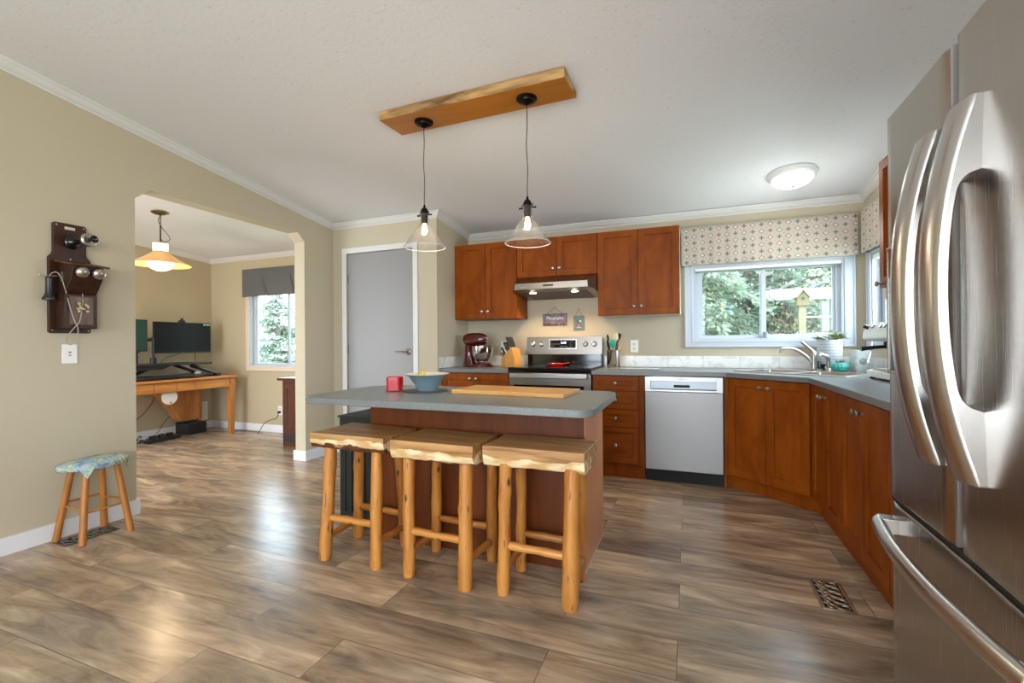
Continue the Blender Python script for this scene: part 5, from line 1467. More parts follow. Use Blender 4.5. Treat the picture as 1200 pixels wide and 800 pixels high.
# ================================================================== COUNTER ITEMS
def outlet(label, T, kind='outlet'):
    t = thing('outlet', label, 'outlet', tuple((T @ Vector((0,0,0)))), 0)
    m = MB(); m.T = T; m.box(-0.037, -0.006, -0.060, 0.037, -0.0003, 0.060); m.build('plate', MT['white_plastic'], t, bevel=0.002)
    m = MB(); m.T = T
    for z in (-0.021, 0.021): m.box(-0.017, -0.0085, z-0.014, 0.017, -0.0061, z+0.014)
    m.build('socket', plain('white_socket', '#d9d6d0', 0.4), t, bevel=0.003)
    m = MB(); m.T = T
    for z in (-0.021, 0.021):
        m.box(-0.009, -0.0092, z-0.003, -0.0065, -0.0086, z+0.007); m.box(0.0065, -0.0092, z-0.003, 0.009, -0.0086, z+0.007)
        m.lathe([(0,0),(0.0028,0),(0.0028,0.0006),(0,0.0006)], (0, -0.0086, z-0.009), 10, (0,-1,0))
    m.build('slots', MT['black'], t)
    return t
outlet('white duplex outlet on the wall beside the utensil crock', Matrix.Translation((-0.493, YB, 1.112)))
outlet('white duplex outlet on the wall behind the knife block', Matrix.Translation((-1.852, YB, 1.110)))
outlet('white duplex outlet low on the study wall beside the sideboard', Matrix.Translation((-5.005, SYF, 0.290)))

# stand mixer
MX, MY, MZ = -2.045, 4.27, CTZ
mx_ = thing('stand_mixer', 'dark red stand mixer with a steel bowl in the counter corner', 'mixer', (MX, MY, MZ))
RM = MT['red_enamel']
def oval(cx, cy, rx, ry, n=28): return [(cx+rx*math.cos(2*PI*k/n), cy+ry*math.sin(2*PI*k/n)) for k in range(n)]
m = MB(); m.prism(oval(MX+0.010, MY, 0.165, 0.105), 'z', MZ+0.0005, MZ+0.022); m.prism(oval(MX+0.062, MY, 0.085, 0.080), 'z', MZ+0.022, MZ+0.040); m.build('base', RM, mx_, bevel=0.008, seg=3)
m = MB(); rings = []
for (z, cx2, rx, ry2) in ((0.020,-0.085,0.075,0.072),(0.06,-0.088,0.058,0.055),(0.11,-0.092,0.046,0.044),(0.17,-0.090,0.045,0.043),(0.225,-0.078,0.056,0.050)):
    rings.append([m.v((MX+cx2+rx*math.cos(2*PI*k/24), MY+ry2*math.sin(2*PI*k/24), MZ+z)) for k in range(24)])
for A, B in zip(rings, rings[1:]):
    for k in range(24): j = (k+1) % 24; m.f([A[k], A[j], B[j], B[k]])
m.f(rings[0][::-1]); m.f(rings[-1]); m.build('column', RM, mx_)
m = MB(); hp = [(0.0,-0.148),(0.035,-0.144),(0.055,-0.125),(0.064,-0.09),(0.068,-0.03),(0.067,0.03),(0.060,0.075),(0.045,0.105),(0.034,0.114),(0.0,0.116)]
m.T = Matrix.Translation((MX-0.005, MY, MZ+0.282)) @ Matrix.Diagonal((1, 0.92, 1.0, 1)); m.lathe(hp, (0,0,0), 32, (1,0,0)); hd_ = m.build('head', RM, mx_)
m = MB(); m.T = Matrix.Translation((MX-0.005, MY, MZ+0.262)) @ Matrix.Diagonal((1, 0.935, 0.16, 1)); m.lathe([(0,-0.146)]+[(r*1.02, h) for r, h in hp[1:-1]]+[(0,0.118)], (0,0,0), 32, (1,0,0)); m.build('trim_band', MT['chrome'], hd_)
m = MB(); m.lathe([(0,0),(0.022,0),(0.021,0.010),(0.008,0.012),(0,0.014)], (MX+0.108, MY, MZ+0.290), 24, (1,0,0)); m.build('hub_cap', MT['chrome'], hd_)
m = MB(); m.cyl((MX+0.106, MY-0.046, MZ+0.292), (MX+0.106, MY-0.066, MZ+0.292), 0.009, n=14); m.build('hub_knob', MT['black'], hd_)
m = MB(); m.lathe([(0.0,0.0),(0.050,0.0),(0.052,0.006),(0.045,0.010),(0.075,0.030),(0.100,0.070),(0.110,0.115),(0.112,0.170),(0.114,0.172),(0.109,0.170),(0.106,0.115),(0.096,0.072),(0.070,0.033),(0,0.020)], (MX+0.060, MY, MZ+0.041), 40); m.build('bowl', MT['chrome'], mx_)
m = MB(); m.lathe([(0,0),(0.012,0),(0.012,-0.03),(0,-0.03)], (MX+0.060, MY, MZ+0.222), 14); m.cyl((MX+0.060, MY, MZ+0.20), (MX+0.060, MY, MZ+0.11), 0.006, n=10); m.build('beater_shaft', MT['chrome'], mx_)
m = MB(); m.lathe([(0,0),(0.040,0),(0.038,-0.012),(0,-0.014)], (MX+0.060, MY, MZ+0.232), 24); m.build('shaft_collar', MT['chrome'], hd_)

# knife block
KX, KY, KZ = -1.655, 4.24, CTZ
TK = Matrix.Translation((KX, KY, KZ)) @ Matrix.Rotation(-0.35, 4, 'Z')
kb = thing('knife_block', 'honey wood knife block full of black handled knives', 'knife block', (KX, KY, KZ))
m = MB(); m.T = TK
bpk = [(-0.085,0.0006),(0.085,0.0006),(0.092,0.080),(0.062,0.185),(0.040,0.195),(-0.085,0.085)]
m.prism(bpk, 'y', -0.055, 0.055); m.build('block', wood('honey_block', '#b5752a', '#d19544', 'z', 1.5, 0.4, stretch=8), kb, bevel=0.004)
kd = Vector((-0.66, 0, 0.75)).normalized()      # handles leave the slanted face
sl0, sl1 = Vector((-0.085, 0, 0.085)), Vector((0.040, 0, 0.195))
kn = 0
kl = ['top row front', 'top row', 'top row rear']
kh = MT['black']
spots = [(0.90,-0.038),(0.90,-0.013),(0.90,0.013),(0.90,0.038),(0.62,-0.034),(0.62,0.0),(0.62,0.034),(0.33,-0.030),(0.33,0.030)]
for (f, yy) in spots:
    ln = 0.120 if f > 0.8 else (0.105 if f > 0.5 else 0.085)
    t = thing('kitchen_knife', 'black handled knife standing in the honey wood block', 'knife', tuple(TK @ (sl0.lerp(sl1, f)+Vector((0,yy,0)))), 0, 'knives in the block')
    p0 = sl0.lerp(sl1, f) + Vector((0, yy, 0)) + kd*0.007; dd = (kd + Vector((0.35*(f-0.2), 0, 0.2*f))).normalized()
    m = MB(); m.T = TK; m.tube([p0, p0+dd*0.012], [0.007, 0.0065], 8); m.build('bolster', MT['handle'], t)
    m = MB(); m.T = TK; m.tube([p0+dd*0.0125, p0+dd*ln*0.35, p0+dd*ln*0.75, p0+dd*ln], [0.0105, 0.012, 0.0105, 0.013], 10, flat=0.75); m.build('handle', kh, t)
t = thing('kitchen_scissors', 'black looped scissors at the low front of the knife block', 'scissors', tuple(TK @ Vector((-0.06,0,0.10))))
m = MB(); m.T = TK
for sy in (-1, 1):
    c0 = Vector((-0.100, sy*0.020, 0.125))
    m.tube([c0 + Vector((0, 0.016*math.cos(a), 0)) + kd*(0.022*math.sin(a)) for a in [2*PI*k/16 for k in range(17)]], 0.005, 8, cap=False)
m.build('handles', kh, t)

# signs
def sign(label, x0, x1, z0, z1, apex, mat, r=0.0):
    t = thing('hanging_sign', label, 'sign', ((x0+x1)/2, YB-0.010, (z0+z1)/2))
    m = MB(); m.box(x0, YB-0.012, z0, x1, YB-0.003, z1)
    o = m.build('board', mat, t, bevel=0.002 if r == 0 else r)
    m = MB(); yy = YB-0.0135
    m.tube([(x0+(x1-x0)*0.16, yy, z1-0.006), (apex, YB-0.006, (z1+0.066)), (x1-(x1-x0)*0.16, yy, z1-0.006)], 0.0016, 6)
    m.lathe([(0,0),(0.004,0),(0.004,0.006),(0,0.007)], (apex, YB-0.0005, z1+0.067), 8, (0,-1,0)); m.build('hanger', plain('brown_twine', '#4c3522', 0.8), t)
    return t
def sky_board():
    m, nt, N, L, b = M_new('painted_mountain_board')
    tc = N.new('ShaderNodeTexCoord'); nz = N.new('ShaderNodeTexNoise'); nz.inputs['Scale'].default_value = 16; L.new(tc.outputs['Object'], nz.inputs['Vector'])
    cr = N.new('ShaderNodeValToRGB'); cr.color_ramp.elements[0].position = 0.35; cr.color_ramp.elements[0].color = sr('#48505f'); cr.color_ramp.elements[1].position = 0.68; cr.color_ramp.elements[1].color = sr('#857382')
    L.new(nz.outputs['Fac'], cr.inputs['Fac']); L.new(cr.outputs['Color'], b.inputs['Base Color']); b.inputs['Roughness'].default_value = 0.6
    return m
sg = sign('wide dark sign lettered Mountains hanging over the range', -1.417, -1.158, 1.329, 1.450, -1.284, sky_board())
text_mesh('lettering', 'Mountains', plain('white_lettering', '#eeeae6', 0.6), sg, 0.050, face_ny(-1.285, YB-0.0125, 1.405), sx=0.86)
m = MB(); yy = YB-0.0128
for (xs, hs, ws) in ((-1.385,0.022,0.030),(-1.352,0.034,0.030),(-1.318,0.016,0.030),(-1.270,0.014,0.040),(-1.228,0.040,0.026),(-1.196,0.028,0.026)):
    m.prism([(xs-ws, 1.331), (xs+ws, 1.331), (xs, 1.331+hs)], 'y', yy, yy+0.0009)
m.build('painted_peaks', plain('rust_brown_paint', '#5b3428', 0.6), sg)
m = MB()
for (xs, zs) in ((-1.228,1.358),(-1.240,1.345),(-1.206,1.340)): m.prism([(xs-0.006, zs-0.012), (xs+0.004, zs-0.012), (xs, zs+0.010)], 'y', yy-0.001, yy-0.0001)
m.build('painted_highlights', plain('pale_gold_paint', '#c9a67c', 0.6), sg)
sg = sign('small grey green tag sign with a red badge hanging over the range', -1.090, -0.979, 1.276, 1.421, -1.034, plain('grey_green_board', '#5f7474', 0.6))
m = MB(); m.prism(oval(-1.035, 1.325, 0.024, 0.015), 'y', YB-0.0135, YB-0.0122); bdg = m.build('badge', plain('dark_red_paint', '#8c2430', 0.5), sg)
m = MB(); m.box(-1.056, YB-0.0134, 1.303, -1.014, YB-0.0122, 1.309); m.prism(oval(-1.035, 1.325, 0.006, 0.006), 'y', YB-0.0142, YB-0.0136); m.build('pale_stripe', plain('pale_paint', '#d8ccc8', 0.5), sg)
m = MB(); m.ball((-1.020, YB-0.0135, 1.368), 0.010, 12, 8, (1.2, 0.15, 0.8)); m.build('painted_bird', plain('mint_paint', '#a8d6c8', 0.5), sg)
m = MB(); m.prism([(-1.062,1.352),(-1.030,1.345),(-1.026,1.372),(-1.048,1.385),(-1.066,1.374)], 'y', YB-0.0132, YB-0.0122); m.build('painted_shape', plain('slate_paint', '#46606e', 0.5), sg)

# utensil crock and utensils
CX_, CY_ = -0.665, 4.37
ck = thing('utensil_crock', 'tall stainless utensil crock beside the range', 'utensil crock', (CX_, CY_, CTZ))
m = MB(); m.lathe([(0,0),(0.060,0),(0.062,0.003),(0.062,0.165),(0.063,0.168),(0.059,0.168),(0.058,0.004),(0,0.004)], (CX_, CY_, CTZ+0.0005), 40); m.build('body', metal('polished_crock', '#c2b8ad', 0.16), ck)
def utensil(name, label, cat, bx, by, tx, ty, L_, hm, headf):
    t = thing(name, label, cat, (CX_+bx, CY_+by, CTZ+0.01))
    a = Vector((CX_+bx, CY_+by, CTZ+0.012)); b = Vector((CX_+tx, CY_+ty, CTZ+L_))
    m = MB(); m.tube([a, b], 0.0045, 8); m.build('handle', hm, t)
    headf(t, b, (b-a).normalized())
def spoon_head(mat, r=0.032, rz=0.045):
    def f(t, b, d):
        m = MB(); m.T = Matrix.Translation(b + d*rz*0.9) @ d.to_track_quat('Z', 'Y').to_matrix().to_4x4(); m.ball((0,0,0), 1.0, 20, 12, (r, 0.010, rz)); m.build('bowl', mat, t)
    return f
def flat_head(mat, w=0.032, h=0.085, rot=0.0):
    def f(t, b, d):
        m = MB(); m.T = Matrix.Translation(b) @ d.to_track_quat('Z', 'Y').to_matrix().to_4x4() @ Matrix.Rotation(rot, 4, 'Z')
        m.prism([(-w*0.5,0),(w*0.5,0),(w,h*0.4),(w*0.95,h),(-w*0.95,h),(-w,h*0.4)], 'y', -0.002, 0.002); m.build('blade', mat, t, bevel=0.0008)
    return f
teal = plain('teal_silicone', '#36a08c', 0.45); dteal = plain('dark_teal_silicone', '#0f5560', 0.4); crm = plain('cream_silicone', '#d8cfa2', 0.5)
utensil('cooking_spoon', 'bright teal cooking spoon leaning forward in the crock', 'spoon', 0.01, -0.022, 0.004, -0.052, 0.190, plain('teal_handle', '#2f8f7c', 0.45), spoon_head(teal, 0.034, 0.044))
utensil('soup_ladle', 'dark teal ladle standing at the back of the crock', 'ladle', -0.01, 0.01, -0.050, 0.015, 0.250, MT['black'], spoon_head(dteal, 0.034, 0.036))
utensil('slotted_spoon', 'cream slotted spoon rising from the crock', 'spoon', 0.01, 0.02, 0.022, 0.0, 0.240, MT['black'], spoon_head(crm, 0.024, 0.048))
utensil('spatula', 'black spatula leaning right in the crock', 'spatula', 0.0, 0.03, 0.045, 0.03, 0.265, MT['black'], flat_head(MT['black'], 0.028, 0.06, 0.7))
utensil('serving_spoon', 'black serving spoon leaning against the crock edge near the range', 'spoon', -0.015, -0.015, -0.040, -0.026, 0.178, MT['black'], spoon_head(MT['black'], 0.030, 0.05))
utensil('wooden_spoon', 'dark wooden spoon in the crock', 'spoon', 0.02, -0.02, 0.035, -0.020, 0.200, wood('dark_spoon_wood', '#3e2413', '#5e3a20', 'z'), spoon_head(wood('dark_spoon_wood_b', '#3e2413', '#5e3a20', 'z'), 0.018, 0.035))
utensil('butter_spreader', 'pale wooden spreader leaning far right out of the crock', 'spreader', -0.045, 0.0, 0.080, 0.008, 0.225, wood('pale_spoon_wood', '#b39555', '#d9bf84', 'z'), flat_head(plain('pale_spreader', '#cdb47c', 0.5), 0.007, 0.03))
# flat board on the counter
gb = thing('glass_board', 'thin grey glass cutting board lying on the counter beside the crock', 'cutting board', (-0.44, 4.27, CTZ))
m = MB(); m.box(-0.66, 4.10, CTZ+0.0030, -0.235, 4.275, CTZ+0.008); m.build('pane', plain('frosted_grey_glass', '#9da3a5', 0.15), gb, bevel=0.002)
for (x, y) in ((-0.64,4.115),(-0.255,4.115),(-0.64,4.26),(-0.255,4.26)):
    m = MB(); m.lathe([(0,0),(0.007,0),(0.007,0.0024),(0,0.0024)], (x, y, CTZ+0.0004), 12); m.build('foot', MT['rubber'], gb)

# plants in the corner
px_, py_ = 1.070, 4.40
PS = 0.80
pt = thing('potted_plant', 'leafy plant in a white patterned pot behind the faucet', 'potted plant', (px_, py_, CTZ))
def chevron_pot():
    m, nt, N, L, b = M_new('white_chevron_pot')
    tc = N.new('ShaderNodeTexCoord'); sx = N.new('ShaderNodeSeparateXYZ'); L.new(tc.outputs['Object'], sx.inputs[0])
    at = N.new('ShaderNodeMath'); at.operation = 'ARCTAN2'; L.new(sx.outputs[1], at.inputs[0]); L.new(sx.outputs[0], at.inputs[1])
    def mth(op, a, v):
        n = N.new('ShaderNodeMath'); n.operation = op; L.new(a, n.inputs[0])
        if isinstance(v, (int, float)): n.inputs[1].default_value = v
        else: L.new(v, n.inputs[1])
        return n.outputs[0]
    u = mth('MULTIPLY', at.outputs[0], 26/(2*PI)); tri = mth('PINGPONG', u, 0.5)
    z = mth('DIVIDE', sx.outputs[2], 0.024); s_ = mth('ADD', z, tri); fr_ = mth('FRACT', s_, 0); cut = mth('LESS_THAN', fr_, 0.20)
    side = mth('GREATER_THAN', mth('FRACT', mth('MULTIPLY', u, 2.0), 0), 0.25); cut2 = mth('MULTIPLY', cut, side)
    mx = N.new('ShaderNodeMix'); mx.data_type = 'RGBA'; L.new(cut2, mx.inputs[0]); mx.inputs[6].default_value = sr('#bbbfc3'); mx.inputs[7].default_value = sr('#4f6175')
    L.new(mx.outputs[2], b.inputs['Base Color']); b.inputs['Roughness'].default_value = 0.4
    return m
m = MB(); m.T = Matrix.Translation((px_, py_, 0)) @ Matrix.Diagonal((PS, PS, 1, 1)) @ Matrix.Translation((-px_, -py_, 0)); m.lathe([(0,0.0),(0.106,0.0),(0.108,0.004),(0.111,0.19),(0.111,0.195),(0.104,0.195),(0.102,0.17),(0,0.168)], (px_, py_, CTZ+0.052), 48); m.build('pot', chevron_pot(), pt)
m = MB()
for a in (0.5, 2.07, 3.64, 5.21): m.cyl((px_+0.062*math.cos(a), py_+0.062*math.sin(a), CTZ+0.0005), (px_+0.062*math.cos(a), py_+0.062*math.sin(a), CTZ+0.052), 0.009, n=10)
m.tube([(px_+0.066*math.cos(2*PI*k/24), py_+0.066*math.sin(2*PI*k/24), CTZ+0.045) for k in range(25)], 0.006, 8, cap=False); m.build('stand', MT['blackmatte'], pt)
rnd = random.Random(9)
def leaf_quad(m, base, d, up, L_, w):
    d = d.normalized(); s_ = d.cross(up).normalized(); n_ = s_.cross(d)
    p = [base, base+d*L_*0.35+s_*w*0.5+n_*L_*0.06, base+d*L_*0.75+s_*w*0.38+n_*L_*0.05, base+d*L_, base+d*L_*0.75-s_*w*0.38+n_*L_*0.05, base+d*L_*0.35-s_*w*0.5+n_*L_*0.06]
    c_ = base+d*L_*0.5
    V = [m.v(q_) for q_ in p]; C0 = m.v(c_)
    for k in range(6): m.f([C0, V[k], V[(k+1) % 6]])
m = MB(); ms = MB()
for i in range(14):
    a = rnd.uniform(0, 6.28); ln = rnd.uniform(0.06, 0.15); tip = Vector((px_+ln*1.0*math.cos(a), py_+ln*0.7*math.sin(a), CTZ+0.235+rnd.uniform(0.01, 0.085)))
    b0 = Vector((px_+0.03*math.cos(a), py_+0.03*math.sin(a), CTZ+0.222)); mid = (b0+tip)/2 + Vector((0,0,0.02))
    ms.tube([b0, mid, tip], [0.003, 0.0025, 0.0015], 6)
    for k in range(7):
        t_ = 0.3+0.7*k/6; q_ = b0.lerp(tip, t_) + Vector((0,0,0.02*math.sin(t_*PI)))
        dd = Vector((math.cos(a+(-1)**k*1.0), math.sin(a+(-1)**k*1.0), rnd.uniform(-0.1, 0.5)))
        leaf_quad(m, q_, dd, Vector((0,0,1)), rnd.uniform(0.040, 0.058), rnd.uniform(0.024, 0.036))
m.build('leaves', plain('variegated_leaf', '#7e8f55', 0.45, var=0.5, vscale=30), pt, keepn=True, flat=True); ms.build('stems', plain('reddish_stem', '#7d6a4a', 0.6), pt)
sx2, sy2 = 1.092, 4.218
su = thing('succulent_planter', 'teal ribbed bowl holding a small red tipped succulent', 'planter', (sx2, sy2, CTZ))
m = MB(); rings = []; n = 64
for (r, z) in ((0.0,0.001),(0.033,0.001),(0.050,0.015),(0.059,0.040),(0.056,0.062),(0.050,0.072),(0.044,0.070),(0.042,0.060),(0.0,0.058)):
    if r == 0: rings.append([m.v((sx2, sy2, CTZ+z))]); continue
    rings.append([m.v((sx2+(r*(1+0.05*abs(math.cos(8*2*PI*k/n))))*math.cos(2*PI*k/n), sy2+(r*(1+0.05*abs(math.cos(8*2*PI*k/n))))*math.sin(2*PI*k/n), CTZ+z)) for k in range(n)])
for A, B in zip(rings, rings[1:]):
    for k in range(n):
        j = (k+1) % n
        if len(A) == 1: m.f([A[0], B[j], B[k]])
        elif len(B) == 1: m.f([A[k], A[j], B[0]])
        else: m.f([A[k], A[j], B[j], B[k]])
m.build('bowl', plain('teal_glaze', '#4aa79c', 0.3, var=0.3, vscale=40), su, angle=25)
m = MB()
for i in range(22):
    a = rnd.uniform(0, 6.28); el = rnd.uniform(0.2, 1.3)
    leaf_quad(m, Vector((sx2+0.012*math.cos(a), sy2+0.012*math.sin(a), CTZ+0.062)), Vector((math.cos(a)*math.cos(el), math.sin(a)*math.cos(el), math.sin(el))), Vector((0,0,1)), rnd.uniform(0.025, 0.045), 0.012)
m.build('leaves', plain('plum_green_succulent', '#6f4f5a', 0.5, var=0.6, vscale=60), su, keepn=True, flat=True)
vx, vy = 1.225, 4.210
gv = thing('glass_vase', 'square frosted glass vase with a pressed flower motif', 'vase', (vx, vy, CTZ))
m = MB(); m.T = Matrix.Translation((vx, vy, CTZ+0.0006)) @ Matrix.Rotation(0.12, 4, 'Z')
o_ = rrect(0, 0, 0.058, 0.052, 0.02, 4); i_ = rrect(0, 0, 0.052, 0.046, 0.016, 4)
k_ = len(o_); L3 = []
for (sc, z) in ((0.80, 0), (0.92, 0.02), (0.97, 0.08), (1.0, 0.15), (1.06, 0.165)): L3.append([m.v((p[0]*sc, p[1]*sc, z)) for p in o_])
for (sc, z) in ((1.04, 0.165), (0.98, 0.15), (0.95, 0.08), (0.88, 0.02)): L3.append([m.v((p[0]*sc, p[1]*sc, z)) for p in i_])
for A, B in zip(L3, L3[1:]):
    for k in range(k_): j = (k+1) % k_; m.f([A[k], A[j], B[j], B[k]])
m.f(L3[0][::-1]); m.f(L3[-1])
m.build('glass', plain('frosted_glass', '#c9d0d0', 0.3, bump=0.8, bscale=45, var=0.10, vscale=30), gv)
m = MB(); m.T = Matrix.Translation((vx, vy-0.053, CTZ+0.085)) @ Matrix.Rotation(0.12, 4, 'Z')
for k in range(7): a = 2*PI*k/7; m.ball((0.017*math.cos(a), 0.0, 0.017*math.sin(a)), 0.011, 10, 6, (1, 0.3, 1))
m.ball((0,0,0), 0.010, 10, 6, (1,0.4,1)); m.build('flower_motif', plain('grey_motif', '#8f9799', 0.4), gv)

# espresso machine beside the refrigerator
ex = thing('espresso_machine', 'white and steel espresso machine under the side wall cabinet', 'espresso machine', (1.2, 3.45, CTZ))
ew = plain('white_machine_enamel', '#dcdedd', 0.3)
E0, E1 = 3.22, 3.60
m = MB(); m.prism([(1.075,CTZ+0.012),(1.335,CTZ+0.012),(1.335,CTZ+0.060),(1.11,CTZ+0.060),(1.075,CTZ+0.048)], 'y', E0, E1); m.build('base', ew, ex, bevel=0.004)
m = MB(); m.box(1.10, E0+0.03, CTZ+0.0603, 1.24, E1-0.03, CTZ+0.066); m.build('drip_grille', MT['steel'], ex, bevel=0.001)
for (x, y) in ((1.10,E0+0.03),(1.10,E1-0.03),(1.31,E0+0.03),(1.31,E1-0.03)):
    m = MB(); m.lathe([(0,0),(0.016,0),(0.014,0.0115),(0,0.0115)], (x, y, CTZ+0.0004), 14); m.build('foot', MT['rubber'], ex)
m = MB(); m.box(1.245, E0+0.005, CTZ+0.0602, 1.335, E1-0.005, CTZ+0.245); m.build('column', ew, ex, bevel=0.004)
m = MB(); m.prism([(1.055,CTZ+0.255),(1.075,CTZ+0.235),(1.335,CTZ+0.2455),(1.335,CTZ+0.355),(1.095,CTZ+0.355),(1.060,CTZ+0.30)], 'y', E0, E1); eh = m.build('head', ew, ex, bevel=0.005)
fn = Vector((-(0.355-0.30), 0, (1.095-1.060))).normalized(); fn = Vector((-0.84, 0, 0.53))
for i, y in enumerate((E0+0.06, E0+0.12, E1-0.13)):
    m = MB(); m.lathe([(0,0),(0.017,0),(0.016,0.010),(0,0.011)], (1.0775, y, CTZ+0.3285), 16, fn); m.build('button', MT['chrome'], eh)
m = MB(); m.lathe([(0,0),(0.012,0),(0.012,0.030),(0,0.031)], (1.075, E1-0.05, CTZ+0.32), 14, fn); m.build('steam_knob', MT['black'], eh)
m = MB(); m.lathe([(0,0),(0.036,0),(0.036,0.030),(0.030,0.045),(0,0.046)], (1.14, 3.40, CTZ+0.236), 24, (0,0,-1)); m.tube([(1.13,3.40,CTZ+0.205),(1.06,3.40,CTZ+0.200),(0.99,3.40,CTZ+0.190)], [0.010,0.011,0.014], 12); m.build('portafilter', MT['black'], ex)
m = MB(); m.tube([(1.10,E1-0.035,CTZ+0.24),(1.09,E1-0.03,CTZ+0.16),(1.075,E1-0.03,CTZ+0.10)], 0.005, 8); m.build('steam_wand', MT['chrome'], ex)
m = MB(); m.lathe([(0.05,0),(0.085,0.06),(0.09,0.062),(0.045,0.0)], (1.22, 3.33, CTZ+0.358), 24); m.lathe([(0,0.064),(0.09,0.064),(0.09,0.072),(0,0.076)], (1.22, 3.33, CTZ+0.358), 24); m.build('bean_hopper', plain('smoky_hopper', '#565656', 0.25), ex)

# ================================================================== STUDY
dk = thing('writing_desk', 'long honey wood desk against the study wall', 'desk', (-5.95, 3.5, 0))
D0, D1, DX_0, DX_1, DZT = 2.62, 4.300, -6.284, -5.560, 0.757
m = MB(); m.box(DX_0, D0, DZT-0.028, DX_1, D1, DZT); m.build('desktop', MT['desk'], dk, bevel=0.006)
m = MB(); m.box(DX_0+0.02, D0+0.03, 0.612, DX_1-0.028, D0+0.05, DZT-0.0285); m.box(DX_0+0.02, D1-0.05, 0.612, DX_1-0.028, D1-0.03, DZT-0.0285); m.box(DX_0+0.02, D0+0.05, 0.612, DX_0+0.04, D1-0.05, DZT-0.0285)
m.box(DX_1-0.045, D0+0.05, 0.612, DX_1-0.028, D1-0.05, DZT-0.0285); m.build('apron', MT['desk'], dk, bevel=0.002)
for (a, b) in ((2.70, 3.30), (3.305, 3.545), (3.55, 3.76), (3.765, 4.13)):
    m = MB(); m.box(DX_1-0.0278, a, 0.616, DX_1-0.018, b, DZT-0.034); m.build('drawer', MT['desk'], dk, bevel=0.002)
for (x, y) in ((DX_1-0.052, D1-0.052), (DX_1-0.052, D0+0.052), (DX_0+0.052, D1-0.052), (DX_0+0.052, D0+0.052)):
    m = MB(); rs = 0.036 if x > -6 else 0.03
    A = [m.v((x+sx*rs*0.72, y+sy*rs*0.72, 0)) for sx, sy in ((-1,-1),(1,-1),(1,1),(-1,1))]; B = [m.v((x+sx*rs, y+sy*rs, DZT-0.0285)) for sx, sy in ((-1,-1),(1,-1),(1,1),(-1,1))]
    for k in range(4): j = (k+1) % 4; m.f([A[k], A[j], B[j], B[k]])
    m.f(A[::-1]); m.f(B); m.build('leg', MT['deskz'], dk, bevel=0.003)
m = MB(); m.prism([(3.640,0.6115),(4.150,0.6115),(4.150,0.185),(3.930,0.185)], 'x', -6.255, -6.08); m.build('pedestal', MT['deskz'], dk, bevel=0.003)
dc = thing('round_disc', 'white round disc hanging under the desk drawers', 'disc', (-5.60, 3.50, 0.56))
m = MB(); m.lathe([(0,0),(0.085,0),(0.088,0.006),(0.085,0.012),(0,0.012)], (-5.630, 3.495, 0.556), 36, (1,0,0)); m.build('face', plain('off_white_disc', '#d5d0c8', 0.6), dc)
m = MB(); m.lathe([(0,0),(0.010,0),(0.010,0.002),(0,0.002)], (-5.6178, 3.505, 0.490), 12, (1,0,0)); m.build('spot', plain('brown_spot', '#7c5636', 0.6), dc)
bx_ = thing('black_box', 'small black ribbed box on the floor under the desk', 'box', (-6.15, 4.05, 0))
m = MB(); m.box(-6.235, 3.945, 0.006, -5.985, 4.180, 0.150); m.build('case', MT['black'], bx_, bevel=0.004)
m = MB()
for i in range(9): m.box(-5.9848, 3.965+i*0.023, 0.02, -5.982, 3.975+i*0.023, 0.14)
m.build('ribs', MT['blackmatte'], bx_)
for (x, y) in ((-6.21,3.97),(-6.01,3.97),(-6.21,4.155),(-6.01,4.155)):
    m = MB(); m.lathe([(0,0),(0.01,0),(0.01,0.0058),(0,0.0058)], (x, y, 0.0002), 10); m.build('foot', MT['rubber'], bx_)
wp = thing('wall_register', 'white rectangular grille plate low on the study wall', 'wall vent', (SXL, 4.35, 0.245))
m = MB(); m.box(SXL+0.0004, 4.288, 0.117, SXL+0.008, 4.414, 0.372); m.build('plate', MT['white_plastic'], wp, bevel=0.003)
m = MB()
for i in range(12): m.box(SXL+0.0081, 4.302, 0.135+i*0.0185, SXL+0.0100, 4.400, 0.142+i*0.0185)
m.build('louvers', plain('shaded_white_louver', '#cfcbc4', 0.5), wp)
# monitors
def monitor(label, T, w, h, scr, standless=True):
    t = thing('computer_monitor', label, 'monitor', tuple(T @ Vector((0,0,0))))
    m = MB(); m.T = T; m.box(0, -w/2, -h/2, 0.022, w/2, h/2); b = m.build('housing', MT['black'], t, bevel=0.003)
    m = MB(); m.T = T; m.box(0.0222, -w/2+0.008, -h/2+0.018, 0.0232, w/2-0.008, h/2-0.008); m.build('screen', scr, t)
    return t
TM = Matrix.Translation((-6.055, 3.925, 1.253)) @ Matrix.Rotation(-0.04, 4, 'Z')
mo = monitor('wide black monitor on an arm over the desk, switched off', TM, 0.690, 0.390, plain('dark_screen', '#0c0c0f', 0.35, spec=0.3))
text_mesh('lettering', 'DELL', plain('silver_print', '#85858a', 0.4), mo, 0.013, TM @ Matrix.Translation((0.0225, -0.01, -0.187)) @ Matrix.Rotation(PI/2, 4, 'Z') @ Matrix.Rotation(PI/2, 4, 'X'))
m = MB(); m.T = TM; m.box(0.0233, 0.245, 0.160, 0.0240, 0.337, 0.184); m.build('sticker', plain('mint_sticker', '#7fb59a', 0.6), mo)
m = MB(); m.T = TM; m.box(-0.03, 0.33, -0.14, -0.001, 0.342, 0.16); m.build('side_label', plain('grey_label', '#b9bec2', 0.5), mo)
wc = thing('webcam', 'small black webcam clipped on top of the wide monitor', 'webcam', (-6.04, 3.89, 1.449))
m = MB(); m.T = TM; m.box(-0.008, -0.055, 0.1955, 0.030, 0.025, 0.2035); m.build('clip', MT['black'], wc, bevel=0.002)
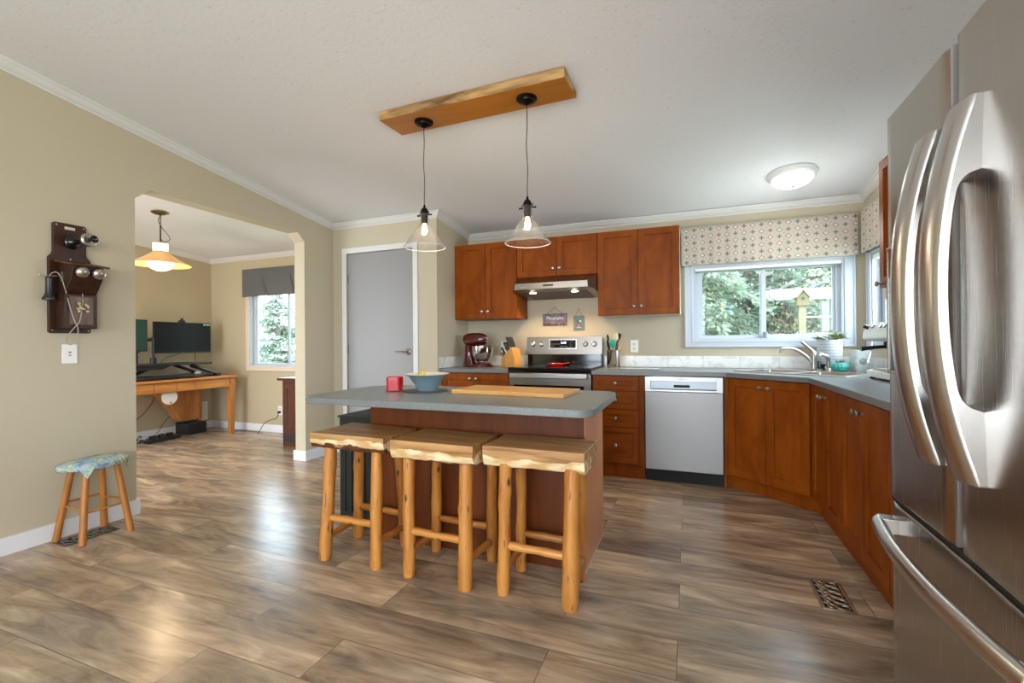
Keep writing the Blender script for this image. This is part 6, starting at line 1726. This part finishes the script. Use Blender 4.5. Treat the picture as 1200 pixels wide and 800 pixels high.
m = MB(); m.T = TM; m.box(-0.004, -0.048, 0.2037, 0.026, 0.018, 0.222); m.lathe([(0,0),(0.016,0),(0.016,0.028),(0,0.029)], (0.01, -0.015, 0.2222), 18); m.build('body', MT['black'], wc, bevel=0.002)
TM2 = Matrix.Translation((-5.985, 3.215, 1.275)) @ Matrix.Rotation(0.12, 4, 'Z')
m2 = monitor('second monitor with a teal reflection tinted screen, half hidden by the wall', TM2, 0.540, 0.375, plain('teal_reflection_screen', '#203c34', 0.4, spec=0.3))  # teal reflection is put into the dark screen colour
m = MB(); m.T = TM2; m.box(-0.04, 0.14, -0.20, -0.001, 0.20, -0.1885); m.cyl((-0.02, 0.17, -0.20), (-0.02, 0.17, -0.331), 0.018, n=16); m.box(-0.10, 0.10, -0.3375, 0.06, 0.24, -0.3312); m.build('stand', MT['black'], m2, bevel=0.002)
ma = thing('monitor_arm', 'black clamp monitor arm with a cable loop', 'monitor arm', (-6.0, 3.55, 0.94))
m = MB(); m.cyl((-6.02, 3.56, 0.938), (-6.02, 3.56, 1.01), 0.034, n=18); m.cyl((-6.02, 3.56, 1.01), (-6.02, 3.56, 1.25), 0.015, n=14); m.build('post', MT['black'], ma)
m = MB(); m.tube([(-6.02, 3.56, 1.22), (-6.06, 3.50, 1.22), (-6.10, 3.60, 1.24), (-6.10, 3.84, 1.25), (-6.078, 3.90, 1.25)], 0.016, 10); m.build('arm', MT['black'], ma)
# sit-stand riser
rs_ = thing('desk_riser', 'black sit stand riser on the desk under the monitors', 'desk riser', (-5.95, 3.55, DZT))
m = MB(); m.box(-6.20, 3.02, 0.916, -5.72, 4.08, 0.937); m.build('shelf', MT['black'], rs_, bevel=0.005)
m = MB(); m.prism([(3.02,0.9155),(3.60,0.9155),(3.50,0.875),(3.02,0.870)], 'x', -5.80, -5.74); m.build('front_lip', MT['black'], rs_, bevel=0.002)
m = MB(); m.box(-5.90, 3.05, 0.785, -5.60, 4.00, 0.800); m.build('keyboard_tray', MT['black'], rs_, bevel=0.003)
m = MB(); m.box(-6.20, 3.10, DZT+0.0005, -5.64, 3.15, DZT+0.028); m.box(-6.20, 4.12, DZT+0.0005, -5.70, 4.18, DZT+0.035); m.box(-6.20, 3.1502, DZT+0.0005, -6.16, 4.1198, DZT+0.028); m.build('floor_frame', MT['black'], rs_, bevel=0.002)
m = MB(); m.tube([(-5.78, 4.155, 0.79), (-5.80, 3.86, 0.905)], [0.022, 0.024], 8); m.tube([(-5.80, 3.12, 0.78), (-5.80, 3.42, 0.905)], 0.02, 8); m.tube([(-6.12, 4.155, 0.79), (-6.12, 3.86, 0.905)], 0.02, 8); m.build('lift_arms', MT['black'], rs_)
kbd = thing('keyboard', 'black keyboard lying on the riser tray', 'keyboard', (-5.72, 3.5, 0.80))
m = MB(); m.box(-5.80, 3.28, 0.8006, -5.66, 3.74, 0.815); m.build('case', MT['black'], kbd, bevel=0.003)
m = MB()
for r_ in range(5):
    for c2 in range(17): m.box(-5.79+r_*0.0255, 3.29+c2*0.026, 0.8152, -5.79+r_*0.0255+0.021, 3.29+c2*0.026+0.022, 0.820)
m.build('keys', plain('grey_keys', '#5b5d60', 0.5), kbd)
ms_ = thing('computer_mouse', 'grey computer mouse beside the keyboard', 'mouse', (-5.70, 3.86, 0.80))
m = MB(); m.T = Matrix.Translation((-5.70, 3.87, 0.8006)); m.lathe([(0,0),(0.034,0),(0.036,0.010),(0.028,0.024),(0.012,0.032),(0,0.033)], (0,0,0), 24); m.build('shell', plain('grey_mouse', '#8d9093', 0.35), ms_)
# cables
def cable(label, pts, r=0.0035, mat=None, k=6, grp='computer cables under the desk'):
    m = MB(); m.tube(smooth_pts(pts, k), r, 7); o = m.build('cable', mat or MT['blackmatte'], None); tag(o, label, 'cable', grp); return o
cable('black cable looping up the wall behind the wide monitor, left of the two', [(-6.15, 3.72, 0.94), (-6.13, 3.78, 1.00), (-6.10, 3.90, 1.045), (-6.09, 3.92, 1.07)], 0.003, grp='cables behind the wide monitor')
cable('black cable dropping straight behind the wide monitor toward the window corner', [(-6.13, 4.12, 1.08), (-6.14, 4.14, 1.00), (-6.15, 4.15, 0.94)], 0.003, grp='cables behind the wide monitor')
cable('black cable drooping under the desk along the wall', [(-6.27, 2.95, 0.55), (-6.27, 3.12, 0.33), (-6.27, 3.30, 0.22), (-6.27, 3.52, 0.26), (-6.27, 3.68, 0.42), (-6.27, 3.74, 0.60)], 0.004)
cable('black cable slanting down behind the pedestal to the power strip', [(-6.26, 3.98, 0.30), (-6.26, 3.85, 0.20), (-6.20, 3.72, 0.08), (-6.15, 3.62, 0.03)], 0.0035)
ps = thing('power_strip', 'black power strip in the cable tangle under the desk', 'power strip', (-6.1, 3.6, 0))
m = MB(); m.T = Matrix.Translation((-5.95, 3.62, 0)) @ Matrix.Rotation(0.10, 4, 'Z'); m.box(-0.035, -0.20, 0.0005, 0.035, 0.20, 0.042); m.build('housing', MT['black'], ps, bevel=0.004)
m = MB(); m.T = Matrix.Translation((-5.95, 3.62, 0)) @ Matrix.Rotation(0.10, 4, 'Z')
for i in range(3):
    m = MB(); m.T = Matrix.Translation((-5.95, 3.62, 0)) @ Matrix.Rotation(0.10, 4, 'Z'); m.box(-0.026, -0.15+i*0.10, 0.0422, 0.026, -0.09+i*0.10, 0.085); m.build('plug', MT['black'], ps, bevel=0.003)
rnd = random.Random(21)
gcab = plain('pale_grey_cable', '#b9b9b9', 0.5)
for i in range(6):
    y0c = 3.15+0.03*i; pts = [(-6.17+rnd.uniform(-0.05, 0.05), y0c, 0.006)]
    for k in range(5): pts.append((-6.13+rnd.uniform(-0.10, 0.09), y0c+0.10+0.11*k*rnd.uniform(0.7, 1.1), 0.006+rnd.uniform(0.0, 0.07)*(k % 2)))
    pts.append((-6.12+rnd.uniform(-0.08, 0.05), 3.80+rnd.uniform(-0.05, 0.1), 0.006))
    cable('grey cable in the tangle on the study floor under the desk' if i % 2 == 0 else 'black cable in the tangle on the study floor under the desk', pts, 0.0055, gcab if i % 2 == 0 else MT['blackmatte'], grp='grey tangled cables' if i % 2 == 0 else 'black tangled cables')
for i in range(2):
    pts = [(-5.97+0.03*i, 4.15, 0.006), (-5.80, 4.26+0.02*i, 0.006), (-5.62, 4.36, 0.006), (-5.40, 4.40+0.015*i, 0.006), (-5.20, 4.36, 0.006)]
    if i == 0: cable('black cable lying on the floor along the far baseboard', pts, 0.0035)
cable('black power cord climbing from the floor to the study outlet', [(-5.205, 4.30, 0.006), (-5.205, 4.34, 0.05), (-5.19, 4.40, 0.13), (-5.12, 4.43, 0.17), (-5.04, 4.44, 0.19), (-5.005, 4.44, 0.235), (-5.005, 4.455, 0.262)], 0.004, grp=None)
pg = MB(); pg.box(-5.022, SYF-0.035, 0.255, -4.988, SYF-0.0095, 0.285); o = pg.build('plug', MT['black'], bevel=0.003); tag(o, 'black plug pushed into the low study outlet', 'plug')
# sideboard
sb = thing('sideboard', 'dark reddish wooden sideboard standing under the study window', 'sideboard', (-4.0, 4.2, 0))
m = MB(); m.box(-4.338, 3.912, 0.0, -3.72, 4.45, 0.745); m.build('body', MT['mahog'], sb, bevel=0.003)
m = MB(); m.box(-4.390, 3.880, 0.7455, -3.69, 4.46, 0.775); m.build('top', MT['mahog'], sb, bevel=0.006)
for (a, b) in ((-4.310, -4.03), (-4.025, -3.745)):
    add_door(sb, b-a, 0.545, flat_T(a, 3.9115, 0.165), (0.03 if a > -4.1 else b-a-0.03, 0.3), mat=MT['mahog'])
m = MB(); m.box(-4.312, 3.9110, 0.045, -3.745, 3.9119, 0.130); m.build('toe_shade', MT['blackmatte'], sb)  # flat black strip paints the shade of a toe recess
# study pendant
LX, LY = -4.95, 3.00; lz = 1.965
sp_ = thing('pendant_lamp', 'lit wide amber glass pendant lamp hanging in the study', 'pendant lamp', (LX, LY, ZS(LY)))
zc_ = ZS(LY)
m = MB(); m.lathe([(0,0),(0.078,0),(0.080,0.006),(0.060,0.020),(0.030,0.030),(0,0.032)], (LX, LY, zc_-0.0006), 32, (0,0.0947,-1)); m.build('canopy', MT['brass'], sp_)
m = MB(); m.cyl((LX, LY, lz+0.225), (LX, LY, lz+0.40), 0.006, n=10)
nl = 6
for i in range(nl):
    z0 = lz+0.40 + (zc_-0.03-lz-0.40)*(i+0.5)/nl; hh = (zc_-0.03-lz-0.40)/nl*0.62
    m.tube([(LX+0.008*math.cos(a)*(1 if i % 2 else 0), LY+0.008*math.cos(a)*(0 if i % 2 else 1), z0+hh*math.sin(a)) for a in [2*PI*k/12 for k in range(13)]], 0.0022, 6, cap=False)
m.build('chain', MT['darkmetal'], sp_)
m = MB(); m.tube(smooth_pts([(LX, LY+0.005, zc_-0.03), (LX-0.012, LY-0.012, zc_-0.09), (LX+0.01, LY+0.01, zc_-0.16), (LX+0.05, LY+0.05, zc_-0.24), (LX+0.055, LY+0.05, zc_-0.28), (LX+0.02, LY+0.02, zc_-0.30), (LX, LY, zc_-0.27)], 6), 0.003, 6); m.build('cord', MT['darkmetal'], sp_)
m = MB(); m.lathe([(0.064,0.130),(0.075,0.118),(0.160,0.055),(0.254,0.002),(0.257,0.0),(0.253,-0.001),(0.158,0.050),(0.073,0.112),(0.060,0.125)], (LX, LY, lz), 56)
am, nt, N_, L_, b_ = M_new('amber_glass_shade'); b_.inputs['Base Color'].default_value = sr('#c99a5e'); b_.inputs['Roughness'].default_value = 0.3; b_.inputs['Transmission Weight'].default_value = 0.0
b_.inputs['Emission Color'].default_value = sr('#ffb766'); b_.inputs['Emission Strength'].default_value = 0.35
m.build('shade', am, sp_)
m = MB(); m.lathe([(0.062,0.128),(0.064,0.215),(0,0.216)], (LX, LY, lz), 32); m.build('upper_glass', emit('upper_glass_glow', '#ffe6b8', 1.6), sp_)
m = MB(); m.lathe([(0,0.218),(0.055,0.217),(0.052,0.226),(0.012,0.232),(0,0.234)], (LX, LY, lz), 28); m.lathe([(0.066,0.126),(0.069,0.122),(0.069,0.130),(0.066,0.132)], (LX, LY, lz), 32); m.build('cap', MT['brass'], sp_)
m = MB(); m.lathe([(0,-0.060),(0.04,-0.055),(0.080,-0.035),(0.105,-0.005),(0.112,0.020),(0.100,0.040),(0,0.045)], (LX, LY, lz), 36); m.build('diffuser', emit('diffuser_glow', '#fff1d2', 6.0), sp_)
l = bpy.data.lights.new('study_lamp_light', 'POINT'); l.energy = 16; l.color = (1.0, 0.76, 0.46); l.shadow_soft_size = 0.08
lo = bpy.data.objects.new('study_lamp_light', l); COL.objects.link(lo); lo.location = (LX, LY, lz-0.155)

# ================================================================== OUTSIDE
m = MB(); m.box(-40, 4.78, -0.9, 40, 60, -0.8); m.box(1.6, -20, -0.9, 40, 4.7799, -0.8); o = m.build('ground_outside', MT['grass'], flat=True); o['kind'] = 'structure'
def conifer(label, x, y, h, rb, mat, n_br, seed, droop=0.35, leaf=0.10, grp=None, z0=-0.8, dens=10, lowest=0.05):
    rnd = random.Random(seed)
    t = thing('conifer_tree', label, 'tree', (x, y, z0), 0, grp)
    m = MB(); m.tube([(x, y, z0), (x+0.03, y, z0+h*0.5), (x, y, z0+h*0.97)], [0.12, 0.07, 0.015], 10)
    f = MB()
    for i in range(n_br):
        fz_ = lowest + (0.97-lowest)*((i+rnd.random())/n_br); a = rnd.uniform(0, 2*PI); R_ = rb*(1-fz_)**0.75*rnd.uniform(0.7, 1.1)+0.08
        c0 = Vector((x, y, z0+h*fz_)); dr = Vector((math.cos(a), math.sin(a), 0))
        pts = [c0 + dr*(R_*s_) + Vector((0, 0, R_*(0.12*s_-droop*s_*s_))) for s_ in (0, 0.33, 0.66, 1.0)]
        m.tube(pts, [0.022, 0.016, 0.010, 0.004], 5)
        nn = max(4, int(dens*R_/0.3))
        for k in range(nn):
            s_ = rnd.uniform(0.15, 1.0); q_ = c0 + dr*(R_*s_) + Vector((0, 0, R_*(0.12*s_-droop*s_*s_)))
            side = Vector((-dr.y, dr.x, 0))*rnd.choice((-1, 1)); w_ = (1.1-s_)*R_*0.45*rnd.random()
            q_ = q_ + side*w_ + Vector((0, 0, -w_*0.3+rnd.uniform(-0.03, 0.03)))
            dd = (dr*rnd.uniform(0.3, 1)+side*rnd.uniform(0.1, 1)+Vector((0,0,rnd.uniform(-0.9, 0.2)))).normalized()
            L_ = leaf*rnd.uniform(0.7, 1.5); up = Vector((rnd.uniform(-0.6,0.6), rnd.uniform(-0.6,0.6), 1)).normalized()
            s2 = dd.cross(up).normalized(); ww = L_*0.20
            V = [f.v(q_), f.v(q_+dd*L_*0.5+s2*ww), f.v(q_+dd*L_), f.v(q_+dd*L_*0.5-s2*ww)]; f.f(V)
    m.build('trunk', MT['bark'], t); f.build('foliage', mat, t, keepn=True, flat=True)
    return t
def shrub(label, x, y, w, h, mat, n, seed, leaf=0.06, z0=-0.8, twigs=40):
    rnd = random.Random(seed); t = thing('garden_shrub', label, 'shrub', (x, y, z0))
    f = MB(); s_ = MB()
    for i in range(twigs):
        a = rnd.uniform(0, 2*PI); r_ = rnd.random()**0.5; tip = Vector((x+w*r_*math.cos(a), y+w*0.6*r_*math.sin(a), z0+h*rnd.uniform(0.5, 1.0)*(1-0.3*r_)))
        b0 = Vector((x+0.2*w*r_*math.cos(a), y+0.2*w*r_*math.sin(a), z0)); mid = (b0+tip)/2+Vector((rnd.uniform(-0.12,0.12), rnd.uniform(-0.1,0.1), 0.1))
        s_.tube([b0, mid, tip], [0.016, 0.011, 0.004], 5)
        for k in range(n//twigs):
            t_ = rnd.uniform(0.2, 1.05); q_ = b0.lerp(tip, t_) + Vector((rnd.gauss(0,0.11), rnd.gauss(0,0.11), rnd.gauss(0,0.10)))
            dd = Vector((rnd.uniform(-1,1), rnd.uniform(-1,1), rnd.uniform(-0.8,0.8))).normalized(); up = dd.orthogonal().normalized(); s2 = dd.cross(up); L_ = leaf*rnd.uniform(0.6, 1.4)
            V = [f.v(q_), f.v(q_+dd*L_*0.5+s2*L_*0.28), f.v(q_+dd*L_), f.v(q_+dd*L_*0.5-s2*L_*0.28)]; f.f(V)
    s_.build('twigs', MT['bark'], t); f.build('foliage', mat, t, keepn=True, flat=True)
conifer('drooping pale green conifer close outside the sink window', -0.15, 7.6, 6.0, 2.0, MT['leaf'], 150, 4, 0.5, 0.11, dens=42)
conifer('darker drooping conifer behind the window meeting rail', 1.0, 9.6, 6.6, 2.1, leafy('deep_conifer_green', '#83917f'), 150, 8, 0.45, 0.12, dens=40)
conifer('far conifer seen through the sink window behind the arbor', 3.0, 12.5, 7.5, 2.3, MT['leaf2'], 130, 15, 0.4, 0.14, dens=34)
shrub('tangled brown and green shrub outside behind the arbor posts', 1.55, 8.6, 1.3, 3.1, MT['leaf3'], 7000, 31, 0.07, twigs=90)
shrub('fresh green shrub outside below the birdhouse', 1.25, 7.9, 0.9, 2.3, MT['leaf2'], 5000, 37, 0.06, twigs=60)
shrub('tall pale shrub outside at the far side of the sink window', 2.9, 8.8, 1.2, 3.6, MT['leaf2'], 7000, 41, 0.07, twigs=90)
conifer('pale pointed conifer outside the study window', -10.45, 9.3, 3.45, 1.5, leafy('misty_green', '#aab5a7'), 140, 52, 0.15, 0.12, dens=34)
conifer('second conifer outside the study window, mostly behind its meeting rail', -12.1, 9.6, 2.9, 1.15, leafy('misty_green_b', '#a2ae9f'), 120, 57, 0.15, 0.12, dens=30)
shrub('broad pale green shrub far outside behind the close conifer', -1.6, 13.0, 2.2, 5.4, MT['leaf2'], 9000, 61, 0.16, twigs=110)
shrub('broad brownish shrub far outside behind the meeting rail', 1.2, 13.4, 1.9, 5.2, MT['leaf3'], 9000, 62, 0.16, twigs=110)
shrub('broad grey green shrub far outside behind the arbor', 4.6, 14.0, 2.0, 4.9, MT['leaf'], 9000, 63, 0.16, twigs=110)
# white arbor
ar = thing('garden_arbor', 'white painted garden arbor outside the sink window', 'arbor', (1.7, 7.1, -0.8))
m = MB()
m.prism([(1.02,1.745),(1.10,1.69),(2.60,1.69),(2.60,1.84),(1.02,1.84)], 'y', 6.98, 7.02); m.build('beam', MT['arbor'], ar, bevel=0.004)
m = MB(); m.prism([(1.02,1.79),(1.10,1.735),(2.60,1.735),(2.60,1.885),(1.02,1.885)], 'y', 7.56, 7.60); m.build('beam', MT['arbor'], ar, bevel=0.004)
for (x, y) in ((1.78, 7.07), (1.78, 7.52), (2.50, 7.07), (2.50, 7.52)):
    m = MB(); m.box(x-0.05, y-0.045, -0.8, x+0.05, y+0.045, 1.69); m.build('post', MT['arbor'], ar, bevel=0.004)
for z in (1.24, 1.46, 1.0, 0.75):
    m = MB(); m.box(1.40, 7.03, z-0.012, 2.45, 7.055, z+0.014); m.build('rail', MT['arbor'], ar, bevel=0.002)
for i in range(4):
    m = MB(); m.box(1.25+i*0.38, 6.85, 1.888, 1.29+i*0.38, 7.75, 1.93); m.build('rafter', MT['arbor'], ar, bevel=0.002)
bh = thing('birdhouse', 'weathered wooden birdhouse on a pale post outside the window', 'birdhouse', (1.36, 6.85, 1.6))
m = MB(); m.prism([(1.30,1.60),(1.43,1.60),(1.43,1.72),(1.365,1.80),(1.30,1.72)], 'y', 6.78, 6.92); m.build('box', MT['cedar'], bh, bevel=0.003)
m = MB(); m.prism([(1.275,1.705),(1.29,1.700),(1.365,1.795),(1.44,1.700),(1.455,1.705),(1.365,1.822)], 'y', 6.75, 6.95); m.build('roof', plain('weathered_roof', '#8d8470', 0.8), bh, bevel=0.002)
m = MB(); m.lathe([(0,0),(0.020,0),(0.020,0.002),(0,0.002)], (1.365, 6.7795, 1.69), 16, (0,-1,0)); m.build('entrance', MT['black'], bh)
m = MB(); m.box(1.325, 6.81, -0.8, 1.405, 6.89, 1.5995); m.build('post', plain('pale_post', '#7a7359', 0.7), bh, bevel=0.003)
